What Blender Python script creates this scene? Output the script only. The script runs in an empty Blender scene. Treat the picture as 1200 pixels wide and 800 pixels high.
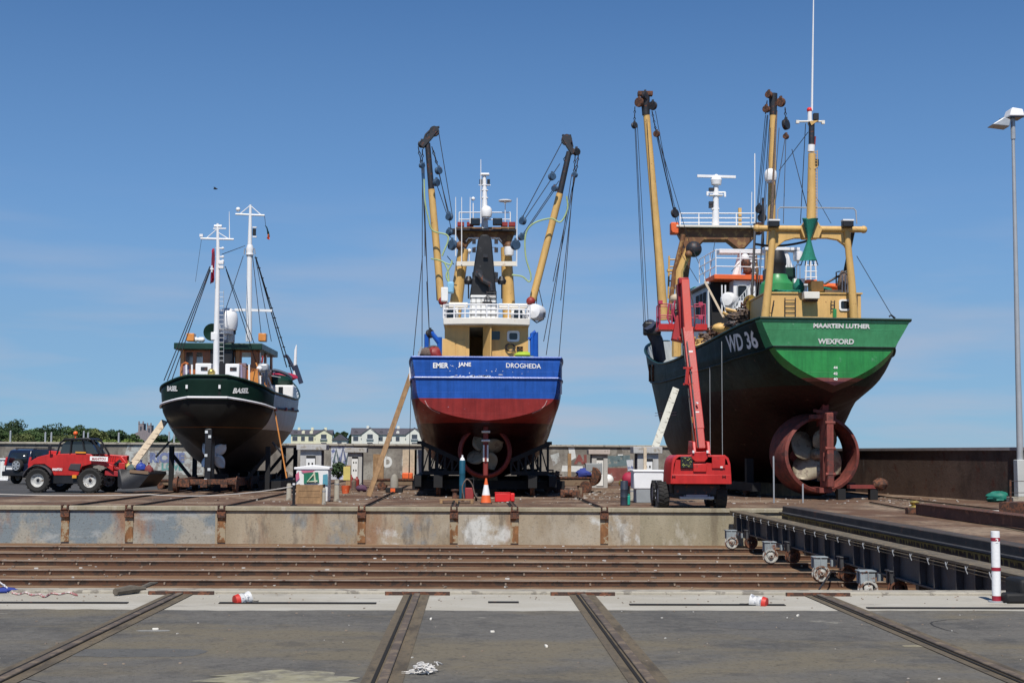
import bpy, bmesh, math, random
import numpy as np
from mathutils import Vector, Matrix
from mathutils.bvhtree import BVHTree
random.seed(7)
R = math.radians
V = Vector
S = bpy.context.scene
COL = S.collection

# ------------------------------------------------------------------ camera
F = 1650.0                      # focal length in photo pixels (photo 1200 x 800)
YAW, PITCH, ROLL = math.atan(45/1650), math.atan(131/1650), 0.0052
EYE = V((0, 0, 1.75))
fwd = V((math.sin(YAW)*math.cos(PITCH), math.cos(YAW)*math.cos(PITCH), math.sin(PITCH)))
r0 = V((math.cos(YAW), -math.sin(YAW), 0)); u0 = r0.cross(fwd)
rgt = r0*math.cos(ROLL) + u0*math.sin(ROLL)
up = u0*math.cos(ROLL) - r0*math.sin(ROLL)
cam_d = bpy.data.cameras.new('camera'); cam = bpy.data.objects.new('camera', cam_d); COL.objects.link(cam)
m = Matrix.Identity(4)
for i, c in enumerate((rgt, up, -fwd, EYE)):
    for j in range(3): m[j][i] = c[j]
cam.matrix_world = m
cam_d.sensor_width = 36; cam_d.lens = F/1200*36
cam_d.clip_start = .1; cam_d.clip_end = 20000
S.camera = cam

# ------------------------------------------------------------------ light
SUN_AZ, SUN_EL = R(184), R(55)          # azimuth clockwise from +Y: behind the camera, a little to the right
w = bpy.data.worlds.new('World'); S.world = w; w.use_nodes = True
nt = w.node_tree; nt.nodes.clear()
def wn(t, **k):
    n = nt.nodes.new(t)
    for a, b in k.items(): setattr(n, a, b)
    return n
sky = wn('ShaderNodeTexSky', sky_type='NISHITA', sun_disc=False, sun_elevation=SUN_EL, sun_rotation=SUN_AZ,
         altitude=0, air_density=.55, dust_density=0.0, ozone_density=7.0)
tc = wn('ShaderNodeTexCoord'); mp = wn('ShaderNodeMapping'); mp.inputs['Scale'].default_value = (1.8, 1.8, 13)
nz = wn('ShaderNodeTexNoise'); nz.inputs['Scale'].default_value = 2.6; nz.inputs['Detail'].default_value = 7; nz.inputs['Roughness'].default_value = .5
rp = wn('ShaderNodeValToRGB'); rp.color_ramp.elements[0].position = .44; rp.color_ramp.elements[1].position = .68
sx = wn('ShaderNodeSeparateXYZ')
band = wn('ShaderNodeValToRGB'); cr = band.color_ramp
cr.elements[0].position = 0.0; cr.elements[0].color = (.95, .95, .95, 1)
cr.elements[1].position = .36; cr.elements[1].color = (0, 0, 0, 1)
e = cr.elements.new(.09); e.color = (.8, .8, .8, 1)
e = cr.elements.new(.18); e.color = (.4, .4, .4, 1)
mul = wn('ShaderNodeMath', operation='MULTIPLY'); cmix = wn('ShaderNodeMix', data_type='RGBA'); cmix.inputs['B'].default_value = (4.5, 4.75, 5.7, 1); cband = wn('ShaderNodeValToRGB'); cband.color_ramp.elements[0].color = (1, 1, 1, 1); cband.color_ramp.elements[0].position = .03; cband.color_ramp.elements[1].color = (0, 0, 0, 1); cband.color_ramp.elements[1].position = .19; cml = wn('ShaderNodeMath', operation='MULTIPLY'); cmul = wn('ShaderNodeMath', operation='MULTIPLY'); cmul.inputs[1].default_value = .62; mul2 = wn('ShaderNodeMath', operation='MULTIPLY_ADD'); mul2.inputs[1].default_value = .0; mad = wn('ShaderNodeMath', operation='MULTIPLY'); mad.inputs[1].default_value = .85; tint = wn('ShaderNodeMix', data_type='RGBA', blend_type='MULTIPLY'); tint.inputs['Factor'].default_value = 1; tint.inputs['B'].default_value = (.84, 1.15, 1.24, 1)
mix = wn('ShaderNodeMix', data_type='RGBA'); mix.inputs['B'].default_value = (2.2, 3.5, 4.9, 1)
bg = wn('ShaderNodeBackground'); bg.inputs['Strength'].default_value = .104
out = wn('ShaderNodeOutputWorld')
lk = nt.links.new
lk(tc.outputs['Generated'], mp.inputs['Vector']); lk(mp.outputs[0], nz.inputs['Vector']); lk(nz.outputs['Fac'], rp.inputs[0])
lk(tc.outputs['Generated'], sx.inputs[0]); lk(sx.outputs['Z'], band.inputs[0])
lk(rp.outputs[0], mul.inputs[0]); lk(band.outputs[0], mul.inputs[1]); lk(mul.outputs[0], mul2.inputs[0]); lk(band.outputs[0], mad.inputs[0]); lk(mad.outputs[0], mul2.inputs[2]); lk(sky.outputs[0], tint.inputs['A'])
lk(mul2.outputs[0], mix.inputs['Factor']); lk(tint.outputs['Result'], mix.inputs['A']); lk(mix.outputs['Result'], cmix.inputs['A']); lk(sx.outputs['Z'], cband.inputs[0]); lk(rp.outputs[0], cml.inputs[0]); lk(cband.outputs[0], cml.inputs[1]); lk(cml.outputs[0], cmul.inputs[0]); lk(cmul.outputs[0], cmix.inputs['Factor']); lk(cmix.outputs['Result'], bg.inputs[0]); lk(bg.outputs[0], out.inputs[0])
sd = bpy.data.lights.new('sun', 'SUN'); sun = bpy.data.objects.new('sun', sd); COL.objects.link(sun)
sd.energy = 4.9; sd.angle = R(.5); sd.color = (1, .95, .87)
sdir = V((math.sin(SUN_AZ)*math.cos(SUN_EL), math.cos(SUN_AZ)*math.cos(SUN_EL), math.sin(SUN_EL)))
sun.rotation_euler = sdir.to_track_quat('Z', 'Y').to_euler()
sun.location = (0, -20, 40)
S.view_settings.view_transform = 'Standard'; S.view_settings.look = 'None'
S.view_settings.exposure = 0.0; S.view_settings.gamma = 1.0; S.view_settings.use_curve_mapping = False

# ------------------------------------------------------------------ helpers
def at(px, py, Y):
    """the point on the vertical plane y=Y seen at photo position (px, py)"""
    d = fwd*F + rgt*(px-600) + up*(400-py)
    return EYE + d*(Y/d.y)
def gp(px, py, z=0.0):
    """the point at height z seen at photo position (px, py)"""
    d = fwd*F + rgt*(px-600) + up*(400-py)
    return EYE + d*((z-EYE.z)/d.z)

MATS = {}
def nd(t, typ, **k):
    n = t.nodes.new(typ)
    for a, b in k.items():
        if a in n.inputs.keys(): n.inputs[a].default_value = b
        else: setattr(n, a, b)
    return n
def ramp(t, stops, interp='LINEAR'):
    n = t.nodes.new('ShaderNodeValToRGB'); c = n.color_ramp; c.interpolation = interp
    while len(c.elements) < len(stops): c.elements.new(.5)
    for e, (p, col) in zip(c.elements, stops):
        e.position = p; e.color = (*col, 1) if len(col) == 3 else col
    return n
def c3(v): return (v, v, v)
def mat(name, col, rough=.6, metal=0., var=.18, vscale=1.5, patch=None, pamt=.0, pscale=3., bump=.15, bscale=25., coat=0., streak=0., bands=None, plates=0, spec=.5):
    """procedural paint / steel / concrete: tone variation, patches of a second colour (rust, bare plaster), vertical streaks, fine bump"""
    if name in MATS: return MATS[name]
    M = bpy.data.materials.new(name); M.use_nodes = True; t = M.node_tree
    b = t.nodes['Principled BSDF']; L = t.links.new
    tcn = nd(t, 'ShaderNodeTexCoord'); co = tcn.outputs['Object']
    if bands:
        s = nd(t, 'ShaderNodeSeparateXYZ'); L(co, s.inputs[0])
        lo, hi = bands[0][0], bands[-1][0]
        n1 = nd(t, 'ShaderNodeTexNoise', Scale=.9, Detail=4.); L(co, n1.inputs['Vector'])
        ad = nd(t, 'ShaderNodeMath', operation='MULTIPLY_ADD'); L(n1.outputs['Fac'], ad.inputs[0]); ad.inputs[1].default_value = .05; L(s.outputs['Z'], ad.inputs[2])
        mr = nd(t, 'ShaderNodeMapRange'); L(ad.outputs[0], mr.inputs['Value']); mr.inputs['From Min'].default_value = lo; mr.inputs['From Max'].default_value = hi+.001
        rr = ramp(t, [((z-lo)/(hi-lo+.001), c) for z, c in bands], 'CONSTANT'); L(mr.outputs[0], rr.inputs[0]); basec = rr.outputs[0]
    else:
        rgb = nd(t, 'ShaderNodeRGB'); rgb.outputs[0].default_value = (*col, 1); basec = rgb.outputs[0]
    n2 = nd(t, 'ShaderNodeTexNoise', Scale=vscale, Detail=8., Roughness=.65); L(co, n2.inputs['Vector'])
    mr2 = nd(t, 'ShaderNodeMapRange'); L(n2.outputs['Fac'], mr2.inputs['Value'])
    mr2.inputs['From Min'].default_value = .3; mr2.inputs['From Max'].default_value = .7
    mr2.inputs['To Min'].default_value = 1-var; mr2.inputs['To Max'].default_value = 1+var
    sc = nd(t, 'ShaderNodeVectorMath', operation='SCALE'); L(basec, sc.inputs[0]); L(mr2.outputs[0], sc.inputs['Scale'])
    cur = sc.outputs[0]
    if streak:
        ms = nd(t, 'ShaderNodeMapping'); ms.inputs['Scale'].default_value = (3.2, 3.2, .28); L(co, ms.inputs[0])
        n4 = nd(t, 'ShaderNodeTexNoise', Scale=1.6, Detail=6., Roughness=.7); L(ms.outputs[0], n4.inputs['Vector'])
        r4 = ramp(t, [(.38, c3(1-streak)), (.56, c3(1))]); L(n4.outputs['Fac'], r4.inputs[0])
        mm = nd(t, 'ShaderNodeVectorMath', operation='MULTIPLY'); L(cur, mm.inputs[0]); L(r4.outputs[0], mm.inputs[1]); cur = mm.outputs[0]
    if patch is not None and pamt > 0:
        n3 = nd(t, 'ShaderNodeTexNoise', Scale=pscale, Detail=9., Roughness=.68); L(co, n3.inputs['Vector'])
        th = .68 - .3*pamt
        r3 = ramp(t, [(th, c3(0)), (min(th+.05, 1), c3(1))]); L(n3.outputs['Fac'], r3.inputs[0])
        mx = nd(t, 'ShaderNodeMix', data_type='RGBA'); L(r3.outputs[0], mx.inputs['Factor']); L(cur, mx.inputs['A']); mx.inputs['B'].default_value = (*patch, 1)
        cur = mx.outputs['Result']
    L(cur, b.inputs['Base Color'])
    rm = nd(t, 'ShaderNodeMapRange'); L(n2.outputs['Fac'], rm.inputs['Value']); rm.inputs['To Min'].default_value = max(rough-.12, .03); rm.inputs['To Max'].default_value = min(rough+.15, 1)
    L(rm.outputs[0], b.inputs['Roughness'])
    b.inputs['Metallic'].default_value = metal; b.inputs['Coat Weight'].default_value = coat
    b.inputs['Specular IOR Level'].default_value = spec
    if bump:
        nb = nd(t, 'ShaderNodeTexNoise', Scale=bscale, Detail=6.); L(co, nb.inputs['Vector'])
        bp = nd(t, 'ShaderNodeBump'); bp.inputs['Strength'].default_value = bump; bp.inputs['Distance'].default_value = .02
        L(nb.outputs['Fac'], bp.inputs['Height']); L(bp.outputs[0], b.inputs['Normal'])
    if plates:
        sp_ = nd(t, 'ShaderNodeSeparateXYZ'); L(co, sp_.inputs[0]); ad2 = nd(t, 'ShaderNodeMath', operation='ADD'); L(sp_.outputs['X'], ad2.inputs[0]); L(sp_.outputs['Y'], ad2.inputs[1])
        cb = nd(t, 'ShaderNodeCombineXYZ'); L(ad2.outputs[0], cb.inputs['X']); L(sp_.outputs['Z'], cb.inputs['Y'])
        bt_ = nd(t, 'ShaderNodeTexBrick'); L(cb.outputs[0], bt_.inputs['Vector'])
        for k_, v_ in (('Scale', 1.0), ('Mortar Size', .012), ('Mortar Smooth', .6), ('Brick Width', 2.1), ('Row Height', .82)): bt_.inputs[k_].default_value = v_
        nl = nd(t, 'ShaderNodeTexNoise', Scale=1.3, Detail=3.); L(cb.outputs[0], nl.inputs['Vector'])
        hm = nd(t, 'ShaderNodeMath', operation='MULTIPLY_ADD'); L(nl.outputs['Fac'], hm.inputs[0]); hm.inputs[1].default_value = 2.6; L(bt_.outputs['Fac'], hm.inputs[2])
        b2 = nd(t, 'ShaderNodeBump'); b2.inputs['Strength'].default_value = plates; b2.inputs['Distance'].default_value = .035; L(hm.outputs[0], b2.inputs['Height'])
        if bump: L(bp.outputs[0], b2.inputs['Normal'])
        L(b2.outputs[0], b.inputs['Normal'])
    MATS[name] = M; return M

RUST = (.16, .055, .025)
def M_(n): return MATS[n]
mat('white_paint', (.74, .74, .72), .45, var=.06, patch=(.45, .25, .14), pamt=.12, pscale=4)
mat('clean_white', (.8, .8, .8), .4, var=.04)
mat('yellow_paint', (.64, .40, .135), .5, var=.10, patch=(.26, .12, .05), pamt=.17, pscale=5, streak=.14)
mat('blue_paint', (.012, .09, .42), .28, var=.15, patch=(.45, .5, .6), pamt=.07, pscale=6)
mat('red_machine', (.52, .022, .018), .42, var=.2, patch=(.28, .03, .025), pamt=.25, coat=.1, streak=.15)
mat('dark_red', (.25, .025, .022), .5, var=.2)
mat('black_paint', (.012, .012, .014), .45, var=.3)
mat('near_black', (.006, .006, .007), .7, var=.3)  # plain near-black; also stands in for shade in the opening under the boat deck
mat('steel_dark', (.03, .032, .038), .5, metal=.3, var=.3, patch=RUST, pamt=.35, pscale=8)
mat('rusty', (.15, .058, .03), .85, var=.35, vscale=6, patch=(.055, .03, .022), pamt=.7, pscale=9, bump=.5)
mat('galv', (.42, .44, .46), .45, metal=.4, var=.12)
mat('grey_paint', (.28, .30, .31), .55, var=.15, patch=RUST, pamt=.2)
mat('rubber', (.02, .019, .018), .85, var=.3, bump=.4)
mat('glass_dark', (.015, .02, .025), .08, var=.1, bump=0, coat=.3)
mat('cable', (.025, .022, .024), .6, var=.1, bump=0)
mat('rope_green', (.35, .45, .22), .9, var=.2)
mat('rope_orange', (.5, .2, .05), .9, var=.2)
mat('timber', (.33, .2, .1), .8, var=.3, vscale=5, streak=.3)
mat('timber_pale', (.5, .41, .3), .85, var=.2, vscale=8)
mat('varnish', (.42, .12, .025), .35, var=.25, vscale=4, coat=.3)
mat('green_net', (.01, .17, .12), .85, var=.3, vscale=20, bump=.6)
mat('green_paint', (.035, .24, .075), .38, var=.15, patch=(.2, .33, .2), pamt=.1)
mat('dark_green', (.006, .035, .022), .4, var=.2)
mat('orange', (.75, .13, .03), .55, var=.15)
mat('signal_red', (.7, .02, .02), .5, var=.1)
mat('teal', (.01, .3, .22), .5, var=.2)
mat('booth_grey', (.44, .435, .42), .7, var=.12, patch=(.3, .27, .22), pamt=.3, streak=.12)
mat('booth_dark', (.035, .035, .05), .7, var=.2)
mat('brass', (.5, .38, .12), .35, metal=.7, var=.2)
mat('prop_metal', (.55, .5, .4), .45, metal=.25, var=.2, patch=(.3, .26, .2), pamt=.4)
mat('silver_prop', (.7, .73, .73), .4, metal=.2, var=.1)
mat('antifoul', (.22, .035, .028), .7, var=.22, patch=(.12, .03, .025), pamt=.3, pscale=2, streak=.2)
mat('concrete', (.36, .33, .27), .9, var=.2, patch=(.2, .18, .15), pamt=.5, bump=.4)
mat('blue_plastic', (.02, .05, .3), .5)
mat('pinkish', (.5, .12, .2), .6)
mat('letter_white', (.85, .85, .82), .6, var=.08, patch=(.3, .33, .42), pamt=.1, pscale=14)
mat('letter_clean', (.85, .85, .82), .6, var=.05)
mat('netting_brown', (.14, .1, .08), .9, var=.5, vscale=15, bump=.6)

def children(o): return list(o.children)
def tag(o, label=None, cat=None, group=None, kind=None):
    if label: o['label'] = label
    if cat: o['category'] = cat
    if group: o['group'] = group
    if kind: o['kind'] = kind
    return o
def thing(name, loc, label, cat, group=None):
    o = bpy.data.objects.new(name, None); COL.objects.link(o); o.location = V(loc); o.empty_display_size = .2
    return tag(o, label, cat, group)
def copy_tree(o, parent=None):
    c = o.copy(); COL.objects.link(c); c.parent = parent
    for ch in list(o.children): copy_tree(ch, c)
    return c
def origin_of(o):
    v = V((0, 0, 0))
    while o is not None: v += o.location; o = o.parent
    return v

class MB:
    """collects geometry in world coordinates; build() links it as ONE mesh object"""
    def __init__(s): s.v = []; s.f = []; s.m = []; s.mi = 0
    def add(s, vs, fs):
        k = len(s.v); s.v += [tuple(v) for v in vs]
        for f in fs: s.f.append([i+k for i in f]); s.m.append(s.mi)
        return s
    def slot(s, i): s.mi = i; return s
    def box(s, c, size, rz=0., rot=None):
        x, y, z = [q/2 for q in size]; c = V(c)
        Mx = rot if rot is not None else Matrix.Rotation(rz, 3, 'Z')
        vs = [c + Mx @ V((a*x, b*y, d*z)) for a in (-1, 1) for b in (-1, 1) for d in (-1, 1)]
        return s.add(vs, [(0, 1, 3, 2), (4, 6, 7, 5), (0, 4, 5, 1), (2, 3, 7, 6), (0, 2, 6, 4), (1, 5, 7, 3)])
    def beam(s, p, q, w_=.1, h=None, upv=(0, 0, 1)):
        p, q = V(p), V(q); h = w_ if h is None else h
        d = (q-p); L_ = d.length
        if L_ < 1e-6: return s
        d.normalize(); u = V(upv)
        if abs(d.dot(u)) > .98: u = V((0, 1, 0))
        a = d.cross(u).normalized(); u = a.cross(d)
        rot = Matrix((a, d, u)).transposed()
        return s.box((p+q)/2, (w_, L_, h), rot=rot)
    def tube(s, p, q, r=.05, r2=None, n=10, cap=True):
        return s.path([p, q], [r, r if r2 is None else r2], n, cap)
    def path(s, pts, r=.02, n=6, cap=True):
        pts = [V(p) for p in pts]; rs = r if isinstance(r, (list, tuple)) else [r]*len(pts)
        base = len(s.v); vs = []; fs = []
        prev = None
        for i, p in enumerate(pts):
            d = (pts[min(i+1, len(pts)-1)] - pts[max(i-1, 0)])
            if d.length < 1e-9: d = V((0, 0, 1))
            d.normalize()
            if prev is None:
                u = V((0, 0, 1)) if abs(d.z) < .9 else V((0, 1, 0))
            else: u = prev
            a = d.cross(u)
            if a.length < 1e-4: a = d.cross(V((1, 0, 0)))
            a.normalize(); b = a.cross(d); prev = b
            for k in range(n):
                t = 2*math.pi*k/n; vs.append(p + a*math.cos(t)*rs[i] + b*math.sin(t)*rs[i])
        for i in range(len(pts)-1):
            for k in range(n):
                k2 = (k+1) % n; fs.append((i*n+k, i*n+k2, (i+1)*n+k2, (i+1)*n+k))
        if cap:
            fs.append(list(range(n))[::-1]); fs.append([(len(pts)-1)*n+k for k in range(n)])
        return s.add(vs, fs)
    def lathe(s, prof, c, axis=(0, 0, 1), n=24, arc=None):
        """prof: (radius, distance along axis)"""
        c = V(c); ax = V(axis).normalized(); u = V((0, 0, 1)) if abs(ax.z) < .9 else V((0, 1, 0))
        a = ax.cross(u).normalized(); b = a.cross(ax)
        vs = []; fs = []; N = n if arc is None else n+1
        for r, h in prof:
            for k in range(N):
                t = 2*math.pi*k/n if arc is None else arc[0]+(arc[1]-arc[0])*k/n
                vs.append(c + ax*h + (a*math.cos(t) + b*math.sin(t))*max(r, 1e-4))
        for i in range(len(prof)-1):
            for k in range(n):
                k2 = (k+1) % N if arc is None else k+1
                fs.append((i*N+k, i*N+k2, (i+1)*N+k2, (i+1)*N+k))
        return s.add(vs, fs)
    def prism(s, poly, d):
        """poly: list of world points (planar outline), extruded by vector d"""
        n = len(poly); d = V(d); vs = [V(p) for p in poly] + [V(p)+d for p in poly]
        fs = [list(range(n))[::-1], [n+k for k in range(n)]]
        for k in range(n): k2 = (k+1) % n; fs.append((k, k2, n+k2, n+k))
        return s.add(vs, fs)
    def sphere(s, c, r, sx_=1, sy=1, sz=1, n=16, m_=10, jit=0):
        prof = []; c = V(c); vs = []; fs = []
        for i in range(m_+1):
            t = math.pi*i/m_
            for k in range(n):
                p = 2*math.pi*k/n; j = 1 + (random.uniform(-jit, jit) if jit else 0)
                vs.append(c + V((math.sin(t)*math.cos(p)*r*sx_*j, math.sin(t)*math.sin(p)*r*sy*j, math.cos(t)*r*sz*j)))
        for i in range(m_):
            for k in range(n): k2 = (k+1) % n; fs.append((i*n+k, (i+1)*n+k, (i+1)*n+k2, i*n+k2))
        return s.add(vs, fs)
    def xf(s, M4):
        s.v = [tuple(M4 @ V(v)) for v in s.v]; return s
    def build(s, name, material, parent=None, smooth=35, bevel=0, solid=0, origin=None):
        me = bpy.data.meshes.new(name)
        org = origin_of(parent) if parent is not None else (V(origin) if origin is not None else V((0, 0, 0)))
        me.from_pydata([tuple(V(v)-org) for v in s.v], [], s.f); me.validate()
        mats_ = material if isinstance(material, (list, tuple)) else [material]
        for q in mats_: me.materials.append(MATS[q] if isinstance(q, str) else q)
        if len(mats_) > 1 and len(me.polygons) == len(s.m):
            me.polygons.foreach_set('material_index', s.m)
        bm = bmesh.new(); bm.from_mesh(me); bmesh.ops.remove_doubles(bm, verts=bm.verts, dist=1e-4)
        bmesh.ops.recalc_face_normals(bm, faces=bm.faces); bm.to_mesh(me); bm.free()
        me.shade_smooth(); me.set_sharp_from_angle(angle=R(smooth))
        o = bpy.data.objects.new(name, me); COL.objects.link(o)
        if parent is not None: o.parent = parent
        else: o.location = org
        if solid:
            md = o.modifiers.new('solid', 'SOLIDIFY'); md.thickness = solid; md.offset = -1
        if bevel:
            md = o.modifiers.new('bevel', 'BEVEL'); md.width = bevel; md.segments = 2; md.limit_method = 'ANGLE'; md.angle_limit = R(40)
        return o

def sag(p, q, s_=.3, n=10):
    p, q = V(p), V(q); return [p.lerp(q, i/n) - V((0, 0, s_*4*(i/n)*(1-i/n))) for i in range(n+1)]
def cable(p, q, parent, r=.018, s_=0., name='rigging_cable', material='cable', label=None):
    o = MB().path(sag(p, q, s_, 10) if s_ else [p, q], r, 5).build(name, material, parent)
    if label: o['label'] = label
    return o
def curve_pts(ctrl, n=6):
    """Catmull-Rom through points"""
    c = [V(p) for p in ctrl]; c = [c[0]*2-c[1]] + c + [c[-1]*2-c[-2]]; out_ = []
    for i in range(1, len(c)-2):
        for k in range(n):
            t = k/n; a, b_, d, e_ = c[i-1], c[i], c[i+1], c[i+2]
            out_.append(.5*((2*b_) + (d-a)*t + (2*a-5*b_+4*d-e_)*t*t + (3*b_-a-3*d+e_)*t**3))
    out_.append(c[-2]); return out_

_fc = {}
def text_mesh(txt, width, height, bold=.0):
    """vertices and faces of a word, x to the right, y up, fitted to width x height, centred"""
    cu = bpy.data.curves.new('t', 'FONT'); cu.body = txt; cu.offset = bold; cu.resolution_u = 3
    o = bpy.data.objects.new('t', cu); COL.objects.link(o)
    me = bpy.data.meshes.new_from_object(o)
    bpy.data.objects.remove(o); bpy.data.curves.remove(cu)
    bm = bmesh.new(); bm.from_mesh(me); bmesh.ops.triangulate(bm, faces=bm.faces)
    if len(bm.edges): bmesh.ops.subdivide_edges(bm, edges=[e for e in bm.edges if e.calc_length() > .25], cuts=1)
    bmesh.ops.triangulate(bm, faces=bm.faces)
    vs = [tuple(v.co) for v in bm.verts]; bm.verts.index_update(); fs = [[v.index for v in f.verts] for f in bm.faces]; bm.free()
    bpy.data.meshes.remove(me)
    x0 = min(v[0] for v in vs); x1 = max(v[0] for v in vs); y0 = min(v[1] for v in vs); y1 = max(v[1] for v in vs)
    return [((v[0]-(x0+x1)/2)/(x1-x0)*width, (v[1]-(y0+y1)/2)/(y1-y0)*height) for v in vs], fs
def put_text(name, txt, c, right, upv, w_, h, material, parent, bvh=None, bold=.02, off=.02, slant=0., label=None):
    """flat lettering; with bvh the letters are laid onto the surface they stand on"""
    vs, fs = text_mesh(txt, w_, h, bold); c = V(c); right = V(right).normalized(); upv = V(upv).normalized()
    nrm = right.cross(upv).normalized(); pts = []
    for x, y in vs:
        p = c + right*(x+slant*y) + upv*y
        if bvh is not None:
            hit = bvh.ray_cast(p + nrm*3, -nrm, 8)
            if hit[0] is not None:
                hn = hit[1] if hit[1].dot(nrm) > 0 else -hit[1]
                p = hit[0] + hn*off
        else: p = p + nrm*off
        pts.append(p)
    o = MB().add(pts, fs).build(name, material, parent, smooth=180 if bvh is not None else 35)
    if label: o['label'] = label
    return o
# ------------------------------------------------------------------ ground materials
def ground_mat(name, layers, bump=.3, bscale=12, rough=.9):
    """layers: base colour, then (colour, noise scale, threshold, softness, strength, xyz stretch)"""
    M = bpy.data.materials.new(name); M.use_nodes = True; t = M.node_tree; b = t.nodes['Principled BSDF']; L = t.links.new
    co = nd(t, 'ShaderNodeTexCoord').outputs['Object']
    rgb = nd(t, 'ShaderNodeRGB'); rgb.outputs[0].default_value = (*layers[0], 1); cur = rgb.outputs[0]
    for k, (c, s_, th, so, st, stretch) in enumerate(layers[1:]):
        mpn = nd(t, 'ShaderNodeMapping'); mpn.inputs['Scale'].default_value = stretch; mpn.inputs['Location'].default_value = (k*3.7, k*5.1, 0); L(co, mpn.inputs[0])
        n = nd(t, 'ShaderNodeTexNoise', Scale=s_, Detail=9., Roughness=.62); L(mpn.outputs[0], n.inputs['Vector'])
        r_ = ramp(t, [(max(th-so, 0), c3(0)), (min(th+so, 1), c3(st))]); L(n.outputs['Fac'], r_.inputs[0])
        mx = nd(t, 'ShaderNodeMix', data_type='RGBA'); L(r_.outputs[0], mx.inputs['Factor']); L(cur, mx.inputs['A']); mx.inputs['B'].default_value = (*c, 1); cur = mx.outputs['Result']
    L(cur, b.inputs['Base Color']); b.inputs['Roughness'].default_value = rough; b.inputs['Specular IOR Level'].default_value = .25
    nb = nd(t, 'ShaderNodeTexNoise', Scale=bscale, Detail=8., Roughness=.7); L(co, nb.inputs['Vector'])
    bp = nd(t, 'ShaderNodeBump'); bp.inputs['Strength'].default_value = bump; bp.inputs['Distance'].default_value = .03
    L(nb.outputs['Fac'], bp.inputs['Height']); L(bp.outputs[0], b.inputs['Normal'])
    MATS[name] = M; return M
one = (1, 1, 1)
ground_mat('asphalt_near', [(.125, .118, .106), ((.14, .13, .115), .5, .52, .08, .7, (1, 1, 1)),
    ((.07, .068, .066), .8, .54, .06, .65, (.8, 1, 1)), ((.17, .16, .14), 7, .56, .1, .5, (1, 1, 1)), ((.175, .148, .10), .35, .52, .05, .75, (.7, 1.2, 1)), ((.075, .07, .066), 3., .6, .06, .5, one),
    ((.3, .28, .24), 1.7, .68, .02, .55, (.8, 1, 1)), ((.035, .033, .03), 22, .59, .06, .45, one), ((.34, .33, .31), 38, .68, .03, .6, one)], bump=.5, bscale=30)
ground_mat('concrete_strip', [(.41, .385, .33), ((.36, .33, .27), .8, .54, .1, .7, (.4, 1, 1)), ((.47, .45, .40), 1.1, .55, .06, .6, (.5, 1, 1)), ((.2, .18, .15), 3, .64, .05, .6, (.4, 1, 1)),
    ((.15, .14, .13), 30, .64, .05, .5, one)], bump=.3, bscale=30)
ground_mat('yard_ground', [(.175, .112, .072), ((.125, .065, .04), .3, .5, .08, .9, (1, .6, 1)), ((.32, .24, .17), .5, .55, .06, .8, (.8, .6, 1)), ((.065, .045, .036), .45, .58, .05, .75, (.9, .6, 1)),
    ((.07, .05, .04), 5, .55, .08, .7, one), ((.33, .29, .24), 9, .68, .03, .6, one)], bump=.6, bscale=9)
ground_mat('asphalt_far', [(.062, .062, .064), ((.09, .085, .08), .4, .5, .1, .8, (.4, 1, 1)), ((.04, .04, .042), 1, .58, .05, .6, (.5, 1, 1)), ((.14, .12, .1), 3, .66, .04, .5, one)], bump=.3)
ground_mat('pit_floor', [(.20, .115, .062), ((.12, .06, .03), .7, .5, .12, .8, (.25, 1.5, 1)), ((.30, .22, .14), 1.6, .56, .06, .7, (.25, 1.2, 1)), ((.05, .035, .03), 2.2, .66, .04, .7, (.2, 1.5, 1)),
    ((.09, .05, .035), 18, .6, .06, .6, one)], bump=.5, bscale=14)
ground_mat('pit_wall', [(.38, .32, .235), ((.28, .225, .155), .55, .5, .1, .8, (1.1, 1, .5)), ((.42, .38, .31), .9, .56, .06, .7, (.9, 1, .5)),
    ((.62, .64, .62), .42, .61, .025, .75, (1.0, 1, 1.0)), ((.20, .23, .25), .33, .55, .02, .7, (.8, 1, .6)), ((.25, .11, .05), .6, .6, .05, .6, (1.2, 1, .35)), ((.12, .1, .08), 3., .6, .06, .6, (1, 1, .3)),
    ((.1, .09, .08), 14, .62, .06, .4, one)], bump=.4, bscale=18)
ground_mat('pit_wall_painted', [(.19, .225, .245), ((.36, .33, .27), .55, .52, .03, .85, (.8, 1, .8)), ((.27, .13, .07), .7, .56, .05, .8, (.9, 1, .4)), ((.40, .41, .40), 1.2, .6, .04, .6, (.5, 1, 1.5)),
    ((.1, .09, .08), 14, .6, .06, .5, one)], bump=.4, bscale=18)
ground_mat('pit_wall_bare', [(.36, .315, .225), ((.25, .22, .15), .9, .5, .1, .8, (1.2, 1, .4)), ((.13, .10, .07), 1.2, .62, .05, .5, (1.3, 1, .25)), ((.5, .47, .4), 2, .62, .04, .5, (1, 1, .5)), ((.1, .09, .08), 14, .62, .06, .4, one)], bump=.4, bscale=18)
ground_mat('back_wall', [(.235, .215, .185), ((.15, .135, .115), .5, .5, .1, .8, (.5, 1, 1.2)), ((.36, .345, .30), .6, .58, .06, .7, (.8, 1, .8)), ((.09, .08, .07), 1.5, .6, .05, .6, (1, 1, .3)), ((.5, .49, .45), 1.1, .66, .03, .7, one),
    ((.1, .09, .08), 9, .6, .06, .5, one)], bump=.4, bscale=10)
ground_mat('side_wall', [(.10, .065, .052), ((.15, .105, .085), .6, .5, .12, .8, (1, .5, .6)), ((.05, .035, .03), 1.0, .55, .08, .8, (1, .6, .35)), ((.3, .28, .26), .7, .68, .04, .6, (1, 1, .5)), ((.1, .03, .02), 2, .62, .06, .6, one)], bump=.5, bscale=8)
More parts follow.
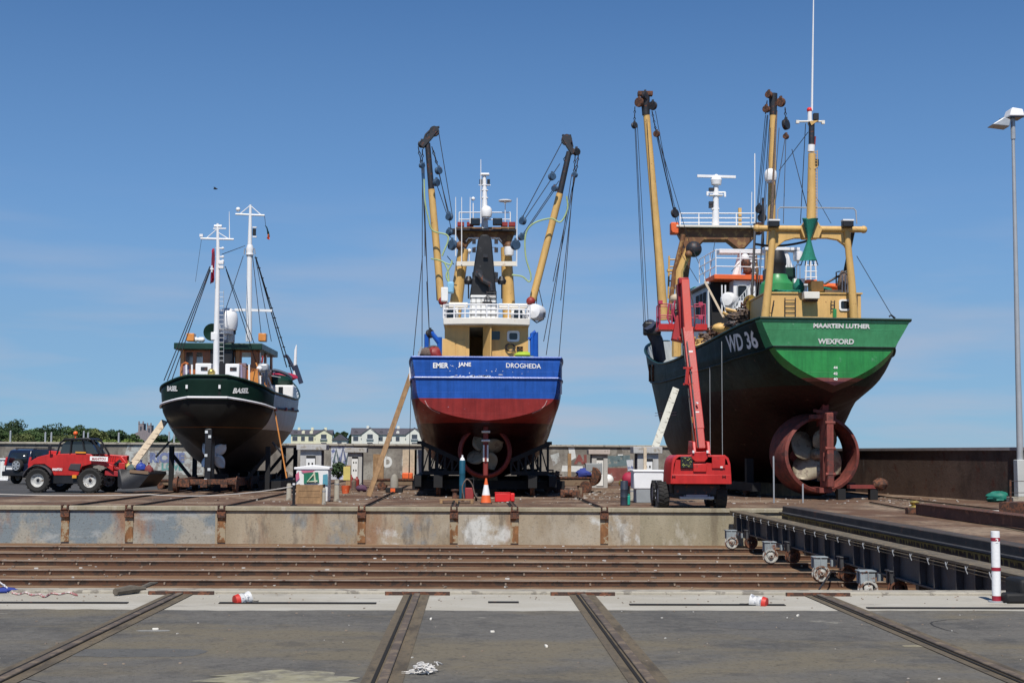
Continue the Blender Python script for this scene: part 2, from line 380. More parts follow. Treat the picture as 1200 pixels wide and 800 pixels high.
ground_mat('dark_wall', [(.05, .045, .04), ((.09, .08, .06), .8, .55, .1, .8, (1, .5, .5)), ((.02, .02, .02), 1.5, .5, .1, .7, one)], bump=.4)
ground_mat('land', [(.05, .075, .03), ((.1, .1, .05), .02, .5, .1, .8, one), ((.03, .05, .02), .1, .5, .1, .8, one)], bump=.1)
ground_mat('sea_floor', [(.02, .05, .07)], bump=.2, rough=.15, bscale=1)

def sheet(name, pts, z, m_, kind='structure'):
    o = MB().add([(x, y, z) for x, y in pts], [list(range(len(pts)))]).build(name, m_)
    tag(o, kind=kind); return o
def rect(x0, x1, y0, y1): return [(x0, y0), (x1, y0), (x1, y1), (x0, y1)]
PZ = -1.13                       # pit floor
YN, YF, XR = 18.05, 44.9, 10.1   # near edge, far edge, right edge of the pit
re_ = random.Random(3); edge = [(-70 + .16*i, 15.92 + re_.gauss(0, .018) + .05*math.sin(i*.07) + .03*math.sin(i*.31)) for i in range(876)]
sheet('apron', [(-70, -30), (70, -30)] + edge[::-1], .004, 'asphalt_near')
sheet('concrete_path', rect(-70, 70, 15.3, YN), .0, 'concrete_strip')
ck_ = MB()
for k in range(7):
    x, y = re_.uniform(-7, 7), re_.uniform(8.5, 15.6); a = re_.uniform(0, math.pi); w0 = re_.uniform(.004, .010); pts = []
    for i in range(re_.randint(6, 16)): pts.append((x, y)); a += re_.gauss(0, .35); x += math.cos(a)*.14; y += math.sin(a)*.14
    vs_ = []; 
    for i, (x, y) in enumerate(pts):
        if y > 15.8: y = 15.8
        q_ = pts[min(i+1, len(pts)-1)]; p_ = pts[max(i-1, 0)]; d = V((q_[0]-p_[0], q_[1]-p_[1], 0)); d = d.normalized() if d.length > 0 else V((1, 0, 0)); n_ = V((-d.y, d.x, 0))*w0*(.3+math.sin(math.pi*i/(len(pts)-1)))
        vs_ += [(x+n_.x, y+n_.y, .0065), (x-n_.x, y-n_.y, .0065)]
    ck_.add(vs_, [(2*i, 2*i+1, 2*i+3, 2*i+2) for i in range(len(pts)-1)])
o = ck_.build('cracks', mat('crack_dark', (.03, .028, .026), .95)); tag(o, kind='structure')
for (px_, py_, wx_, wy_, cc_) in ((905, 733, .55, .35, (.10, .095, .088)), (1085, 757, .22, .07, (.24, .21, .14)), (180, 739, .16, .06, (.24, .235, .22)), (160, 765, .6, .25, (.10, .097, .09))):
    c = gp(px_, py_); n_ = 22; o = MB().add([(c.x+wx_*math.copysign(abs(math.cos(6.283*i/n_))**.5, math.cos(6.283*i/n_))*re_.uniform(.9, 1.08), c.y+wy_*math.copysign(abs(math.sin(6.283*i/n_))**.5, math.sin(6.283*i/n_))*re_.uniform(.9, 1.08), .0055) for i in range(n_)], [list(range(n_))]).build('asphalt_patch', mat('asph_patch_%d' % px_, cc_, .95, var=.2, vscale=6, patch=tuple(q*.6 for q in cc_), pamt=.4, pscale=12, bump=.5, bscale=40)); tag(o, kind='structure')
b = MB(); b.box((-30+XR/2-5, YN-.16, .012), (70+XR, .32, .05)); o = b.build('kerb_edge', 'concrete', bevel=.015); tag(o, kind='structure')
sheet('pit_floor', rect(-70, XR, YN, YF), PZ, 'pit_floor')
sheet('yard', rect(-70, 70, YF, 120), 0, 'yard_ground')
sheet('yard_side', rect(XR, 70, YN, YF), 0, 'yard_ground')
sheet('yard_asphalt', [(-60, 50), (-19.5, 50), (-15.0, 62), (-13, 75), (-17, 93), (-60, 93)], .004, 'asphalt_far')
sheet('yard_road', rect(-60, -19, YF+.6, 50), .006, 'asphalt_far')
sheet('land', [(-6000, 120), (120, 120), (200, 2500), (-200, 9000), (-6000, 9000)], -.5, 'land')
sheet('sea', [(-6000, 100), (9000, -200), (9000, 14000), (-6000, 14000)], -3, 'sea_floor')

# near pit face (unseen from the apron, there when one steps forward)
o = MB().box((-30+XR/2-5, YN+.0+.1, PZ/2-.016), (70+XR, .2, -PZ-.03)).build('pit_edge_wall', 'concrete', origin=(0, YN, 0)); tag(o, 'concrete edge wall of the sunken rail pit on its near side', 'wall')

# far pit wall with its rusty end brackets
BX = [77, 152, 260, 424, 532, 603, 708]
bx = [at(p, 600, YF).x for p in BX]
wall = thing('retaining_wall', (0, YF, 0), 'long stained concrete wall on the far side of the sunken rail pit, with rusty brackets', 'wall')
x_a, x_b = (bx[2]-.2), at(330, 600, YF).x
for nm, x0, x1, mm in (('wall_panel', -60, x_a, 'pit_wall_painted'), ('wall_panel', x_a, at(750, 600, YF).x, 'pit_wall'), ('wall_panel', at(750, 600, YF).x, XR, 'pit_wall_bare')):
    MB().box(((x0+x1)/2, YF+.2, PZ/2-.05), (x1-x0, .4, -PZ-.1)).build(nm, mm, wall)
MB().box(((XR-60)/2, YF+.24, -.03), (60+XR, .62, .13)).build('coping', 'pit_wall_bare', wall, bevel=.015)
for x in bx:
    MB().box((x, YF-.015, -.62), (.25, .04, .92)).build('stain_plate', 'rust_streak' if 'rust_streak' in MATS else mat('rust_streak', (.25, .115, .045), .9, var=.35, vscale=4, patch=(.33, .27, .18), pamt=.6, pscale=3, streak=.4), wall)
    br = MB(); br.box((x, YF-.06, -.19), (.27, .12, .24)); br.tube((x-.12, YF-.12, -.06), (x+.12, YF-.12, -.06), .035); br.box((x+.09, YF-.06, .03), (.05, .2, .1)); br.box((x-.09, YF-.06, .03), (.05, .2, .1))
    br.build('end_bracket', 'rusty', wall, bevel=.01)

# right pit wall with its timber fender and weed fringe
sw = thing('side_quay_wall', (XR, 30, 0), 'dark dripping quay wall along the right side of the sunken pit', 'wall')
MB().box((XR+.2, (YN+YF)/2, PZ/2-.08), (.4, YF-YN-.02, -PZ-.16)).build('wall_face', 'dark_wall', sw)
MB().box((XR-.05, (YN+YF)/2, -.0), (.42, YF-YN-.3, .26)).build('timber_fender', mat('fender', (.055, .045, .04), .9, var=.4, patch=(.12, .06, .04), pamt=.3), sw, bevel=.02)
fr = MB(); y = YN+.5
while y < YF-.3:
    h = random.uniform(.03, .2)*(1.6 if random.random() < .12 else 1); wd = random.uniform(.03, .1)
    fr.add([(XR-.275, y-wd, -.14), (XR-.275, y+wd, -.14), (XR-.262, y, -.16-h)], [(0, 1, 2)]); y += random.uniform(.1, .28)
fr.box((XR-.27, (YN+YF)/2, -.138), (.05, YF-YN-.4, .03))
wf = fr.build('weed_fringe', mat('weed', (.34, .30, .12), .9, var=.3, vscale=10), sw); wf['kind'] = 'stuff'

# ------------------------------------------------------------------ rails in the pit (eight, running left to right)
mat('rail_side', (.10, .045, .024), .9, var=.4, vscale=3, patch=(.045, .028, .02), pamt=.6)
mat('rail_top', (.42, .33, .25), .45, metal=.35, var=.2, vscale=4, patch=(.2, .09, .05), pamt=.3)
RZ = -1.03
RY = [41.7, 39.0, 36.25, 33.5, 31.0, 27.3, 24.45, 21.8]
LBL = ['farthest rusty pit rail, nearest the stained concrete wall', 'second rusty pit rail out from the stained concrete wall', 'third rusty pit rail out from the stained concrete wall', 'fourth rusty pit rail out from the stained concrete wall',
       'fifth rusty pit rail out from the stained concrete wall', 'rusty pit rail nearest the white concrete edge of the apron', 'pit rail hidden low behind the near edge', 'pit rail hidden lowest behind the near edge']
root = None
for k, y in enumerate(RY):
    if k > 5: break
    if root is None:
        root = thing('rail', (-30, y, PZ), LBL[k], 'rail', 'rails running along the floor of the sunken pit')
        MB().box((-30, y, PZ+.008), (80, .26, .016)).build('rail_foot', 'rail_side', root)
        MB().box((-30, y, RZ-.045), (80, .07, .09)).box((-30, y, RZ-.0), (80, .10, .03)).build('rail_web', 'rail_side', root)
        MB().box((-30, y, RZ+.014), (80, .115, .014)).build('rail_head', 'rail_top', root)
        clip = None
        for i in range(15):
            xx = -17.5 + i*1.84
            if clip is None:
                clip = MB().box((xx, y-.10, PZ+.05), (.035, .07, .045)).build('rail_clip', 'rail_top', root)
            else:
                c = clip.copy(); COL.objects.link(c); c.location = (1.84*i, 0, 0)
    else:
        c = copy_tree(root); c.location = (-30 + random.uniform(-.4, .4), y, PZ); c['label'] = LBL[k]

ground_mat('drain_dark', [(.02, .018, .016)], bump=.2)
# ------------------------------------------------------------------ rails set in the near apron, running away from the camera
mat('worn_rail', (.125, .095, .07), .7, metal=.2, var=.3, vscale=3, patch=(.2, .15, .10), pamt=.5)
ground_mat('rail_bed', [(.13, .105, .075), ((.165, .13, .085), 1.2, .5, .1, .8, (3, .4, 1)), ((.06, .05, .04), 3, .58, .08, .7, (2, .5, 1)), ((.05, .05, .045), 20, .6, .08, .6, one)], bump=.5, bscale=20)
APX = [(215, 'leftmost apron rail, running out at the lower left corner'), (490, 'apron rail left of centre, beside the crumpled white string'), (681, 'apron rail right of centre'), (951, 'rightmost apron rail, running out at the lower right corner')]
apron_x = []
for p, lab in APX:
    x = gp(p, 695).x; apron_x.append(x); ye = 17.55
    t = thing('apron_rail', (x, ye, 0), 'dark worn steel rail in asphalt, ' + lab, 'rail', 'rails set in the near apron')
    MB().add([(x-.17, -8, .0105), (x+.15, -8, .0105), (x+.15, ye+.1, .0105), (x-.17, ye+.1, .0105)], [(0, 1, 2, 3)]).build('rail_bed', 'rail_bed', t)
    MB().box((x, (ye-8)/2, .022), (.075, ye+8, .022)).build('rail_head', 'worn_rail', t, bevel=.008)
    MB().box((x-.075, (ye-8)/2, .0145), (.03, ye+8, .006)).build('guard_strip', 'drain_dark', t)
    MB().box((x, ye+.06, .02), (.8, .05, .045)).build('end_stop', 'rusty', t)
o = MB(); rp2 = random.Random(12); c = gp(330, 796); k_ = 26
o = MB().add([(c.x+.62*math.cos(2*math.pi*i/k_)*rp2.uniform(.7, 1.15), c.y+.42*math.sin(2*math.pi*i/k_)*rp2.uniform(.7, 1.2), .0075) for i in range(k_)], [list(range(k_))]).build('sand_patch', ground_mat('sand', [(.27, .25, .17), ((.14, .13, .11), 4, .5, .08, .8, one), ((.33, .31, .24), 9, .55, .08, .6, one)])); tag(o, kind='structure')
# slot drains in the concrete strip
ground_mat('drain_dark', [(.02, .018, .016)], bump=.2)
for (p0, p1, py, lab) in [(-60, 150, 706.5, 'long slot drain at the far left of the concrete strip'), (256, 441, 707, 'slot drain between the first and second apron rails'), (572, 608, 706, 'short slot drain in the middle of the concrete strip'),
                     (738, 920, 709, 'slot drain left of the fourth apron rail, by the fallen marker'), (1017, 1240, 713, 'slot drain at the far right below the striped marker post')]:
    a, b_ = gp(p0, py), gp(p1, py); y = (a.y+b_.y)/2
    t = thing('drain_grating', ((a.x+b_.x)/2, y, 0), 'dark narrow ' + lab, 'drain', 'slot drains in the concrete strip')
    MB().box(((a.x+b_.x)/2, y, .006), (b_.x-a.x, .07, .006)).build('slot', 'drain_dark', t)
    MB().box(((a.x+b_.x)/2, y+.05, .008), (b_.x-a.x, .02, .012)).build('frame', 'steel_dark', t)
# yard rails, each in line with a bracket
YL = ['first from the left', 'second from the left', 'third from the left', 'in front of the leftmost grey booth', 'just left of the traffic cone', 'just right of the traffic cone', 'right of the blue trawler']
t0 = None
for x, lab in zip(bx, YL):
    if t0 is None:
        t0 = thing('slip_rail', (x, YF+.5, 0), '', 'rail', 'rails crossing the yard under the boats')
        MB().box((x, YF+22.5, .03), (.07, 44, .05)).build('rail_head', 'rail_side', t0); MB().add([(x-.13, YF+.55, .009), (x+.13, YF+.55, .009), (x+.13, YF+44, .009), (x-.13, YF+44, .009)], [(0, 1, 2, 3)]).build('rail_groove', 'drain_dark', t0); c = t0
    else: c = copy_tree(t0); c.location = (x, YF+.5, 0)
    c['label'] = 'thin rusty yard rail from the bracket ' + lab

# ------------------------------------------------------------------ perimeter walls
WH = 2.33; WY = 92
bw = thing('boundary_wall', (-20, WY, 0), 'long grey concrete boundary wall with graffiti behind the boats and telehandler', 'wall')
MB().box((-22.5, WY+.25, 1.1), (76, .5, 2.2)).build('wall_face', 'back_wall', bw)
MB().box((-22.5, WY+.22, 2.26), (76.1, .7, .14)).build('coping', 'concrete', bw, bevel=.02)
rw = thing('dark_side_wall', (18.5, 67, 0), 'high dark brown weathered wall running along the right side of the yard', 'wall')
p, q = V((15.0, 92, 0)), V((23.9, 27, 0)); d = (q-p).normalized(); nrm_ = V((d.y, -d.x, 0))
if nrm_.x > 0: nrm_ = -nrm_
bb = MB(); bb.beam(p-nrm_*.25+V((0, 0, .98)), q-nrm_*.25+V((0, 0, .98)), .5, 1.96); bb.build('wall_face', 'side_wall', rw)
MB().beam(p-nrm_*.25+V((0, 0, 2.02)), q-nrm_*.25+V((0, 0, 2.02)), .62, .12).build('coping', mat('coping_grey', (.3, .26, .26), .8, var=.2), rw)
# graffiti on the boundary wall
mat('graf_blue', (.14, .17, .30), .8, var=.4, patch=(.3, .3, .3), pamt=.3); mat('graf_violet', (.2, .12, .35), .8, var=.4, patch=(.3, .3, .3), pamt=.3); mat('graf_green', (.12, .28, .26), .8, var=.3, patch=(.3, .3, .3), pamt=.3)
mat('graf_white', (.62, .63, .6), .8, var=.15, patch=(.28, .26, .23), pamt=.25, pscale=6); mat('graf_red', (.2, .06, .05), .8, var=.3, patch=(.25, .22, .2), pamt=.3)
mat('graf_pale', (.40, .42, .40), .85, var=.2, patch=(.24, .22, .2), pamt=.6, pscale=2); mat('graf_lilac', (.5, .52, .55), .85, var=.2, patch=(.12, .15, .3), pamt=.5, pscale=2); mat('graf_teal', (.11, .16, .17), .85, var=.3, patch=(.25, .25, .22), pamt=.4)
def wall_text(s_, px, py, wpx, hpx, m_, label=None):
    c = at(px, py, WY); k = WY/F
    put_text('graffiti', s_, c, (1, 0, 0), (0, 0, 1), wpx*k, hpx*k, m_, bw, bold=.06, off=.012, label=label)
def wall_patch(pts, m_, off=.006):
    o = MB().add([at(x, y, WY-off) for x, y in pts], [list(range(len(pts)))]).build('paint_patch', m_, bw); return o
wall_patch([(150, 521), (172, 519), (164, 545), (142, 546)], 'graf_pale')
wall_patch([(174, 528), (240, 529), (238, 556), (170, 556)], 'graf_pale', .004)
wall_text('RICHIE', 196, 536, 40, 12, 'graf_blue', 'blue outlined graffiti word'); wall_text('LOVE', 202, 546.5, 25, 9, 'graf_green', 'greenish graffiti word in the second line')
wall_patch([(388, 522), (414, 523), (418, 545), (404, 566), (388, 566)], 'graf_lilac')
for k_, (x, y) in enumerate([(394, 532), (402, 530), (408, 536), (398, 541)]):
    MB().path([at(x-3, y+9, WY-.02), at(x, y-6, WY-.02), at(x+3, y+9, WY-.02)], .07, 5).build('paint_stroke', 'graf_blue' if k_ % 2 else 'graf_teal', bw)
wall_text('XD', 449, 541, 21, 13, 'graf_white', 'white graffiti letters'); wall_text('H', 476, 540, 10, 11, 'graf_pale')
wall_patch([(666, 524), (673, 523), (675, 536), (668, 540)], 'graf_white'); wall_patch([(645, 533), (655, 530), (656, 540), (648, 546)], 'graf_pale')
wall_patch([(659, 545), (683, 546), (683, 553), (658, 552)], 'graf_white')
wall_text('AI', 680, 538, 15, 11, 'graf_red', 'dull red graffiti letters')
wall_patch([(712, 534), (738, 533), (740, 545), (712, 547)], 'graf_teal'); wall_patch([(712, 548), (736, 548), (731, 563), (712, 563)], 'graf_red'); wall_patch([(724, 532), (730, 532), (731, 540), (724, 540)], 'graf_white')
wall_patch([(734, 539), (742, 538), (742, 552), (736, 552)], 'graf_lilac', .009)
# fence posts standing on the wall at the left
fp0 = None
FP = [12, 53, 60, 98, 103, 139, 198, 204]
for i, p in enumerate(FP):
    pt = at(p, 517, WY+.25); h = .58 if i % 3 else .66
    if fp0 is None:
        fp0 = MB().box((pt.x, WY+.25, WH+.33), (.09, .09, .66)).sphere((pt.x, WY+.25, WH+.67), .06, n=8, m_=5).build('fence_post', 'galv', origin=(pt.x, WY+.25, WH)); c = fp0
    else: c = fp0.copy(); COL.objects.link(c); c.location = (pt.x, WY+.25, WH); c.scale.z = h/.66
    tag(c, 'pale post on the boundary wall, ' + ['leftmost, above the dark vehicle', 'second from the left', 'third from the left, beside another post', 'left one of the pair right of the cab', 'right one of the pair right of the cab', 'alone above the telehandler boom end', 'left one beside the leaning plank', 'right one beside the leaning plank'][i], 'post', 'fence posts on the boundary wall')

# ------------------------------------------------------------------ far background: trees, houses, church
random.seed(11)
def leaf_mat(name, c):
    M = bpy.data.materials.new(name); M.use_nodes = True; t = M.node_tree; b = t.nodes['Principled BSDF']; L = t.links.new
    n = nd(t, 'ShaderNodeTexNoise', Scale=.5, Detail=5.); L(nd(t, 'ShaderNodeTexCoord').outputs['Object'], n.inputs['Vector'])
    r_ = ramp(t, [(.35, tuple(q*.55 for q in c)), (.5, c), (.68, tuple(min(q*1.9, 1) for q in c))]); L(n.outputs['Fac'], r_.inputs[0]); L(r_.outputs[0], b.inputs['Base Color']); b.inputs['Roughness'].default_value = .8
    MATS[name] = M
leaf_mat('leaf_dark', (.030, .060, .020)); leaf_mat('leaf_mid', (.055, .095, .028)); leaf_mat('leaf_olive', (.095, .115, .035)); leaf_mat('leaf_fresh', (.15, .21, .04))
mat('bark', (.09, .07, .05), .9, var=.3)
import numpy.random as npr
rng = npr.RandomState(5)
def tree(px, ptop, Y, wpx, leaf, label, group='trees beyond the boundary wall', nclump=38, base=-.5, name='tree', fill=.85, n_leaf=110):
    top = at(px, ptop, Y); k = Y/F; W = wpx*k/2; H = top.z-base; x0 = top.x
    t = thing(name, (x0, Y, base), label, 'tree', group)
    tr = MB(); tr.path([(x0, Y, base), (x0+.1*W, Y, base+H*.3), (x0-.05*W, Y, base+H*.6)], [H*.035, H*.026, H*.012], 7)
    for i in range(5):
        a = i*1.3; tr.path([(x0, Y, base+H*(.25+.06*i)), (x0+math.cos(a)*W*.5, Y+math.sin(a)*W*.5, base+H*(.5+.08*i))], [H*.014, H*.005], 5)
    tr.build('trunk', 'bark', t)
    vs = []; fs = []
    for c in range(nclump):
        a = rng.uniform(0, 2*math.pi); el = rng.uniform(-.5, 1); r_ = rng.uniform(.35, .85)
        cx = x0 + math.cos(a)*W*r_*math.sqrt(max(1-max(el, 0)**2, .1)); cy = Y + math.sin(a)*W*r_*.8; cz = base + H*(.56 + .34*el*r_**.4) 
        rad = rng.uniform(.2, .36)*min(W, H*.6)
        n = n_leaf; p = rng.normal(size=(n, 3)); p /= np.linalg.norm(p, axis=1)[:, None]; p *= (rng.uniform(.45, 1.05, n)**.5)[:, None]*rad; p[:, 2] *= .7
        s_ = rng.uniform(.5, 1.0, n)*max(.2, k*1.5)
        for q, sz in zip(p, s_):
            u = rng.normal(size=3); u /= np.linalg.norm(u); v_ = np.cross(u, rng.normal(size=3)); v_ /= np.linalg.norm(v_); b0 = len(vs); o_ = np.array((cx, cy, cz))+q
            vs += [tuple(o_-u*sz), tuple(o_+v_*sz*.6), tuple(o_+u*sz), tuple(o_-v_*sz*.6)]; fs.append((b0, b0+1, b0+2, b0+3))
    MB().add(vs, fs).build('crown', leaf, t, smooth=180 if False else 0.1)
    return t
TR = [(10, 490, 330, 60, 'leaf_dark', 'dark rounded tree at the far left behind the dark vehicle'), (-22, 494, 345, 50, 'leaf_dark', 'dark tree half outside the left edge'),
      (38, 500, 300, 40, 'leaf_mid', 'lower mid green tree between the far left crown and the cab'), (62, 492, 340, 44, 'leaf_dark', 'tall dark tree standing left above the telehandler cab'),
      (88, 496, 320, 40, 'leaf_mid', 'broad green tree straight above the telehandler cab'), (112, 500, 330, 38, 'leaf_olive', 'olive tree right of the telehandler cab'),
      (136, 502, 350, 38, 'leaf_dark', 'dark low tree above the red boom end'), (155, 505, 360, 26, 'leaf_mid', 'small green tree just left of the church'),
      (24, 505, 260, 40, 'leaf_olive', 'pale olive bush in front of the far left trees'), (76, 506, 255, 46, 'leaf_olive', 'olive bush low behind the fence posts'),
      (188, 506, 330, 30, 'leaf_dark', 'dark tree behind the leaning plank right of the church'), (128, 500, 380, 40, 'leaf_dark', 'dark tree between the beacon and the church, behind the low one'), (50, 497, 390, 40, 'leaf_dark', 'dark tree standing behind the two leftmost crowns'), (2, 500, 280, 40, 'leaf_mid', 'mid green tree at the very left edge above the white panel'), (104, 497, 400, 36, 'leaf_mid', 'mid green tree behind the orange beacon'), (212, 508, 340, 34, 'leaf_mid', 'green tree behind the hull of the black boat'),
      (404, 503, 590, 16, 'leaf_dark', 'dark tree between the two yellow terraces'), (396, 502, 600, 12, 'leaf_dark', 'pointed dark tree beside the left terrace roof'),
      (418, 500, 640, 24, 'leaf_dark', 'wide flat dark tree rising behind the right terrace'), (128, 513, 240, 30, 'leaf_fresh', 'fresh green shrub over the wall under the church'), (92, 511, 235, 26, 'leaf_fresh', 'fresh green shrub over the wall beside the orange beacon'),
      (150, 512, 245, 26, 'leaf_fresh', 'fresh green shrub at the foot of the church')]
for a in TR: tree(*a)

mat('house_cream', (.68, .66, .48), .8, var=.08); mat('house_white', (.66, .66, .60), .8, var=.06); mat('slate', (.075, .07, .085), .7, var=.2); mat('window_far', (.06, .07, .09), .3, bump=0)
def terrace(px0, px1, Y, n, ridge_py, eave_py, label, wallm, gables=()):
    a, b_ = at(px0, eave_py, Y), at(px1, eave_py, Y); ze = a.z; zr = at(px0, ridge_py, Y).z; zb = -.5; D = 9; cx = (a.x+b_.x)/2
    t = thing('terrace_house', (cx, Y, zb), label, 'house', 'yellow terraces beyond the wall')
    MB().box((cx, Y+D/2, (ze+zb)/2), (b_.x-a.x, D, ze-zb)).build('wall', wallm, t)
    e_ = .5
    rf = MB().prism([(a.x-e_, Y-e_, ze), (a.x-e_, Y+D+e_, ze), (a.x-e_, Y+D/2, zr)], (b_.x-a.x+2*e_, 0, 0)).build('roof', 'slate', t)
    for k in range(3):
        cxx = a.x+(b_.x-a.x)*(k+.5)/3; MB().box((cxx, Y+D/2, zr+.3), (1.0, .7, 1.2)).build('chimney', wallm, rf)
    for g in gables:
        gx = at(g, 500, Y).x; gw = 3.3; MB().prism([(gx-gw, Y-1.2, zb), (gx+gw, Y-1.2, zb), (gx+gw, Y-1.2, ze+.2), (gx, Y-1.2, zr-.3), (gx-gw, Y-1.2, ze+.2)], (0, D/2, 0)).build('gable', wallm, t)
        MB().beam((gx-gw-.4, Y-1.3, ze), (gx, Y-1.3, zr+.1), .4, .3).beam((gx+gw+.4, Y-1.3, ze), (gx, Y-1.3, zr+.1), .4, .3).build('gable_roof_edge', 'slate', t)
        for zz in (ze-4.4, ze-1.2):
            f = MB().box((gx, Y-1.25, zz+.4), (2.2, .12, 1.9)).build('window', 'window_far', t); MB().box((gx, Y-1.5, zz-.6), (2.8, .4, .5)).build('balcony', 'galv', f)
    first = None
    for i in range(n):
        x = a.x + (b_.x-a.x)*(i+.5)/n
        if any(abs(x-at(g, 500, Y).x) < 4 for g in gables): continue
        for zz in (ze-1.6, ze-4.6):
            MB().box((x, Y-.04, zz), (1.5 if i % 2 else 2.0, .1, 1.7)).build('window', 'window_far', t)
        MB().prism([(x-.6, Y+.6, ze+.3), (x+.6, Y+.6, ze+.3), (x+.6, Y+.6, ze+1.3), (x, Y+.6, ze+1.7), (x-.6, Y+.6, ze+1.3)], (0, 2.5, 0)).build('dormer', wallm if i % 3 else 'slate', rf)
terrace(341, 388, 560, 5, 503, 509, 'cream yellow terrace with slate roof and gable, left block seen beside the black boat', 'house_cream', (380,))
terrace(412, 520, 560, 11, 501, 509, 'long cream terrace with two gables between the plank and the blue trawler', 'house_white', (434, 486))
bl = at(398, 513, 520); t = thing('low_house', (bl.x, 520, -.5), 'small white house with pointed gable between the two terraces', 'house')
MB().box((bl.x, 523, 3.0), (5.2, 7, 7)).build('wall', 'house_white', t); MB().prism([(bl.x-3, 519, 6.2), (bl.x+3, 519, 6.2), (bl.x, 519, 8.4)], (0, 8, 0)).build('roof', 'slate', t); MB().box((bl.x, 519.4, 5), (1.6, .12, 1.4)).build('window', 'window_far', t)
mat('church_stone', (.22, .19, .2), .9, var=.2)
c0 = at(171, 512, 700); k = 700/F
t = thing('church', (c0.x, 700, -.5), 'distant grey stone church with two square towers above the trees', 'church')
for (px_, py_, wd) in ((165, 496, 6.2), (174.5, 498, 5.4)):
    tp = at(px_, py_, 700); mb = MB().box((tp.x, 703, tp.z/2-.25), (wd*k, 5, tp.z+.5))
    for s_ in (-1, 1): mb.box((tp.x+s_*(wd*k/2-.3), 700.6, tp.z+.5), (.6, .6, 1.2))
    tw = mb.build('tower', 'church_stone', t); MB().box((tp.x, 700.42, tp.z-2.5), (.8, .2, 2)).build('window', 'window_far', tw)
nv = at(165, 507, 700); MB().prism([(nv.x-7, 700, -.5), (nv.x+9, 700, -.5), (nv.x+9, 700, nv.z-2), (nv.x+1, 700, nv.z+1.5), (nv.x-7, 700, nv.z-2)], (0, 14, 0)).build('nave', 'church_stone', t)
# ------------------------------------------------------------------ hull lofting
def cr_(a, b_, c, d, t): return .5*((2*b_)+(c-a)*t+(2*a-5*b_+4*c-d)*t*t+(3*b_-a-3*c+d)*t**3)
class Hull:
    """stations: (s, [(halfwidth, z), ...] keel to rail). Half-widths are mirrored; s runs from stern to bow"""
    def __init__(h, st, org, head, ns=5, nz=4, soft=True):
        h.org = V(org); h.dir = V((math.sin(head), math.cos(head), 0)); h.side = V((math.cos(head), -math.sin(head), 0))
        A = np.array([[(s if len(p) == 2 else p[2], p[0], p[1]) for p in pts] for s, pts in st], float)   # ns, np, 3 : s,x,z
        def dens(A, n):
            P = np.concatenate([2*A[:1]-A[1:2], A, 2*A[-1:]-A[-2:-1]]); o = []
            for i in range(1, len(P)-2):
                for k in range(n): o.append(cr_(P[i-1], P[i], P[i+1], P[i+2], k/n))
            o.append(P[-2]); return np.array(o)
        A = dens(A, ns); A = np.swapaxes(dens(np.swapaxes(A, 0, 1), nz), 0, 1); A[:, :, 1] = np.maximum(A[:, :, 1], 0.0); A[:, 0, 1] = 0
        h.A = A; h.ns, h.np_ = A.shape[:2]
    def w(h, x, s, z): return h.org + h.side*x + h.dir*s + V((0, 0, z))
    def g(h, i, j, sgn): s, x, z = h.A[i, j]; return h.w(sgn*x, s, z)
    def mb(h, transom=True, j0=0, j1=None):
        mb_ = MB(); j1 = h.np_-1 if j1 is None else j1; vs = []; idx = {}
        for sg in (1, -1):
            for i in range(h.ns):
                for j in range(j0, j1+1):
                    idx[sg, i, j] = len(vs); vs.append(h.g(i, j, sg))
        fs = []
        for sg in (1, -1):
            for i in range(h.ns-1):
                for j in range(j0, j1):
                    q = [idx[sg, i, j], idx[sg, i+1, j], idx[sg, i+1, j+1], idx[sg, i, j+1]]
                    fs.append(q if sg > 0 else q[::-1])
        if transom:
            for j in range(j0, j1): fs.append([idx[1, 0, j], idx[1, 0, j+1], idx[-1, 0, j+1], idx[-1, 0, j]])
        return mb_.add(vs, fs)
    def bvh(h):
        m_ = h.mb(); return BVHTree.FromPolygons([V(v) for v in m_.v], m_.f)
    def line(h, j, off=0., dz=0., i0=0, i1=None, around=True, both=True):
        """points along row j from the bow round the stern to the bow"""
        i1 = h.ns-1 if i1 is None else i1
        L_ = []
        for i in range(i1, i0-1, -1):
            s, x, z = h.A[i, j]; L_.append(h.w(-(x+off), s - (off if i == 0 else 0), z+dz))
        Rr = []
        for i in range(i0, i1+1):
            s, x, z = h.A[i, j]; Rr.append(h.w(x+off, s - (off if i == 0 else 0), z+dz))
        return L_ + Rr if around else (L_, Rr)
    def width_at(h, s, z):
        i = min(range(h.ns), key=lambda i: abs(h.A[i, h.np_-1, 0]-s)); col = h.A[i]
        return float(np.interp(z, col[:, 2], col[:, 1]))
    def deck(h, zf, parent, material, s0=0.0, s1=99, inset=.1, name='deck'):
        L_ = []; Rr = []
        for i in range(h.ns):
            s = h.A[i, -1, 0]
            if s < s0 or s > s1: continue
            z = zf(s); x = max(float(np.interp(z, h.A[i, :, 2], h.A[i, :, 1]))-inset, .02); s_ = float(np.interp(z, h.A[i, :, 2], h.A[i, :, 0]))
            L_.append(h.w(-x, s_+(.08 if i == 0 else 0), z)); Rr.append(h.w(x, s_+(.08 if i == 0 else 0), z))
        vs = L_+Rr; n = len(L_); return MB().add(vs, [(k, k+1, n+k+1, n+k) for k in range(n-1)]).build(name, material, parent)

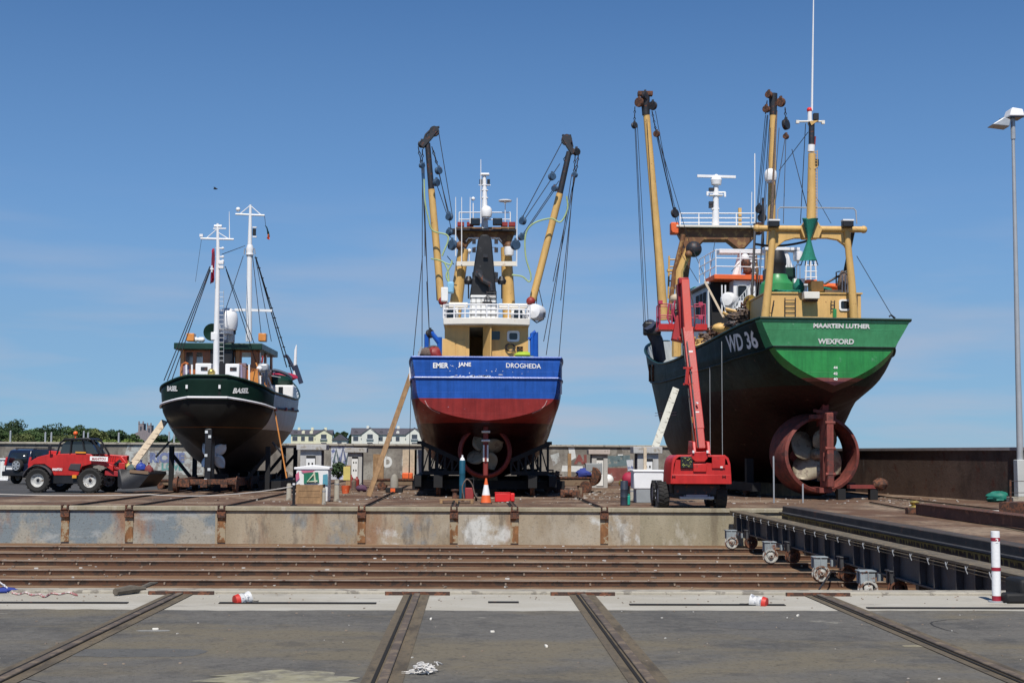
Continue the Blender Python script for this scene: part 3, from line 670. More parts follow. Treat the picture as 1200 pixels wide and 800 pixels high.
def block(c, r=.2, m_='steel_dark', parent=None, ax=None, name='pulley_block'):
    c = V(c); ax = ax or (random.choice((-1, 1))*random.uniform(.5, 1.1), .8, random.uniform(-.2, .2)); r *= .8; b_ = MB().lathe([(.01, -.09), (r, -.09), (r*1.05, -.03), (r*.85, 0), (r*1.05, .03), (r, .09), (.01, .09)], c, ax, 14)
    b_.box(c+V((0, 0, r*.9)), (.1, .2, r*.9)); return b_.build(name, m_, parent)
def chain(p, q, parent, m_='steel_dark', r=.05, name='chain'):
    p, q = V(p), V(q); n = max(int((q-p).length/.16), 2); mb_ = MB()
    for i in range(n):
        a = p.lerp(q, i/n); b_ = p.lerp(q, (i+1.15)/n); off = V((.045, 0, 0)) if i % 2 else V((0, .045, 0))
        mb_.path([a, (a+b_)/2+off, b_, (a+b_)/2-off, a], .022, 4, False)
    return mb_.build(name, m_, parent)
def railing(pts, h, parent, material='clean_white', rows=2, r=.022, post_every=1.0, name='railing', closed=False):
    """rails through pts (at deck level) with stanchions; one railing = one part"""
    mb_ = MB(); pts = [V(p) for p in pts]
    for k in range(1, rows+1): mb_.path([p+V((0, 0, h*k/rows)) for p in pts], r, 6)
    for a, b_ in zip(pts[:-1], pts[1:]):
        n = max(int(round((b_-a).length/post_every)), 1)
        for i in range(n+1): p = a.lerp(b_, i/n); mb_.tube(p, p+V((0, 0, h)), r*1.1, n=6)
    return mb_.build(name, material, parent)
def ladder(p, q, parent, wd=.35, n=7, m_='steel_dark', r=.02, name='ladder', across=(1, 0, 0)):
    p, q, ac = V(p), V(q), V(across).normalized()*wd/2; mb_ = MB().tube(p-ac, q-ac, r, n=6).tube(p+ac, q+ac, r, n=6)
    for i in range(n): c = p.lerp(q, (i+.5)/n); mb_.tube(c-ac, c+ac, r*.8, n=6)
    return mb_.build(name, m_, parent)
def radome(c, r, parent, m_='clean_white', name='radome'):
    c = V(c); return MB().lathe([(r*.55, -r*1.35), (r*.6, -r*1.05), (r*.9, -r*.95), (r, -r*.5), (r, r*.1), (r*.92, r*.5), (r*.7, r*.82), (r*.35, r), (0, r*1.03)], c, (0, 0, 1), 20).build(name, m_, parent)
def blade_prop(c, axis, R_, n, m_, parent, a0=0., hub=.16, wide=.42, twist=.6, blade_m=None):
    pr = MB().lathe([(.02, -hub*1.6), (hub*.6, -hub*1.3), (hub, -hub*.4), (hub, hub), (hub*.7, hub*1.4), (.02, hub*1.4)], c, axis, 16).build('propeller', m_, parent)
    ax = V(axis).normalized(); u = V((0, 0, 1)); a_ = ax.cross(u).normalized(); b_ = a_.cross(ax)
    for k in range(n):
        t = a0 + 2*math.pi*k/n; rd = a_*math.cos(t)+b_*math.sin(t); tg = ax.cross(rd); vs = []; fs = []; N = 8
        for i in range(N+1):
            q = i/N; rr = hub*.8 + (R_-hub*.8)*q; wd = R_*wide*(math.sin(math.pi*min(q*.82+.16, 1))**.7); tw = twist*(1-q*.5)
            for s_ in (-1, -.4, .4, 1):
                skew = R_*.12*q*q
                vs.append(V(c) + rd*(rr*(1-.06*s_*s_*q)) + (tg*math.cos(tw)+ax*math.sin(tw))*(wd*s_+skew) + ax*(.02*(1-s_*s_)))
        for i in range(N):
            for j in range(3): fs.append((i*4+j, i*4+j+1, (i+1)*4+j+1, (i+1)*4+j))
        MB().add(vs, fs).build('blade', blade_m or m_, pr, smooth=80, solid=.03)
    return pr
def win(c, w_, h, parent, frame='clean_white', glass='glass_dark', d=.05, right=(1, 0, 0), fw=.06, name='window', nrm_=None):
    """a rectangular window with rounded frame standing proud of its wall"""
    c = V(c); rt = V(right).normalized(); up_ = V((0, 0, 1)); n_ = rt.cross(up_); fr_ = MB()
    def rr(wd, hh, r, N=4):
        p = []
        for cx, cy, a0 in ((wd/2-r, hh/2-r, 0), (-wd/2+r, hh/2-r, 90), (-wd/2+r, -hh/2+r, 180), (wd/2-r, -hh/2+r, 270)):
            for k in range(N+1): a = R(a0+90*k/N); p.append((cx+r*math.cos(a), cy+r*math.sin(a)))
        return p
    o_ = rr(w_, h, min(w_, h)*.22); i_ = rr(w_-2*fw, h-2*fw, min(w_, h)*.15); vs = []; n = len(o_)
    for P, dd in ((o_, 0), (o_, d), (i_, d), (i_, .004)): vs += [c + rt*x + up_*y + n_*dd for x, y in P]
    fs = [(r_*n+k, r_*n+(k+1) % n, (r_+1)*n+(k+1) % n, (r_+1)*n+k) for r_ in range(3) for k in range(n)]
    f = fr_.add(vs, fs).build(name, frame, parent)
    MB().add([c + rt*x + up_*y + n_*.012 for x, y in i_], [list(range(n))]).build('pane', glass, f)
    return f
UPV = V((0, 0, 1))
rg_ = random.Random(21)
def gear_heap(c, r, m_, parent, name='gear_heap'):
    """a tangle of rope, chain ends and fittings nobody could count"""
    c = V(c); b_ = MB(); q = lambda s_=1: V((rg_.uniform(-1, 1)*r*1.3, rg_.uniform(-1, 1)*r, rg_.uniform(-.7, .7)*r))*s_
    for i in range(12): p = c+q(.8); b_.path(curve_pts([p, p+q(.5), p+q(.6), p+q(.5)], 3), rg_.uniform(.02, .05), 5)
    for i in range(7): b_.box(c+q(.8), (rg_.uniform(.1, .5)*r, rg_.uniform(.1, .6)*r, rg_.uniform(.1, .5)*r), rz=rg_.uniform(0, 3))
    b_.sphere(c-V((0, 0, r*.3)), r*.6, 1.3, 1, .7, n=12, m_=8, jit=.2)
    o = b_.build(name, m_, parent); o['kind'] = 'stuff'; return o

# ================================================================== BLUE TRAWLER (middle)
BY = 55.0
k55 = BY/F
def B(px, py, Y=BY): return at(px, py, Y)
c0 = B(569.5, 530); OX = c0.x
bt = thing('trawler', (OX, BY, 0), 'blue and red trawler with yellow derricks on a dark cradle, stern to the camera', 'fishing boat', 'boats out of the water')
st = [(0,   [(0, 3.02), (.9, 3.12), (1.8, 3.35), (2.45, 3.68), (2.68, 3.98), (2.78, 4.68), (2.90, 5.48)]),
      (.7,  [(0, 2.86), (.9, 2.93), (1.85, 3.1), (2.6, 3.42), (2.84, 3.9), (2.94, 4.66), (2.98, 5.44)]),
      (1.8, [(0, 2.62), (.7, 2.66), (1.7, 2.8), (2.62, 3.12), (2.98, 3.8), (3.04, 4.62), (3.05, 5.38)]),
      (3.6, [(0, 2.0), (.4, 2.05), (1.4, 2.2), (2.5, 2.65), (3.0, 3.6), (3.08, 4.58), (3.1, 5.3)]),
      (5.2, [(0, .55), (.3, .8), (1.1, 1.35), (2.4, 2.1), (3.02, 3.4), (3.12, 4.52), (3.14, 5.2)]),
      (9,   [(0, .5), (.5, .62), (1.6, 1.0), (2.6, 1.8), (3.08, 3.2), (3.18, 4.5), (3.2, 5.15)]),
      (14,  [(0, .5), (.5, .62), (1.5, 1.0), (2.5, 1.8), (3.0, 3.2), (3.15, 4.6), (3.2, 5.4)]),
      (18,  [(0, .5), (.3, .7), (.9, 1.2), (1.7, 2.1), (2.35, 3.4), (2.75, 4.9), (2.95, 6.0)]),
      (21,  [(0, .6), (.12, .9), (.35, 1.5), (.7, 2.4), (1.2, 3.7), (1.75, 5.3), (2.1, 6.6)]),
      (23,  [(0, 1.4), (.04, 1.7), (.08, 2.3), (.15, 3.2), (.3, 4.4), (.45, 5.8), (.6, 7.1)])]
bh = Hull(st, (OX, BY, 0), 0)
mat('hull_blue', (.5, .5, .5), .4, var=.16, vscale=1.1, patch=(.42, .46, .6), pamt=.03, pscale=5, coat=.1, bump=.12, bscale=5, streak=.25, plates=.25,
    spec=.3, bands=[(0, (.035, .004, .004)), (2.95, (.24, .022, .018)), (3.9, (.014, .085, .38)), (8, (.014, .085, .38))])  # lowest red band darkened: shade under the hull put into the colour
hb = bh.mb().build('hull', 'hull_blue', bt, smooth=42, solid=.1); bvh = bh.bvh()
bh.deck(lambda s: 4.5+.0*s, bt, 'grey_paint')
J = bh.np_-1
MB().path(bh.line(J, .02), .05, 6).build('rail_cap', 'blue_paint', bt)
MB().path(bh.line(J-4, .03, .0), .045, 6).build('rubbing_strake', 'blue_paint', bt)
# small pale marks in a row and scattered over the transom, and lettering
def decal(pts, H_bvh, m_, parent, off=.012, name='hull_decal', nrm_=V((0, -1, 0)), n=1):
    ps = []
    for p in pts:
        hit = H_bvh.ray_cast(V(p)+nrm_*3, -nrm_, 8); ps.append(hit[0]+nrm_*off if hit[0] is not None else V(p))
    return MB().add(ps, [list(range(len(ps)))]).build(name, m_, parent)
rp_ = random.Random(3)
wp = MB()
def blob(px, py, wx, hy):
    n = 9; pts = []
    for k in range(n):
        a = 2*math.pi*k/n; j = rp_.uniform(.6, 1.2); p = B(px+wx*math.cos(a)*j, py+hy*math.sin(a)*j); hit = bvh.ray_cast(p+V((0, -3, 0)), V((0, 1, 0)), 8)
        pts.append(hit[0]+V((0, -.008, 0)) if hit[0] is not None else p)
    wp.add(pts, [list(range(n))])
for i in range(34): blob(rp_.gauss(556, 16), 441+rp_.gauss(0, .9), rp_.uniform(1, 4), rp_.uniform(.3, .9))
for i in range(26): blob(rp_.uniform(520, 622), rp_.uniform(424, 443), rp_.uniform(.3, .9), rp_.uniform(.3, .7))
wp.build('transom_marks', mat('mark_pale', (.72, .75, .8), .5, var=.1), bt)['kind'] = 'stuff'
put_text('lettering', 'EMER', B(516.5, 428, BY), (1, 0, 0.01), UPV, 18*k55, 6.2*k55, 'letter_white', bt, bvh, .03)
put_text('lettering', 'JANE', B(544.5, 427.5, BY), (1, 0, 0), UPV, 15*k55, 6.2*k55, 'letter_white', bt, bvh, .03)
put_text('lettering', 'DROGHEDA', B(613.5, 428.5, BY), (1, 0, -.02), UPV, 41*k55, 5.6*k55, 'letter_white', bt, bvh, .01)
# thin pale line round the red transom bottom
for sg in (-1, 1):
    pts = []
    for px_, py_ in ((77, 469), (74, 475), (68, 480), (58, 484)):
        p = B(569.5+sg*px_*.93, py_); hit = bvh.ray_cast(p+V((0, -3, 0)), V((0, 1, 0)), 8); pts.append((hit[0] if hit[0] is not None else p)+V((0, -.02, 0)))
    MB().path(pts, .018, 5).build('draft_line', mat('line_pink', (.55, .3, .28), .7), bt)
# rudder, propeller, nozzle
rz = lambda py, Y: B(569, py, Y).z
MB().box((OX, BY+1.5, 1.9), (.2, .9, 2.1)).build('rudder', mat('rudder_red', (.2, .025, .02), .6, var=.2), bt, bevel=.04)
ru = MB(); [ru.tube((OX-.17, BY+1.02, z), (OX+.17, BY+1.02, z), .045, n=8) for z in (2.6, 2.25)]; ru.build('rudder_fitting', 'white_paint', bt)
MB().box((OX, BY+1.035, 1.75), (.22, .02, .65)).build('anode', 'white_paint', bt)
MB().box((OX, BY+1.02, 1.75), (.09, .03, .68)).build('anode_strip', 'rudder_red', bt)
nzm = mat('nozzle_red', (.26, .05, .045), .6, var=.3, patch=(.4, .3, .25), pamt=.2)
pc = V((OX-.02, BY+2.6, 1.82))
MB().lathe([(.98, -.45), (1.06, -.3), (1.1, 0), (1.02, .45), (.96, .45), (.9, 0), (.93, -.42), (.98, -.45)], pc, (0, 1, 0), 40).build('nozzle', nzm, bt)
blade_prop(pc, (0, 1, 0), .86, 4, mat('prop_dull', (.32, .28, .2), .5, metal=.2, var=.25, patch=(.2, .16, .12), pamt=.5), bt, a0=R(35), hub=.17, wide=.40)
MB().box((OX, BY+4, 1.75), (.3, 2, .7)).build('stern_tube', 'antifoul', bt)
for s_ in (-1, 1): MB().box((OX+s_*2.7, BY+7, 2.2), (.5, .5, .14)).build('bilge_keel', 'black_paint', bt)
# deckhouse (yellow), Y 58 to 63
DY = 58.3
def Bd(px, py, Y=DY): return at(px, py, Y)
x0, x1 = Bd(521, 400).x, Bd(619, 400).x; zt, zb_ = Bd(569, 379).z, 4.4; xc = (x0+x1)/2
dx0, dx1 = Bd(550, 400).x, Bd(566, 400).x; zd = Bd(560, 383).z
hs = MB(); wt = .12
hs.box(((x0+dx0)/2, DY+wt/2, (zt+zb_)/2), (dx0-x0, wt, zt-zb_)); hs.box(((x1+dx1)/2, DY+wt/2, (zt+zb_)/2), (x1-dx1, wt, zt-zb_)); hs.box(((dx0+dx1)/2, DY+wt/2, (zt+zd)/2), (dx1-dx0, wt, zt-zd))
for x in (x0+wt/2, x1-wt/2): hs.box((x, DY+3.0, (zt+zb_)/2), (wt, 6-.2, zt-zb_))
hs.box((xc, DY+5.98, (zt+zb_)/2), (x1-x0, wt, zt-zb_))
hs.build('deckhouse', mat('yellow_house', (.68, .42, .15), .5, var=.08, patch=(.35, .18, .07), pamt=.08, streak=.1), bt)
MB().box((xc, DY+2.9, 4.46), (x1-x0-.3, 5.6, .06)).build('house_floor', 'black_paint', bt)
for a_, b__, c__, nm in ((522, 537, 393, 'panel_line'), (538, 549, 395, 'panel_line')):
    MB().box(((Bd(a_, 0).x+Bd(b__, 0).x)/2, DY-.015, (Bd(0, c__).z+zb_)/2), (Bd(b__, 0).x-Bd(a_, 0).x, .03, Bd(0, c__).z-zb_)).build('access_panel', 'yellow_house', bt, bevel=.008)
dr = MB().beam((dx1+.02, DY-.02, (zd+zb_)/2), (dx1+.32, DY-.62, (zd+zb_)/2), .05, zd-zb_).build('door', 'yellow_house', bt)
MB().tube((dx1+.3, DY-.66, 5.5), (dx1+.22, DY-.7, 5.5), .03).build('handle', 'steel_dark', dr)
win(Bd(580, 393, DY-.003), .48, .42, bt, frame='yellow_house', fw=.03, d=.03)
win(Bd(601.5, 394, DY-.003), .52, .46, bt, fw=.09, d=.05)
for zz in (5.75, 5.85): MB().sphere(Bd(551.5+(zz-5.75)*60, 386, DY+3.5), .11, n=10, m_=6).build('lamp', 'clean_white', bt)
hw = MB()
for k_ in range(3): hw.path([Bd(597+5*math.cos(a*.5)+k_, 407+4.5*math.sin(a*.5), DY-.07-.03*k_) for a in range(14)], .018, 5, False)
hw.build('coiled_hose', 'cable', bt)
bo = MB(); [bo.box(Bd(x, 409, DY-.1), (.07, .1, .2)) for x in (607, 611.5)]; bo.box(Bd(609, 407, DY-.1), (.26, .1, .07)); bo.build('hook_rack', 'steel_dark', bt)
gn = MB(); gn.sphere(Bd(613, 416, DY-.4), .28, 1.4, .8, .5, n=9, m_=6, jit=.2); gn.build('green_net_heap', mat('lime', (.3, .42, .04), .9, var=.3), bt)
# upper deck: bowed white fascia and railing
fz0, fz1 = Bd(569, 380, DY-.6).z, Bd(569, 372.5, DY-.6).z
def arc_y(x): return DY-.75+.11*(x-xc)**2
xs = [x0-.05+(x1-x0+.1)*i/16 for i in range(17)]
MB().prism([(x, arc_y(x), fz0) for x in xs]+[(x1+.05, DY+6.2, fz0), (x0-.05, DY+6.2, fz0)], (0, 0, fz1-fz0)).build('upper_deck', mat('cream_white', (.74, .70, .62), .5, var=.06, patch=(.5, .3, .15), pamt=.18, pscale=5), bt, bevel=.02)
zr = fz1; rh = Bd(569, 357, DY-.6).z-zr
railing([(x, arc_y(x)+.05, zr) for x in xs[::2]], rh, bt, rows=3, post_every=1.3, r=.03)
railing([(x0, DY-.2, zr), (x0, DY+6, zr)], rh, bt, rows=3, r=.025); railing([(x1, DY-.2, zr), (x1, DY+6, zr)], rh, bt, rows=3, r=.025)
# wheelhouse level casing in white, side houses behind the rail
WYY = 60.2
def Bw(px, py, Y=WYY): return at(px, py, Y)
cx0, cx1 = Bw(552, 0).x, Bw(586, 0).x
MB().prism([(cx0, WYY, zr), (cx1, WYY, zr), (cx1-.08, WYY, Bw(0, 341).z), (cx0+.08, WYY, Bw(0, 341).z)], (0, 2.6, 0)).build('casing', 'white_paint', bt, bevel=.03)
gr_ = MB(); zc0, zc1 = Bw(0, 371).z, Bw(0, 344).z
for i in range(6): x = cx0+.1+(cx1-cx0-.2)*i/5; gr_.box((x, WYY-.02, (zc0+zc1)/2), (.018, .03, zc1-zc0))
for i in range(5): z = zc0+(zc1-zc0)*i/4; gr_.box(((cx0+cx1)/2, WYY-.022, z), (cx1-cx0-.1, .03, .018))
gr_.path([Bw(571+3.6*math.cos(a*.6), 351+4*math.sin(a*.6), WYY-.06) for a in range(12)], .015, 5, False); gr_.box(Bw(571, 354, WYY-.05), (.42, .04, .06))
gr_.build('casing_frame', 'steel_dark', bt)
for a_, b__ in ((524, 540), (601, 617)):
    wx0, wx1 = Bw(a_, 0, 61).x, Bw(b__, 0, 61).x
    MB().box(((wx0+wx1)/2, 61.9, (zr+Bw(0, 351).z)/2), (wx1-wx0, 1.8, Bw(0, 351).z-zr)).build('side_house', 'white_paint', bt, bevel=.03)
    win(((wx0+wx1)/2, 60.99, Bw(0, 362).z), .5, .55, bt)
MB().box(((Bw(519, 0).x+Bw(551, 0).x)/2, 60.6, Bw(0, 352).z), (Bw(551, 0).x-Bw(519, 0).x, .2, .22)).build('derrick_crossbeam', 'cream_white', bt, bevel=.03)
MB().box(((Bw(587, 0).x+Bw(620, 0).x)/2, 60.6, Bw(0, 352.5).z), (Bw(620, 0).x-Bw(587, 0).x, .2, .2)).build('derrick_crossbeam', 'cream_white', bt, bevel=.03)
for x_ in (519, 622): MB().sphere(Bw(x_, 353, 60.6), .2, n=12, m_=8).build('derrick_heel', 'dark_red', bt)
# funnel: black tapering casing
fy = 60.6
f0, f1, f2, f3 = Bw(553, 0, fy).x, Bw(584, 0, fy).x, Bw(562, 0, fy).x, Bw(578, 0, fy).x; z0, z1 = Bw(0, 342, fy).z, Bw(0, 272, fy).z
mb_ = MB(); vs = []; N = 7
prof = [(z0, f0, f1, 1.5), (z0+(z1-z0)*.5, f0+(f2-f0)*.52, f1+(f3-f1)*.52, 1.2), (z1-.15, f2, f3, .8), (z1, f2+.07, f3-.07, .7), (z1+.1, f2+.17, f3-.17, .5)]
for z, a_, b__, dp in prof: vs += [(a_, fy, z), (b__, fy, z), (b__, fy+dp, z), (a_, fy+dp, z)]
fs = [(i*4+k, i*4+(k+1) % 4, (i+1)*4+(k+1) % 4, (i+1)*4+k) for i in range(4) for k in range(4)]+[(16, 17, 18, 19)]
fn = mb_.add(vs, fs).build('funnel', mat('funnel_black', (.010, .010, .011), .5, var=.4, patch=(.05, .05, .05), pamt=.2), bt, smooth=30, bevel=.05)
pp = MB(); pp.path([Bw(561, 321, fy-.15), Bw(566, 328, fy-.2), Bw(575, 333, fy-.2), Bw(576, 341, fy-.2)], .13, 10); pp.lathe([(.01, -.05), (.17, -.05), (.17, .05)], Bw(561, 320, fy-.18), (0, 1, 0), 14); pp.box(Bw(569, 300, fy-.05), (.2, .14, .14))
pp.build('exhaust_pipe', 'steel_dark', fn)
# gantry: two leaning yellow legs and a brown cross beam with webs
GY = 62.5
def Bg(px, py, Y=GY): return at(px, py, Y)
for a_, b__ in (((532, 374), (543, 292)), ((597, 374), (593, 290))):
    MB().path([Bg(*a_), Bg(*b__)], [.3, .24], 14).build('gantry_leg', 'yellow_paint', bt)
brn = mat('brown_beam', (.17, .075, .03), .6, var=.3, patch=(.3, .17, .06), pamt=.5)
zt_, zbm = Bg(0, 266).z, Bg(0, 277).z; L_, R__ = Bg(533, 0).x, Bg(604, 0).x
ol = [(533, 266), (604, 266), (604, 270), (599, 283), (591, 289), (589, 284), (583, 277), (556, 277), (549, 284), (546, 290), (541, 286), (534, 272)]
MB().prism([Bg(*p) for p in ol], (0, .7, 0)).build('gantry_beam', brn, bt, bevel=.02)
MB().box(((L_+R__)/2, GY+.3, zt_+.03), (R__-L_+.2, 1.4, .07)).build('gantry_platform', 'steel_dark', bt)
railing([Bg(538, 265.5, GY+.1), Bg(598, 265.5, GY+.1)], 17*GY/F, bt, rows=2, post_every=1.3); railing([Bg(538, 265.5, GY+.9), Bg(598, 265.5, GY+.9)], 17*GY/F, bt, rows=2, post_every=1.3)
for x_, y_ in ((557, 260), (583, 260)):
    fl = MB().box(Bg(x_, y_, GY-.5), (.42, .3, .3)).build('floodlight', 'black_paint', bt, bevel=.03); MB().box(Bg(x_, y_, GY-.66), (.32, .03, .2)).build('lens', 'glass_dark', fl)
for x_ in (540, 551, 591, 600): MB().box(Bg(x_, 263, GY-.3), (.3, .3, .18)).build('shackle_box', 'dark_red', bt)
for x_ in (539, 596): MB().sphere(Bg(x_, 288, GY-.3), .2, n=12, m_=8).build('lamp_globe', brn, bt)
# mast with radome and lights
MB().path([Bg(568, 268), Bg(568, 232), Bg(567.5, 205)], [.16, .11, .08], 10).build('mast', 'clean_white', bt)
mk = MB(); mk.box(Bg(568, 205), (.42, .3, .03)); mk.box(Bg(568, 217), (.45, .2, .03)); mk.box(Bg(568, 223), (.3, .2, .03)); mk.box(Bg(568, 232), (.3, .2, .03)); mk.tube(Bg(561, 217), Bg(575, 217), .02); mk.tube(Bg(563.5, 203.5), Bg(573, 203.5), .03)
mk.build('mast_bracket', 'clean_white', bt)
for x_ in (563.5, 572.5): MB().box(Bg(x_, 213), (.13, .13, .2)).build('navigation_light', 'black_paint', bt)
radome(Bg(570, 248, GY-.3), .25, bt)
for (a_, b__, y0_, y1_) in ((534, 534, 231, 300), (541, 541, 231, 310), (551, 551, 231, 262), (606, 605.5, 232, 312), (563.5, 563.5, 187, 262)):
    MB().path([Bg(b__, y1_, GY-.6), Bg(a_, y0_, GY-.6)], [.03, .015], 5).build('whip_antenna', 'clean_white', bt)
MB().tube(Bg(554.5, 262), Bg(554.5, 238), .025).sphere(Bg(554.5, 233), .09, n=10, m_=6).build('gps_aerial', 'clean_white', bt)
MB().tube(Bg(592, 262), Bg(592, 236), .02).lathe([(.3, 0), (.3, .05), (.1, .07), (.05, -.1)], Bg(592, 236), (0, 0, 1), 14).build('satellite_disc', 'clean_white', bt)
MB().beam(Bg(535, 309, GY-.5), Bg(606, 309, GY-.5), .12, .2).build('aerial_bar', 'cream_white', bt)
MB().tube(Bg(596, 312), Bg(596, 300), .03).lathe([(.01, -.2), (.2, -.2), (.22, 0), (.2, .18), (.01, .2)], Bg(596.5, 294, GY-.5), (0, 0, 1), 16).build('dome_antenna', 'clean_white', bt)
MB().tube(Bg(550, 309), Bg(550, 296), .02).sphere(Bg(550, 294), .1, n=8, m_=6).build('aerial', 'clean_white', bt)
for x_ in (549, 588): MB().lathe([(.01, 0), (.16, 0), (.2, .14), (.1, .34), (.01, .36)], Bg(x_, 333, 61), (0, 0, 1), 12).tube(Bg(x_, 333, 61), Bg(x_, 350, 61), .03).build('deck_lamp', 'black_paint', bt)
for x_ in (555.5, 581.5): 
    for y_ in (283, 293, 322, 328): MB().box(Bg(x_, y_, 61), (.16, .14, .2)).tube(Bg(x_, y_-3, 61), Bg(568, y_-3, 61), .015).build('work_lamp', 'steel_dark', bt)
MB().path([Bg(546, 283, GY), Bg(549, 279, GY-.1), Bg(585, 279, GY-.1), Bg(588, 283, GY)], .03, 6).build('conduit', 'clean_white', bt)
ladder(Bd(576, 352, 60.0), Bd(576, 341, 60.0), bt, wd=.4, n=3)
# derricks
DYY = 61.0
def Bk(px, py, Y=DYY): return at(px, py, Y)
def derrick(foot, mid, tip, lab):
    d = MB().path([Bk(*foot), Bk(*mid)], [.165, .15], 14).build('derrick', 'yellow_paint', bt); d['label'] = lab
    MB().path([Bk(*mid), Bk(*tip)], [.135, .12], 14).build('derrick_tip', 'steel_dark', d); return d
d1 = derrick((517, 352), (505.5, 222), (501, 168), 'left yellow derrick')
d2 = derrick((624, 352), (656, 227), (667, 178), 'right yellow derrick')
MB().beam(Bk(494, 172), Bk(511, 152), .32, .22).lathe([(.01, -.12), (.22, -.12), (.22, .12), (.01, .12)], Bk(509, 154), (0, 1, 0), 12).build('head_fitting', 'steel_dark', d1)
MB().beam(Bk(672, 180), Bk(661, 162), .3, .2).lathe([(.01, -.12), (.24, -.12), (.24, .12), (.01, .12)], Bk(664, 164), (0, 1, 0), 12).build('head_fitting', 'steel_dark', d2)
MB().path([Bk(495, 170), Bk(499, 158), Bk(507, 150), Bk(515, 149)], .05, 6).build('guard_bar', 'steel_dark', d1)
MB().path([Bk(659, 158), Bk(667, 165), Bk(671, 172), Bk(668, 158)], .05, 6).build('guard_bar', 'steel_dark', d2)
block(Bk(494.5, 169), .2, 'steel_dark', d1); block(Bk(675.5, 178), .2, 'steel_dark', d2)
for a_, b__ in (((490, 172), (494, 192)), ((495, 175), (495, 190)), ((506, 172), (512, 192))): chain(Bk(*a_), Bk(*b__), d1)
for a_, b__ in (((674, 182), (673, 202)), ((678, 180), (675, 202)), ((664, 180), (661, 188))): chain(Bk(*a_), Bk(*b__), d2)
blu = mat('block_blue', (.03, .07, .13), .6, var=.3, patch=RUST, pamt=.2)
for x_, y_, r_ in ((514, 200, .2), (511.5, 214, .2), (526.5, 254, .2), (526.5, 272, .18), (530, 287, .28), (494.5, 194, .14)): block(Bk(x_, y_, 60.6), r_, blu, bt)
for x_, y_, r_ in ((647, 207, .2), (650, 221, .16), (612.5, 259, .2), (611, 278, .17), (604, 287, .27), (673.5, 205, .14)): block(Bk(x_, y_, 60.6), r_, blu, bt)
for a_, b__ in (((514, 155), (530, 252)), ((508, 176), (514, 198)), ((514, 202), (526, 250)), ((512, 217), (524, 252)), ((515, 204), (529, 270)), ((495, 196), (494.5, 416)), ((496, 196), (504, 416)), ((497, 190), (498, 300)),
                ((495, 300), (484, 420)), ((503, 176), (512, 352)), ((494, 196), (501, 330)), ((500, 330), (503, 390)), ((526, 276), (533, 283)), ((524, 300), (532, 310))): cable(Bk(*a_), Bk(*b__), bt)
for a_, b__ in (((660, 164), (612, 255)), ((659, 166), (611, 257)), ((656, 192), (648, 204)), ((646, 210), (614, 258)), ((649, 224), (612, 278)), ((655, 212), (607, 283)), ((673, 208), (648, 330)), ((673, 208), (657, 352)), ((674, 208), (637, 400)),
                ((672, 208), (655, 418)), ((670, 204), (640, 416)), ((655, 235), (622, 350)), ((630, 332), (628, 366)), ((630, 332), (639, 372))): cable(Bk(*a_), Bk(*b__), bt)
for pts in ([(497, 210), (498, 235), (502, 255), (507, 270), (523, 275), (525, 282), (520, 295), (518, 300)], [(505, 303), (515, 305), (527, 310), (530, 305)], [(521, 308), (525, 318), (526, 330), (523, 322), (530, 308)]):
    MB().path(curve_pts([Bk(*p, 60.4) for p in pts]), .035, 6).build('slack_rope', 'rope_green', bt)
for pts in ([(664, 230), (665, 245), (657, 260), (645, 256), (625, 262), (616, 275), (616, 300), (622, 322), (620, 330), (612, 324), (600, 322)],):
    MB().path(curve_pts([Bk(*p, 60.4) for p in pts]), .035, 6).build('slack_rope', 'rope_green', bt)
# liferaft canister on the right
MB().lathe([(.01, -.5), (.28, -.45), (.34, -.3), (.34, .3), (.28, .45), (.01, .5)], Bk(628.5, 366, 58.6), (.35, 1, 0), 18).build('liferaft_canister', 'clean_white', bt)
MB().path([Bk(621, 372, 58.4), Bk(629, 378, 58.4), Bk(637, 374, 58.4), Bk(638, 366, 58.4)], .03, 6).build('raft_cradle', 'steel_dark', bt)
MB().box(Bk(521, 345, 60), (.3, .3, .6)).build('locker', 'white_paint', bt, bevel=.03); MB().box(Bk(528, 337, 60.5), (.3, .3, .5)).build('lamp_box', mat('pale_blue', (.2, .42, .6), .5), bt, bevel=.06)
# blue A posts at the stern quarters
for pts in ([(500, 417), (500, 392), (506, 390), (515, 402)], [(515, 418), (515, 395)], [(624, 417), (624, 391), (628, 389)], [(628, 418), (628, 390), (620, 398)]):
    MB().path([at(*p, 57) for p in pts], .1, 8).build('quarter_post', 'blue_paint', bt)
MB().path(curve_pts([at(*p, 56.5) for p in ((496, 417), (501, 409), (508, 406), (514, 408))]), .06, 7).build('hose', 'cable', bt)
block(at(504, 391, 57), .22, 'steel_dark', bt); MB().sphere(at(509, 415, 56.5), .3, n=10, m_=7, jit=.15).build('float', 'dark_red', bt); MB().sphere(at(503, 414, 56.6), .35, 1.3, 1, .7, n=10, m_=7, jit=.1).build('net_heap', 'netting_brown', bt)
MB().beam(at(490, 418, 55.6), at(494, 406, 55.6), .08, .08).build('strut', 'galv', bt)
MB().beam(at(481.5, 448, 56), at(481.5, 430, 56), .12, .12).build('fender', 'clean_white', bt); MB().beam(at(657.5, 462, 56), at(657.5, 425, 56), .07, .1).build('fender', 'clean_white', bt)
MB().tube(at(482, 445, 55.8), at(479, 560, 55.8), .012, n=4).build('hanging_line', 'cable', bt)

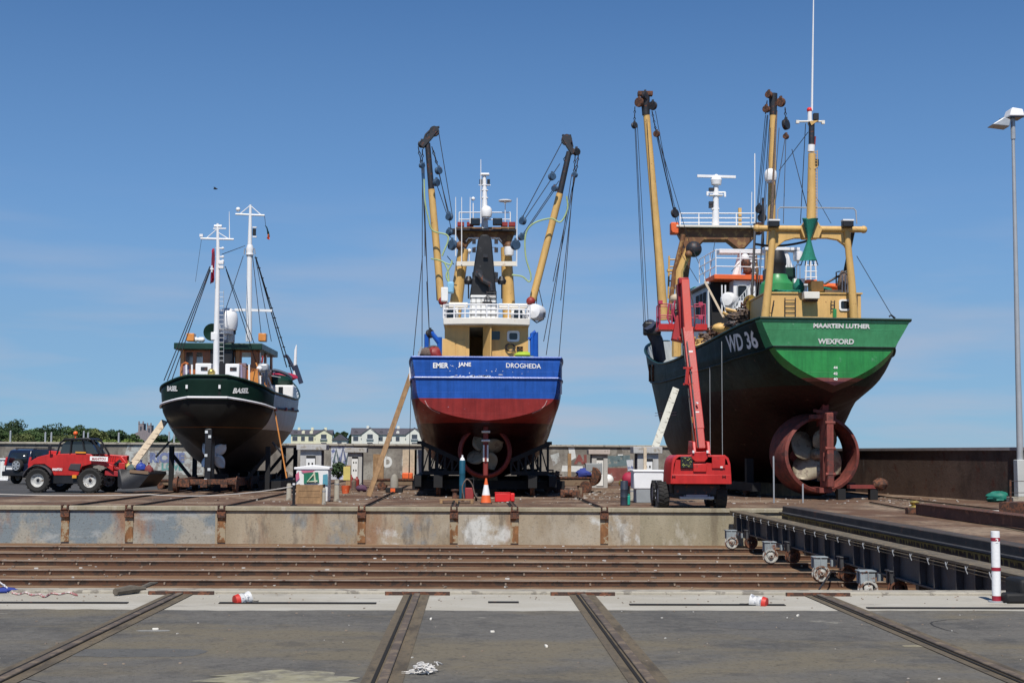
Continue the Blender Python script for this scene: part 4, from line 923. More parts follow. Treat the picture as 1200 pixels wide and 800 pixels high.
# cradle under the blue trawler
cr0 = thing('slip_cradle', (OX, 61, 0), 'dark steel lattice cradle with wheels carrying the blue trawler', 'boat cradle', 'cradles under the boats')
def cradle_bogie(root, x, y, ln=8):
    pass
for s_ in (-1, 1):
    for yb in (57.6, 66.5):
        x_in, x_out = OX+s_*1.05, OX+s_*2.55; zt1 = 2.0 if yb < 60 else 2.0
        lt = MB(); n = 5
        lt.beam((x_in, yb, .95), (x_out, yb, .95), .16, .16); lt.beam((x_in, yb, 1.45), (x_out+.05*s_, yb, 2.15), .16, .18)
        for i in range(n+1):
            x = x_in+(x_out-x_in)*i/n; z2 = 1.45+.7*i/n
            lt.beam((x, yb, .95), (x, yb, z2), .09, .09)
            if i < n: xn = x_in+(x_out-x_in)*(i+1)/n; lt.beam((x, yb, z2), (xn, yb, .95), .05, .05)
        lt.build('side_frame', 'near_black', cr0)
    MB().beam((OX+s_*1.9, 56.8, .62), (OX+s_*1.9, 72, .62), .35, .5).build('side_beam', 'near_black', cr0)
    MB().beam((OX+s_*2.75, 57.5, .62), (OX+s_*2.75, 70, .62), .3, .45).build('side_beam', 'near_black', cr0)
    for yb in (57.3, 60, 63.5, 67, 71):
        MB().lathe([(.02, -.08), (.32, -.08), (.32, .04), (.38, .04), (.38, .09), (.02, .09)], (OX+s_*1.9, yb, .38), (1, 0, 0), 16).build('wheel', 'rusty', cr0)
for yb in (58.6, 62, 66.5, 71): MB().beam((OX-3.0, yb, .45), (OX+3.3, yb, .45), .3, .35).build('cross_beam', 'near_black', cr0)
for yb in (60.3, 64, 68, 72, 75): MB().box((OX, yb, .42), (1.1, .5, .8)).build('keel_block', 'timber', cr0)
# ================================================================== GREEN TRAWLER (right)
GYs = 54.0
gx = at(978.5, 500, GYs).x; GH = R(-4.0)
gt = thing('beam_trawler', (gx, GYs, 0), 'big green and dark red trawler with yellow stern gantry and ducted propeller', 'fishing boat', 'boats out of the water')
st = [(0,    [(0, 4.42), (.75, 4.72), (1.45, 5.08), (2.0, 5.48), (2.40, 5.9), (2.68, 6.38, -.12), (2.98, 6.98, -.28)]),
      (.6,   [(0, 3.9), (.8, 4.25), (1.6, 4.65), (2.2, 5.1), (2.62, 5.78), (2.85, 6.36), (3.1, 6.95, .4)]),
      (1.6,  [(0, 3.5), (.8, 3.8), (1.7, 4.2), (2.4, 4.75), (2.9, 5.7), (3.05, 6.3), (3.2, 6.9)]),
      (3.6,  [(0, 2.9), (.5, 3.2), (1.5, 3.65), (2.5, 4.3), (3.15, 5.6), (3.28, 6.15), (3.4, 6.72)]),
      (4.8,  [(0, .6), (.3, 1.4), (1.2, 2.9), (2.45, 3.9), (3.3, 5.5), (3.42, 6.05), (3.5, 6.6)]),
      (8,    [(0, .5), (.5, .8), (1.8, 1.6), (2.9, 2.8), (3.5, 5.4), (3.58, 5.9), (3.62, 6.4)]),
      (12,   [(0, .5), (.6, .7), (2.1, 1.1), (3.2, 2.2), (3.6, 5.3), (3.65, 5.75), (3.68, 6.15)]),
      (16,   [(0, .5), (.6, .7), (1.9, 1.1), (3.0, 2.2), (3.52, 5.3), (3.6, 5.8), (3.64, 6.25)]),
      (20,   [(0, .5), (.4, .7), (1.5, 1.2), (2.45, 2.3), (3.2, 5.5), (3.35, 6.2), (3.45, 6.95)]),
      (23.5, [(0, .5), (.2, .8), (.8, 1.5), (1.5, 2.7), (2.35, 5.8), (2.6, 6.7), (2.8, 7.65)]),
      (26,   [(0, .9), (.1, 1.3), (.3, 2.0), (.65, 3.2), (1.2, 6.1), (1.5, 7.1), (1.75, 8.15)]),
      (27.6, [(0, 2.4), (.03, 2.8), (.06, 3.4), (.12, 4.4), (.25, 6.4, 27.9), (.4, 7.4, 28.2), (.5, 8.4, 28.5)])]
gh = Hull(st, (gx, GYs, 0), GH, ns=4)
mat('hull_green', (.5, .5, .5), .34, var=.16, vscale=.9, patch=(.10, .28, .14), pamt=.12, pscale=1.6, coat=.2, bump=.12, bscale=5, streak=.25, plates=.3,
    bands=[(0, (.022, .003, .003)), (3.6, (.05, .006, .006)), (4.6, (.2, .06, .05)), (4.74, (.025, .235, .05)), (9, (.05, .3, .12))])  # lower reds darkened to paint in the shade below the stern
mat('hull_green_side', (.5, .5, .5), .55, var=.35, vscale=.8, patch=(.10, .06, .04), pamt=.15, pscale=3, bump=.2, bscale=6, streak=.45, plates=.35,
    bands=[(0, (.022, .003, .003)), (4.45, (.008, .022, .017)), (9, (.05, .3, .12))], spec=.25)  # side green and bottom red darkened, the hull's shade is in the colour
mat('transom_green', (.07, .335, .15), .3, var=.14, vscale=.9, patch=(.25, .48, .33), pamt=.05, pscale=1.6, coat=.3, bump=.12, bscale=5, streak=.14, plates=.3)
m_ = gh.mb()
# transom faces keep the bright green, sides take the copy darkened for shade
def gsel(i): return i
nf = len(m_.f); per = (gh.ns-1)*(gh.np_-1); tr_n = gh.np_-1
m_.m = [1]*nf
for q in range(nf-tr_n, nf): m_.m[q] = 0
for q in range(nf-8, nf): m_.m[q] = 2
for sg in (0, 1):
    for i in range(4):
        for j in range(gh.np_-1):
            idx_ = sg*per + i*(gh.np_-1)+j
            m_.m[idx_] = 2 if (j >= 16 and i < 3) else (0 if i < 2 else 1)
gh_o = m_.build('hull', ['hull_green', 'hull_green_side', 'transom_green'], gt, smooth=38, solid=.1)
gb = gh.bvh()
gh.deck(lambda s: 5.6 if s < 19 else 6.4, gt, 'grey_paint')
J = gh.np_-1
MB().path(gh.line(J, .02), .05, 6).build('rail_cap', 'dark_green', gt)
MB().path(gh.line(16, .03), .045, 6).build('rubbing_strake', 'hull_green_side', gt)
ps_l, ps_r = gh.line(16, .03, around=False)
MB().path(ps_l[-30:], .02, 5).build('green_line', 'green_paint', gt)
u_ = gh.side; d_ = gh.dir
kG = GYs/F
put_text('lettering', 'MAARTEN LUTHER', at(984.5, 382.3, GYs), u_, UPV, 69*kG, 5.4*kG, 'letter_clean', gt, gb, .05)
put_text('lettering', 'WEXFORD', at(979, 400, GYs), u_, UPV, 44*kG, 6.4*kG, 'letter_clean', gt, gb, .04)
for i, (s_, py) in enumerate((('44', 430.5), ('42', 437.5), ('40', 444))):
    put_text('draft_mark', s_, at(979, py, GYs), u_, UPV, 5*kG, 3.2*kG, 'letter_clean', gt, gb, .03)
# registration on the port side
def side_pt(px, py, Yg):
    o = EYE; d = (at(px, py, Yg)-EYE).normalized(); hit = gb.ray_cast(o, d, 200)
    return (hit[0], hit[1]) if hit[0] is not None else (at(px, py, Yg), V((-1, 0, 0)))
p0, n0 = side_pt(868, 400, 58)
rt_ = (side_pt(882, 396, 57)[0]-side_pt(856, 404, 59)[0]); rt_.z = 0
put_text('registration', 'WD 36', p0, rt_, UPV, rt_.length*1.28, 20*58/F, 'letter_white', gt, gb, .03, slant=.0)
# stern frames: small skeg, nozzle, propeller, rudder
def G(x, s, z): return gh.w(x, s, z)
MB().prism([G(-.12, 1.0, 4.0), G(-.12, 1.9, 3.9), G(-.12, 1.9, 2.9), G(-.12, 1.2, 3.0)], u_*.24).build('skeg', 'antifoul', gt)
nc = G(0, 2.3, 1.78)
noz = mat('nozzle_green', (.21, .05, .038), .75, var=.3, vscale=2, patch=(.10, .035, .03), pamt=.5, pscale=3, streak=.35, bump=.4)
MB().lathe([(1.40, -.75), (1.52, -.7), (1.58, -.3), (1.66, .3), (1.66, .8), (1.62, 1.15), (1.5, 1.2), (1.38, .9), (1.33, 0), (1.38, -.7), (1.40, -.75)], nc, d_, 56).build('nozzle', noz, gt, smooth=50)
blade_prop(nc+d_*.1, d_, 1.29, 4, 'prop_dull', gt, a0=R(60), hub=.24, wide=.46, twist=.5)
MB().lathe([(.3, 0), (.45, 2.6)], nc+d_*.4, d_, 18).build('stern_tube', 'antifoul', gt)
rd = MB().beam(G(0, .55, 1.95), G(0, 1.5, 1.95), .28, 2.9).build('rudder', 'nozzle_green', gt, bevel=.04)
for z in (1.0, 2.0, 3.0): MB().tube(G(-.2, .6, z), G(.2, .6, z), .07, n=8).build('hinge', 'nozzle_green', rd)
MB().beam(G(-.16, .9, 1.3), G(-.16, 1.1, 1.3), .05, 1.1).build('plate', 'nozzle_green', rd)
MB().beam(G(-.2, 1.6, 3.5), G(.3, 1.0, 3.4), .5, .12).box(G(-.1, 1.2, 3.25), (1.0, .3, .16)).build('rudder_arm', 'nozzle_green', gt)
MB().box(G(0, 1.9, .38), (.5, 1.8, .2)).build('sole_piece', 'nozzle_green', gt)
for (px_, y0_, y1_) in ((834, 430, 566), (848, 400, 545)): cable(*(side_pt(px_, y0_, 60)[0]+V((-.08, 0, 0)), side_pt(px_, y0_, 60)[0]+V((-.08, 0, 0))-V((0, 0, (y1_-y0_)*60/F))), gt, r=.014, name='mooring_line', material='galv')
for px_ in (907, 941): a_ = gp(px_, 589); MB().tube(a_, a_+V((0, 0, 1.7 if px_ == 907 else .7)), .03).build('prop_stay', 'galv', gt)

# ---- stern gantry
GZ = 55.2
def Q(px, py, Y=GZ): return at(px, py, Y)
yp = 'yellow_paint'
for pts in ([(896, 376), (901, 330), (906, 270)], [(1001, 376), (998, 330), (992, 270)]):
    MB().path([Q(*p) for p in pts], [.17, .15, .125], 14).build('gantry_leg', yp, gt)
MB().tube(Q(887, 267.5), Q(1012, 269), .125, n=14).sphere(Q(887, 267.5), .15, n=12, m_=8).sphere(Q(1012, 269), .15, n=12, m_=8).build('gantry_top_tube', yp, gt)
arch = [(903, 270), (997, 270), (998, 300), (995, 296), (990, 287), (982, 281), (970, 279), (932, 279), (920, 282), (911, 289), (906, 297), (902, 305)]
MB().prism([Q(*p) for p in arch], (0, .25, 0)).build('gantry_arch_plate', yp, gt, bevel=.02)
MB().prism([Q(*p, GZ-.2) for p in [(938, 268), (946, 256), (956, 256), (964, 268), (960, 279), (942, 279)]], (0, .5, 0)).build('mast_foot', yp, gt, bevel=.02)
# house aft face with windows and ladders
HY = 55.6
hx0, hx1 = at(894, 0, HY).x, at(1004, 0, HY).x; hz0, hz1 = 5.7, at(950, 344, HY).z
cxm = (hx0+hx1)/2
MB().box((cxm, HY+1.6, (hz0+hz1)/2), (hx1-hx0, 3.2, hz1-hz0)).build('aft_house', 'yellow_house', gt, bevel=.03)
MB().box((cxm, HY+1.6, hz1+.02), (hx1-hx0+.1, 3.3, .06)).build('house_roof', yp, gt)
win(at(990, 357.5, HY), .48, .46, gt, fw=.07, d=.05)
ladder(at(926, 371, HY-.08), at(926, 349, HY-.08), gt, wd=.42, n=4, r=.022); ladder(at(976, 364, HY-.08), at(976, 352, HY-.08), gt, wd=.14, n=3, r=.02)
MB().path([at(900, 350, HY-.1), at(900, 364, HY-.1), at(904, 368, HY-.1), at(907, 352, HY-.1)], .025, 6).build('grab_rail', 'steel_dark', gt)
for x_ in (897.5, 1003.5): MB().beam(at(x_, 370, HY-.15), at(x_, 347, HY-.15), .08, .1).build('guard_post', 'steel_dark', gt)
gl = MB().box(at(950, 346.5, HY-.25), (.62, .45, .28)).build('gallows_box', 'cream_white', gt, bevel=.02); MB().box(at(950, 351.5, HY-.2), (.5, .35, .12)).build('lamp_glass', 'rusty', gl)
MB().beam(at(978, 372, HY-.3), at(978, 362, HY-.3), .13, .13).build('cleat_post', 'green_paint', gt)
MB().box(at(956, 336, 57), (.52, .6, .42)).build('winch_box', yp, gt, bevel=.03); MB().box(at(950, 330, 57), (.42, .4, .12)).build('winch_lid', 'orange', gt)
nt_ = MB()
for i in range(14): nt_.path([at(900+random.uniform(0, 40), 343+random.uniform(-3, 1), 56+random.uniform(0, 1)) for _ in range(4)], .03, 4)
nt_.build('rope_tangle', 'green_net', gt)
def heap(px, py, Y, r, m_, sx_=1.4, sz=.6, name='net_heap'): return MB().sphere(at(px, py, Y), r, sx_, 1, sz, n=14, m_=9, jit=.12).build(name, m_, gt)
heap(963, 341, 57.2, .3, 'green_net', 1.5); heap(975, 337, 58, .35, 'orange', 1.7, .5, 'orange_tarp'); heap(936, 337, 57.5, .28, 'green_net', .8, 1.2)
MB().box(at(978, 342, 57), (.9, .5, .12)).build('hatch_board', 'timber_pale', gt)
# floodlights on the gantry
for x_ in (906.5, 993): 
    f = MB().box(Q(x_, 262, GZ-.25), (.42, .36, .3)).build('floodlight', 'black_paint', gt, bevel=.03); MB().box(Q(x_, 258.6, GZ-.25), (.44, .38, .06)).build('lamp_hood', 'clean_white', f)
# mast with yardarm
MB().path([Q(950.5, 268), Q(951.5, 180)], [.2, .15], 14).build('mast', yp, gt)
MB().path([Q(950.5, 178), Q(951, 170)], .145, 12).build('mast_band', 'clean_white', gt)
MB().path([Q(951, 170), Q(951.2, 143)], .12, 12).build('mast_upper', 'steel_dark', gt)
MB().path([Q(949, 143), Q(949, 131)], .09, 10).build('mast_head', 'clean_white', gt)
MB().sphere(Q(948.5, 129), .11, n=10, m_=6).build('mast_light', 'signal_red', gt)
MB().tube(Q(933.5, 142.5), Q(965.5, 142.5), .04).box(Q(934.5, 143), (.12, .12, .12)).box(Q(964.5, 143.5), (.12, .12, .14)).build('yardarm', 'cream_white', gt)
for y_ in (196, 142): MB().prism([Q(949, y_, GZ-.15), Q(959, y_-1, GZ-.15), Q(951, y_+5, GZ-.15)], (0, .4, 0)).build('light_bracket', yp, gt); MB().box(Q(956, y_-5, GZ), (.2, .2, .26)).build('navigation_light', 'black_paint', gt)
MB().path([Q(951.5, 130), Q(952.5, 60), Q(953.5, -10)], [.045, .035, .022], 6).build('whip_antenna', 'clean_white', gt)
MB().path([Q(955.5, 160), Q(954.5, 172)], .03).build('flag_roll', 'dark_red', gt)
MB().path([Q(953, 158), Q(952.5, 170)], .05).build('flag_roll', 'dark_green', gt)
ladder(Q(955.3, 262, GZ-.1), Q(955.8, 176, GZ-.1), gt, wd=.14, n=24, m_='yellow_paint', r=.014)
MB().path([Q(911, 262), Q(911.5, 246), Q(914, 243), Q(1000, 244), Q(1003, 247), Q(1004, 262)], .03, 6).build('hoop_rail', 'galv', gt)
# green net hung below the mast foot
ng = MB(); vs = []; rows = [(256, 9.5), (262, 7.5), (270, 5), (280, 1.8), (288, 4.2), (300, 8), (305, 10.5)]; n = 12
for py, hw_ in rows:
    for k in range(n): a = 2*math.pi*k/n; vs.append(Q(949.5-(py-256)*.05+hw_*math.cos(a)*(1+.12*math.sin(3*a)), py+math.sin(a*2)*.6, GZ-.35+.22*math.sin(a)*hw_/8))
fs = [(i*n+k, i*n+(k+1) % n, (i+1)*n+(k+1) % n, (i+1)*n+k) for i in range(len(rows)-1) for k in range(n)]
ng.add(vs, fs).build('hanging_net', 'green_net', gt)
fg = MB(); [fg.path([Q(948.5+x_, 305, GZ-.35), Q(948.5+x_*1.25, 311, GZ-.35)], .02, 4) for x_ in (-8, -4, 0, 4, 8)]; fg.build('net_fringe', 'cable', gt)
for pts in ([(885, 286), (900, 288), (920, 287.5), (940, 284), (952, 280)],): MB().path(curve_pts([Q(*p, GZ+.5) for p in pts]), .05, 6).build('hydraulic_hose', 'cable', gt)
MB().path([Q(1000, 270, GZ+1), Q(990, 320, 57.5), Q(984, 345, 58)], .08, 6).build('strut', 'black_paint', gt)
MB().path([Q(966, 333, 57), Q(992, 318, 57)], .05, 6).build('strut', 'steel_dark', gt)
for x_ in (987, 990.5, 994): MB().path([Q(x_, 344, 56.5), Q(x_, 322, 56.5)], .025, 5).build('rail_post', 'galv', gt)
heap(988, 333, 57, .3, 'netting_brown', .8, 1.8); MB().path([Q(980, 335, 56.6), Q(980, 319, 56.6), Q(984, 318, 56.6)], .03, 5).build('davit', 'steel_dark', gt)
cable(Q(1004, 300), at(1047, 373, 55), gt, r=.014); cable(Q(953, 225), Q(974, 262), gt, r=.012)
MB().path([at(1042, 371, 55), at(1044, 369, 55), at(1049, 373, 55)], .04, 5).build('cleat', 'steel_dark', gt)
# green funnel with dark top
FY = 58.5
fc = at(912.5, 340, FY); zt2 = at(912, 293, FY).z
MB().lathe([(.85, hz1-.6), (.72, at(0, 325, FY).z), (.47, at(0, 318, FY).z), (.42, at(0, 313, FY).z)], (fc.x, FY+.3, 0), (0, 0, 1), 20).build('funnel', 'green_paint', gt)
MB().lathe([(.40, at(0, 316, FY).z), (.36, at(0, 303, FY).z), (.40, at(0, 301, FY).z), (.40, at(0, 295, FY).z), (.3, zt2), (.01, zt2)], (fc.x, FY+.3, 0), (0, 0, 1), 20).build('funnel_top', 'funnel_black', gt)
MB().box((fc.x+.3, FY+1.3, at(0, 330, FY).z), (1.2, 1.1, 2.0)).build('casing', 'dark_green', gt, bevel=.05)
# tripod mast with white ladders, life saving gear, white house
for a_, b__ in (((935, 345), (919, 290)), ((922, 345), (918, 292))): MB().path([at(*a_, 60), at(*b__, 60)], [.16, .1], 8).build('tripod_leg', 'clean_white', gt)
MB().box(at(916, 292, 60), (1.5, .4, .12)).tube(at(900, 292, 60), at(935, 295.5, 60), .05).build('tripod_platform', 'clean_white', gt)
MB().lathe([(.01, -.22), (.2, -.2), (.22, 0), (.2, .2), (.01, .24)], at(935, 300, 60), (0, 0, 1), 14).tube(at(935, 306, 60), at(935, 309, 60), .05).build('dome_antenna', 'clean_white', gt)
tw_ = MB()
for x_ in (944, 950, 956.5): tw_.tube(at(x_, 330, 60), at(x_-(x_-950)*.15, 306, 60), .035, n=5)
for y_ in (311, 318, 325): tw_.tube(at(943, y_, 60), at(957.5, y_, 60), .025, n=5)
tw_.build('light_tower', 'clean_white', gt)
tw_ = MB(); [tw_.tube(at(x_, 331, 60), at(x_, 310, 60), .02, n=5) for x_ in (930, 933.5, 937.5)]; tw_.path([at(x_, y_, 60) for x_, y_ in ((926, 320), (930, 314), (934, 311), (938, 310))], .02, 5); tw_.build('antenna_frame', 'galv', gt)
MB().box(at(936, 329.5, 58.5), (.48, .3, .2)).build('white_box', 'clean_white', gt)

# ---- wheelhouse, forward (s 12 to 19) with orange topped deck edge
WX0, WX1 = G(-2.7, 12.5, 0), G(-2.7, 19, 0)
wz0, wz1 = 6.0, 10.15
def HB(x0_, x1_, s0, s1, z0_, z1_, name, m_, bevel=.03): 
    return MB().prism([G(x0_, s0, z0_), G(x1_, s0, z0_), G(x1_, s1, z0_), G(x0_, s1, z0_)], (0, 0, z1_-z0_)).build(name, m_, gt, bevel=bevel)
sidebl = mat('house_pale_blue', (.55, .58, .6), .5, var=.06)
z_m = at(831, 334, 65.5).z; z_o = at(860, 328, 64.5).z
HB(-2.2, 2.6, 11.5, 16.5, 5.6, z_m, 'main_house', sidebl)
HB(-2.12, .3, 11.2, 11.5, 5.6, z_o-.04, 'shaded_opening', 'near_black')  # black block painted in for the shaded opening under the boat deck
HB(-2.3, 2.7, 11.3, 16.7, z_m+.0, z_m+.12, 'house_top', sidebl, .02)
HB(-2.2, .3, 10.2, 12.0, z_o-.02, z_o+.2, 'boat_deck', 'orange', .02)
HB(-1.25, -.2, 10.4, 11.25, at(875, 366, 64.8).z, z_o-.03, 'galley_house', 'clean_white')
wc = at(869.5, 341.5, gh.w(-.7, 10.37, 0).y); win(wc, .5, .62, gt, frame='galv', right=u_, fw=.05)
for x_ in (853, 857): MB().tube(at(x_-7, 334, 63), at(x_-7, 366, 63), .035, n=6).build('deck_stanchion', 'clean_white', gt)
for i in range(3):
    c = G(-2.225, 12.1+i*.75, z_m-.85)
    f = MB().prism([c+d_*-.28+V((0, 0, -.5)), c+d_*.28+V((0, 0, -.5)), c+d_*.28+V((0, 0, .55)), c+d_*-.28+V((0, 0, .55))], u_*.03).build('window', 'near_black', gt)
MB().path([G(-2.3, 11.4, z_m-.02), G(-2.3, 16.6, z_m-.02)], .07, 6).build('house_eave', 'black_paint', gt)
HB(-2.0, 2.2, 15.2, 18.0, 6.0, z_m+.35, 'wheelhouse', 'green_net')
# rails on boat deck
zr_ = z_o+.2
railing([G(-2.1, 13.6, zr_), G(-2.1, 10.3, zr_), G(.2, 10.3, zr_)], 1.15, gt, rows=3, post_every=1.0, r=.024)
# diagonal stair rail on the right of the white house and the liferaft
ladder(at(858, 366, 60.5), at(884, 335, 60.5), gt, wd=.5, n=9, m_='galv', r=.022, across=(0, .3, 1))
MB().lathe([(.01, -.45), (.26, -.42), (.34, -.3), (.36, 0), (.34, .3), (.26, .42), (.01, .45)], at(855, 352, 61.3), (.5, 1, 0), 20).build('liferaft_canister', 'clean_white', gt)
MB().path([at(846, 350, 60.9), at(849, 360, 60.8), at(858, 362, 60.8), at(865, 352, 60.9)], .04, 6).build('raft_cradle', 'galv', gt)
MB().sphere(at(845, 384, 60), .3, 1.3, 1, .7, n=14, m_=9, jit=.05).build('winch_cover', yp, gt)
MB().path([at(847, 366, 59.6), at(858, 372, 59.6), at(866, 376, 59.6)], .07, 6).build('davit_arm', yp, gt); MB().path([at(850, 362, 59.8), at(870, 367, 59.8), at(884, 362, 59.8)], .08, 6).build('davit_arm', yp, gt)
for x_, y_, r_, m_ in ((879, 362, .45, 'netting_brown'), (884, 356, .35, 'rusty'), (872, 371, .4, 'netting_brown'), (862, 376, .35, 'steel_dark'), (888, 366, .35, 'netting_brown'), (830, 395, .35, 'netting_brown'), (822, 400, .3, 'yellow_paint'), (836, 388, .3, 'rusty')):
    gear_heap(at(x_, y_, 59.4 if x_ > 850 else 61.5), r_*1.1, m_, gt)
MB().lathe([(.3, -.3), (.12, -.28), (.12, .28), (.3, .3)], at(881, 355, 59), (0, 1, .3), 14).build('winch_drum', 'brass', gt)
# white tripod on the boat deck
for a_, b__ in (((862, 326), (870, 297)), ((880, 326), (880, 297))): MB().path([at(*a_, 66), at(*b__, 66)], [.2, .2], 8).build('mast_leg', 'clean_white', gt)
for y_ in (300, 307, 314, 320): MB().tube(at(870, y_, 65.6), at(886, y_, 65.6), .04).build('mast_rung', 'galv', gt)
MB().box(at(871, 295.5, 66), (2.4, .8, .18)).build('mast_platform', 'clean_white', gt)
for x_, y_, r_ in ((874, 309, .25), (876, 317, .22), (873, 302, .2)): MB().sphere(at(x_, y_, 65.4), r_, n=10, m_=7).build('horn', 'rusty' if r_ > .21 else 'clean_white', gt)

# ---- forward gantry with radar mast
FG = 73.0
def K(px, py, Y=FG): return at(px, py, Y)
ol = [(792, 268), (887, 268), (886, 276), (873, 290), (866, 292), (852, 281), (825, 281), (813, 293), (803, 292), (798, 280)]
MB().prism([K(*p) for p in ol], (.1, 1.0, 0)).build('forward_gantry', brn, gt, bevel=.03)
MB().box(K(839, 267.5, FG+.4), (4.4, 1.5, .1)).build('gantry_platform', 'cream_white', gt)
for x_ in (790, 888): MB().box(K(x_, 268), (.4, .6, .6)).build('bracket', 'orange' if x_ < 800 else 'rusty', gt, bevel=.05)
railing([K(797, 266.5), K(885, 266.5)], 17*FG/F, gt, rows=3, post_every=.9, r=.03); railing([K(797, 266.5, FG+1.2), K(885, 266.5, FG+1.2)], 17*FG/F, gt, rows=3, post_every=.9, r=.03)
MB().path([K(838.5, 267), K(839, 212)], [.2, .13], 12).build('radar_mast', 'clean_white', gt)
MB().lathe([(.05, -.3), (.26, -.25), (.3, 0), (.2, .18), (.06, .3)], K(839.3, 211), (0, 0, 1), 14).build('radar_pedestal', 'clean_white', gt)
MB().beam(K(817, 206.3), K(862, 207.5), .14, .13).build('radar_scanner', 'clean_white', gt)
MB().tube(K(828, 225.5), K(850, 225.5), .05).box(K(839, 229), (.7, .4, .06)).tube(K(838.7, 246), K(838.9, 224), .12).box(K(829, 227), (.1, .1, .2)).box(K(849.5, 228), (.1, .1, .25)).box(K(838, 245), (.4, .3, .06)).build('mast_yard', 'clean_white', gt)
for y_ in (222, 238, 242): MB().box(K(834, y_), (.3, .2, .15)).build('navigation_light', 'steel_dark', gt)
MB().box(K(867, 256, FG+.2), (.16, .16, 1.1)).build('post', yp, gt)
MB().path([K(804, 292), K(800, 330), K(796, 372)], [.32, .28, .28], 10).build('gantry_leg', brn, gt)
MB().path([K(808, 292, 72), K(796, 318, 72), K(797, 370, 72)], .22, 10).build('gantry_leg', yp, gt)
MB().path([K(880, 292), K(884, 340)], .3, 10).build('gantry_leg', brn, gt)
ladder(K(791, 350, 72.6), K(792, 300, 72.6), gt, wd=.7, n=6, m_=yp, r=.05); MB().box(K(792, 317, 72.2), (.9, .3, .12)).build('step_platform', yp, gt)
MB().path([K(801, 275, 72), K(790, 320, 72), K(784, 375, 72)], .12, 8).build('stay_tube', brn, gt)
MB().sphere(K(813, 292, 71.6), .42, n=14, m_=10).build('large_block', 'steel_dark', gt); MB().sphere(K(807, 298, 71.4), .2, n=10, m_=7).build('small_block', brn, gt)
# derricks
g1 = MB().path([at(778, 375, 71), at(773, 310, 71), at(757, 128, 71)], [.24, .22, .17], 14).build('derrick', yp, gt); g1['label'] = 'left yellow derrick'
MB().path([at(757, 135, 71), at(756, 110, 71)], [.2, .24], 12).build('derrick_head', 'steel_dark', g1)
for x_, y_, r_ in ((749, 120, .3), (765, 124, .28), (756, 112, .26)): block(at(x_, y_, 70.8), r_, 'rusty' if x_ < 750 else 'steel_dark', g1)
MB().box(at(756, 110, 71), (.75, .4, .2)).build('head_plate', 'rusty', g1)
chain(at(744, 125, 70.8), at(743.5, 145, 70.8), g1); block(at(743.5, 147, 70.8), .2, 'steel_dark', g1); chain(at(764, 130, 70.6), at(769, 155, 70.6), g1)
block(at(769.5, 157, 70.6), .2, 'rusty', g1)
g2 = MB().path([at(900, 340, 63), at(904, 260, 63), at(906, 128, 63)], [.21, .19, .15], 14).build('derrick', yp, gt); g2['label'] = 'right yellow derrick'
MB().path([at(906, 135, 63), at(906, 110, 63)], [.17, .2], 12).build('derrick_head', 'steel_dark', g2)
for x_, y_, r_ in ((915, 120, .26), (898, 128, .2), (901, 111, .2)): block(at(x_, y_, 62.8), r_, 'rusty', g2)
chain(at(899, 118, 62.8), at(897, 133, 62.8), g2); chain(at(920, 126, 62.8), at(921, 145, 62.8), g2); block(at(921, 146, 62.8), .3, 'steel_dark', g2); block(at(921, 160, 62.8), .15, 'rusty', g2)
radome(at(903, 205, 62.4), .28, gt)
MB().path([at(898, 375, 61), at(902, 300, 61), at(910, 130, 63)], .05, 5).build('pipe_run', 'netting_brown', gt)
for (a_, b__, Y1, Y2) in (((744, 150), (755, 390), 70.8, 72), ((745, 150), (757, 392), 70.8, 72), ((747, 148), (760, 385), 70.8, 72), ((758, 140), (772, 375), 70.7, 71), ((769, 158), (790, 250), 70.6, 72), ((770, 158), (793, 262), 70.6, 72), ((771, 158), (797, 270), 70.6, 72), ((768, 150), (808, 285), 70.6, 72),
                          ((768, 130), (792, 258), 70.6, 72), ((897, 135), (885, 265), 62.8, 72), ((899, 135), (886, 265), 62.8, 72), ((900, 135), (889, 262), 62.8, 72), ((902, 140), (891, 300), 62.8, 66), ((903, 150), (888, 360), 62.8, 60), ((921, 162), (918, 262), 62.8, 60),
                          ((920, 162), (908, 240), 62.8, 60), ((913, 150), (905, 262), 62.8, 62), ((813, 295), (848, 375), 71, 61), ((800, 300), (818, 330), 71, 66), ((838, 282), (830, 330), 72, 66), ((898, 240), (883, 370), 61, 59.5), ((944, 145), (938, 262), 55.2, 56), ((947, 155), (913, 200), 55.2, 62), ((928, 175), (950, 260), 60, 56), ((857, 318), (880, 295), 64, 66)):
    cable(at(*a_, Y1), at(*b__, Y2), gt, r=.016)
cable(at(885, 262, 60.5), at(880, 370, 59.5), gt, r=.06, name='thick_hose'); cable(at(826, 330, 62), at(848, 372, 60), gt, r=.05, name='boat_hook', material='timber_pale')
for x_, y_ in ((791, 250), (893, 255), (890, 245)): block(at(x_, y_, 71.8), .28, 'steel_dark', gt)
MB().path([at(884.5, 180, 71), at(884.5, 262, 71)], .03, 5).build('whip_antenna', 'clean_white', gt); MB().path([at(881, 225, 71), at(880.5, 262, 71)], .02, 5).build('whip_antenna', 'clean_white', gt); MB().path([at(894, 232, 62), at(894, 290, 62)], [.06, .06], 6).build('post', 'steel_dark', gt)
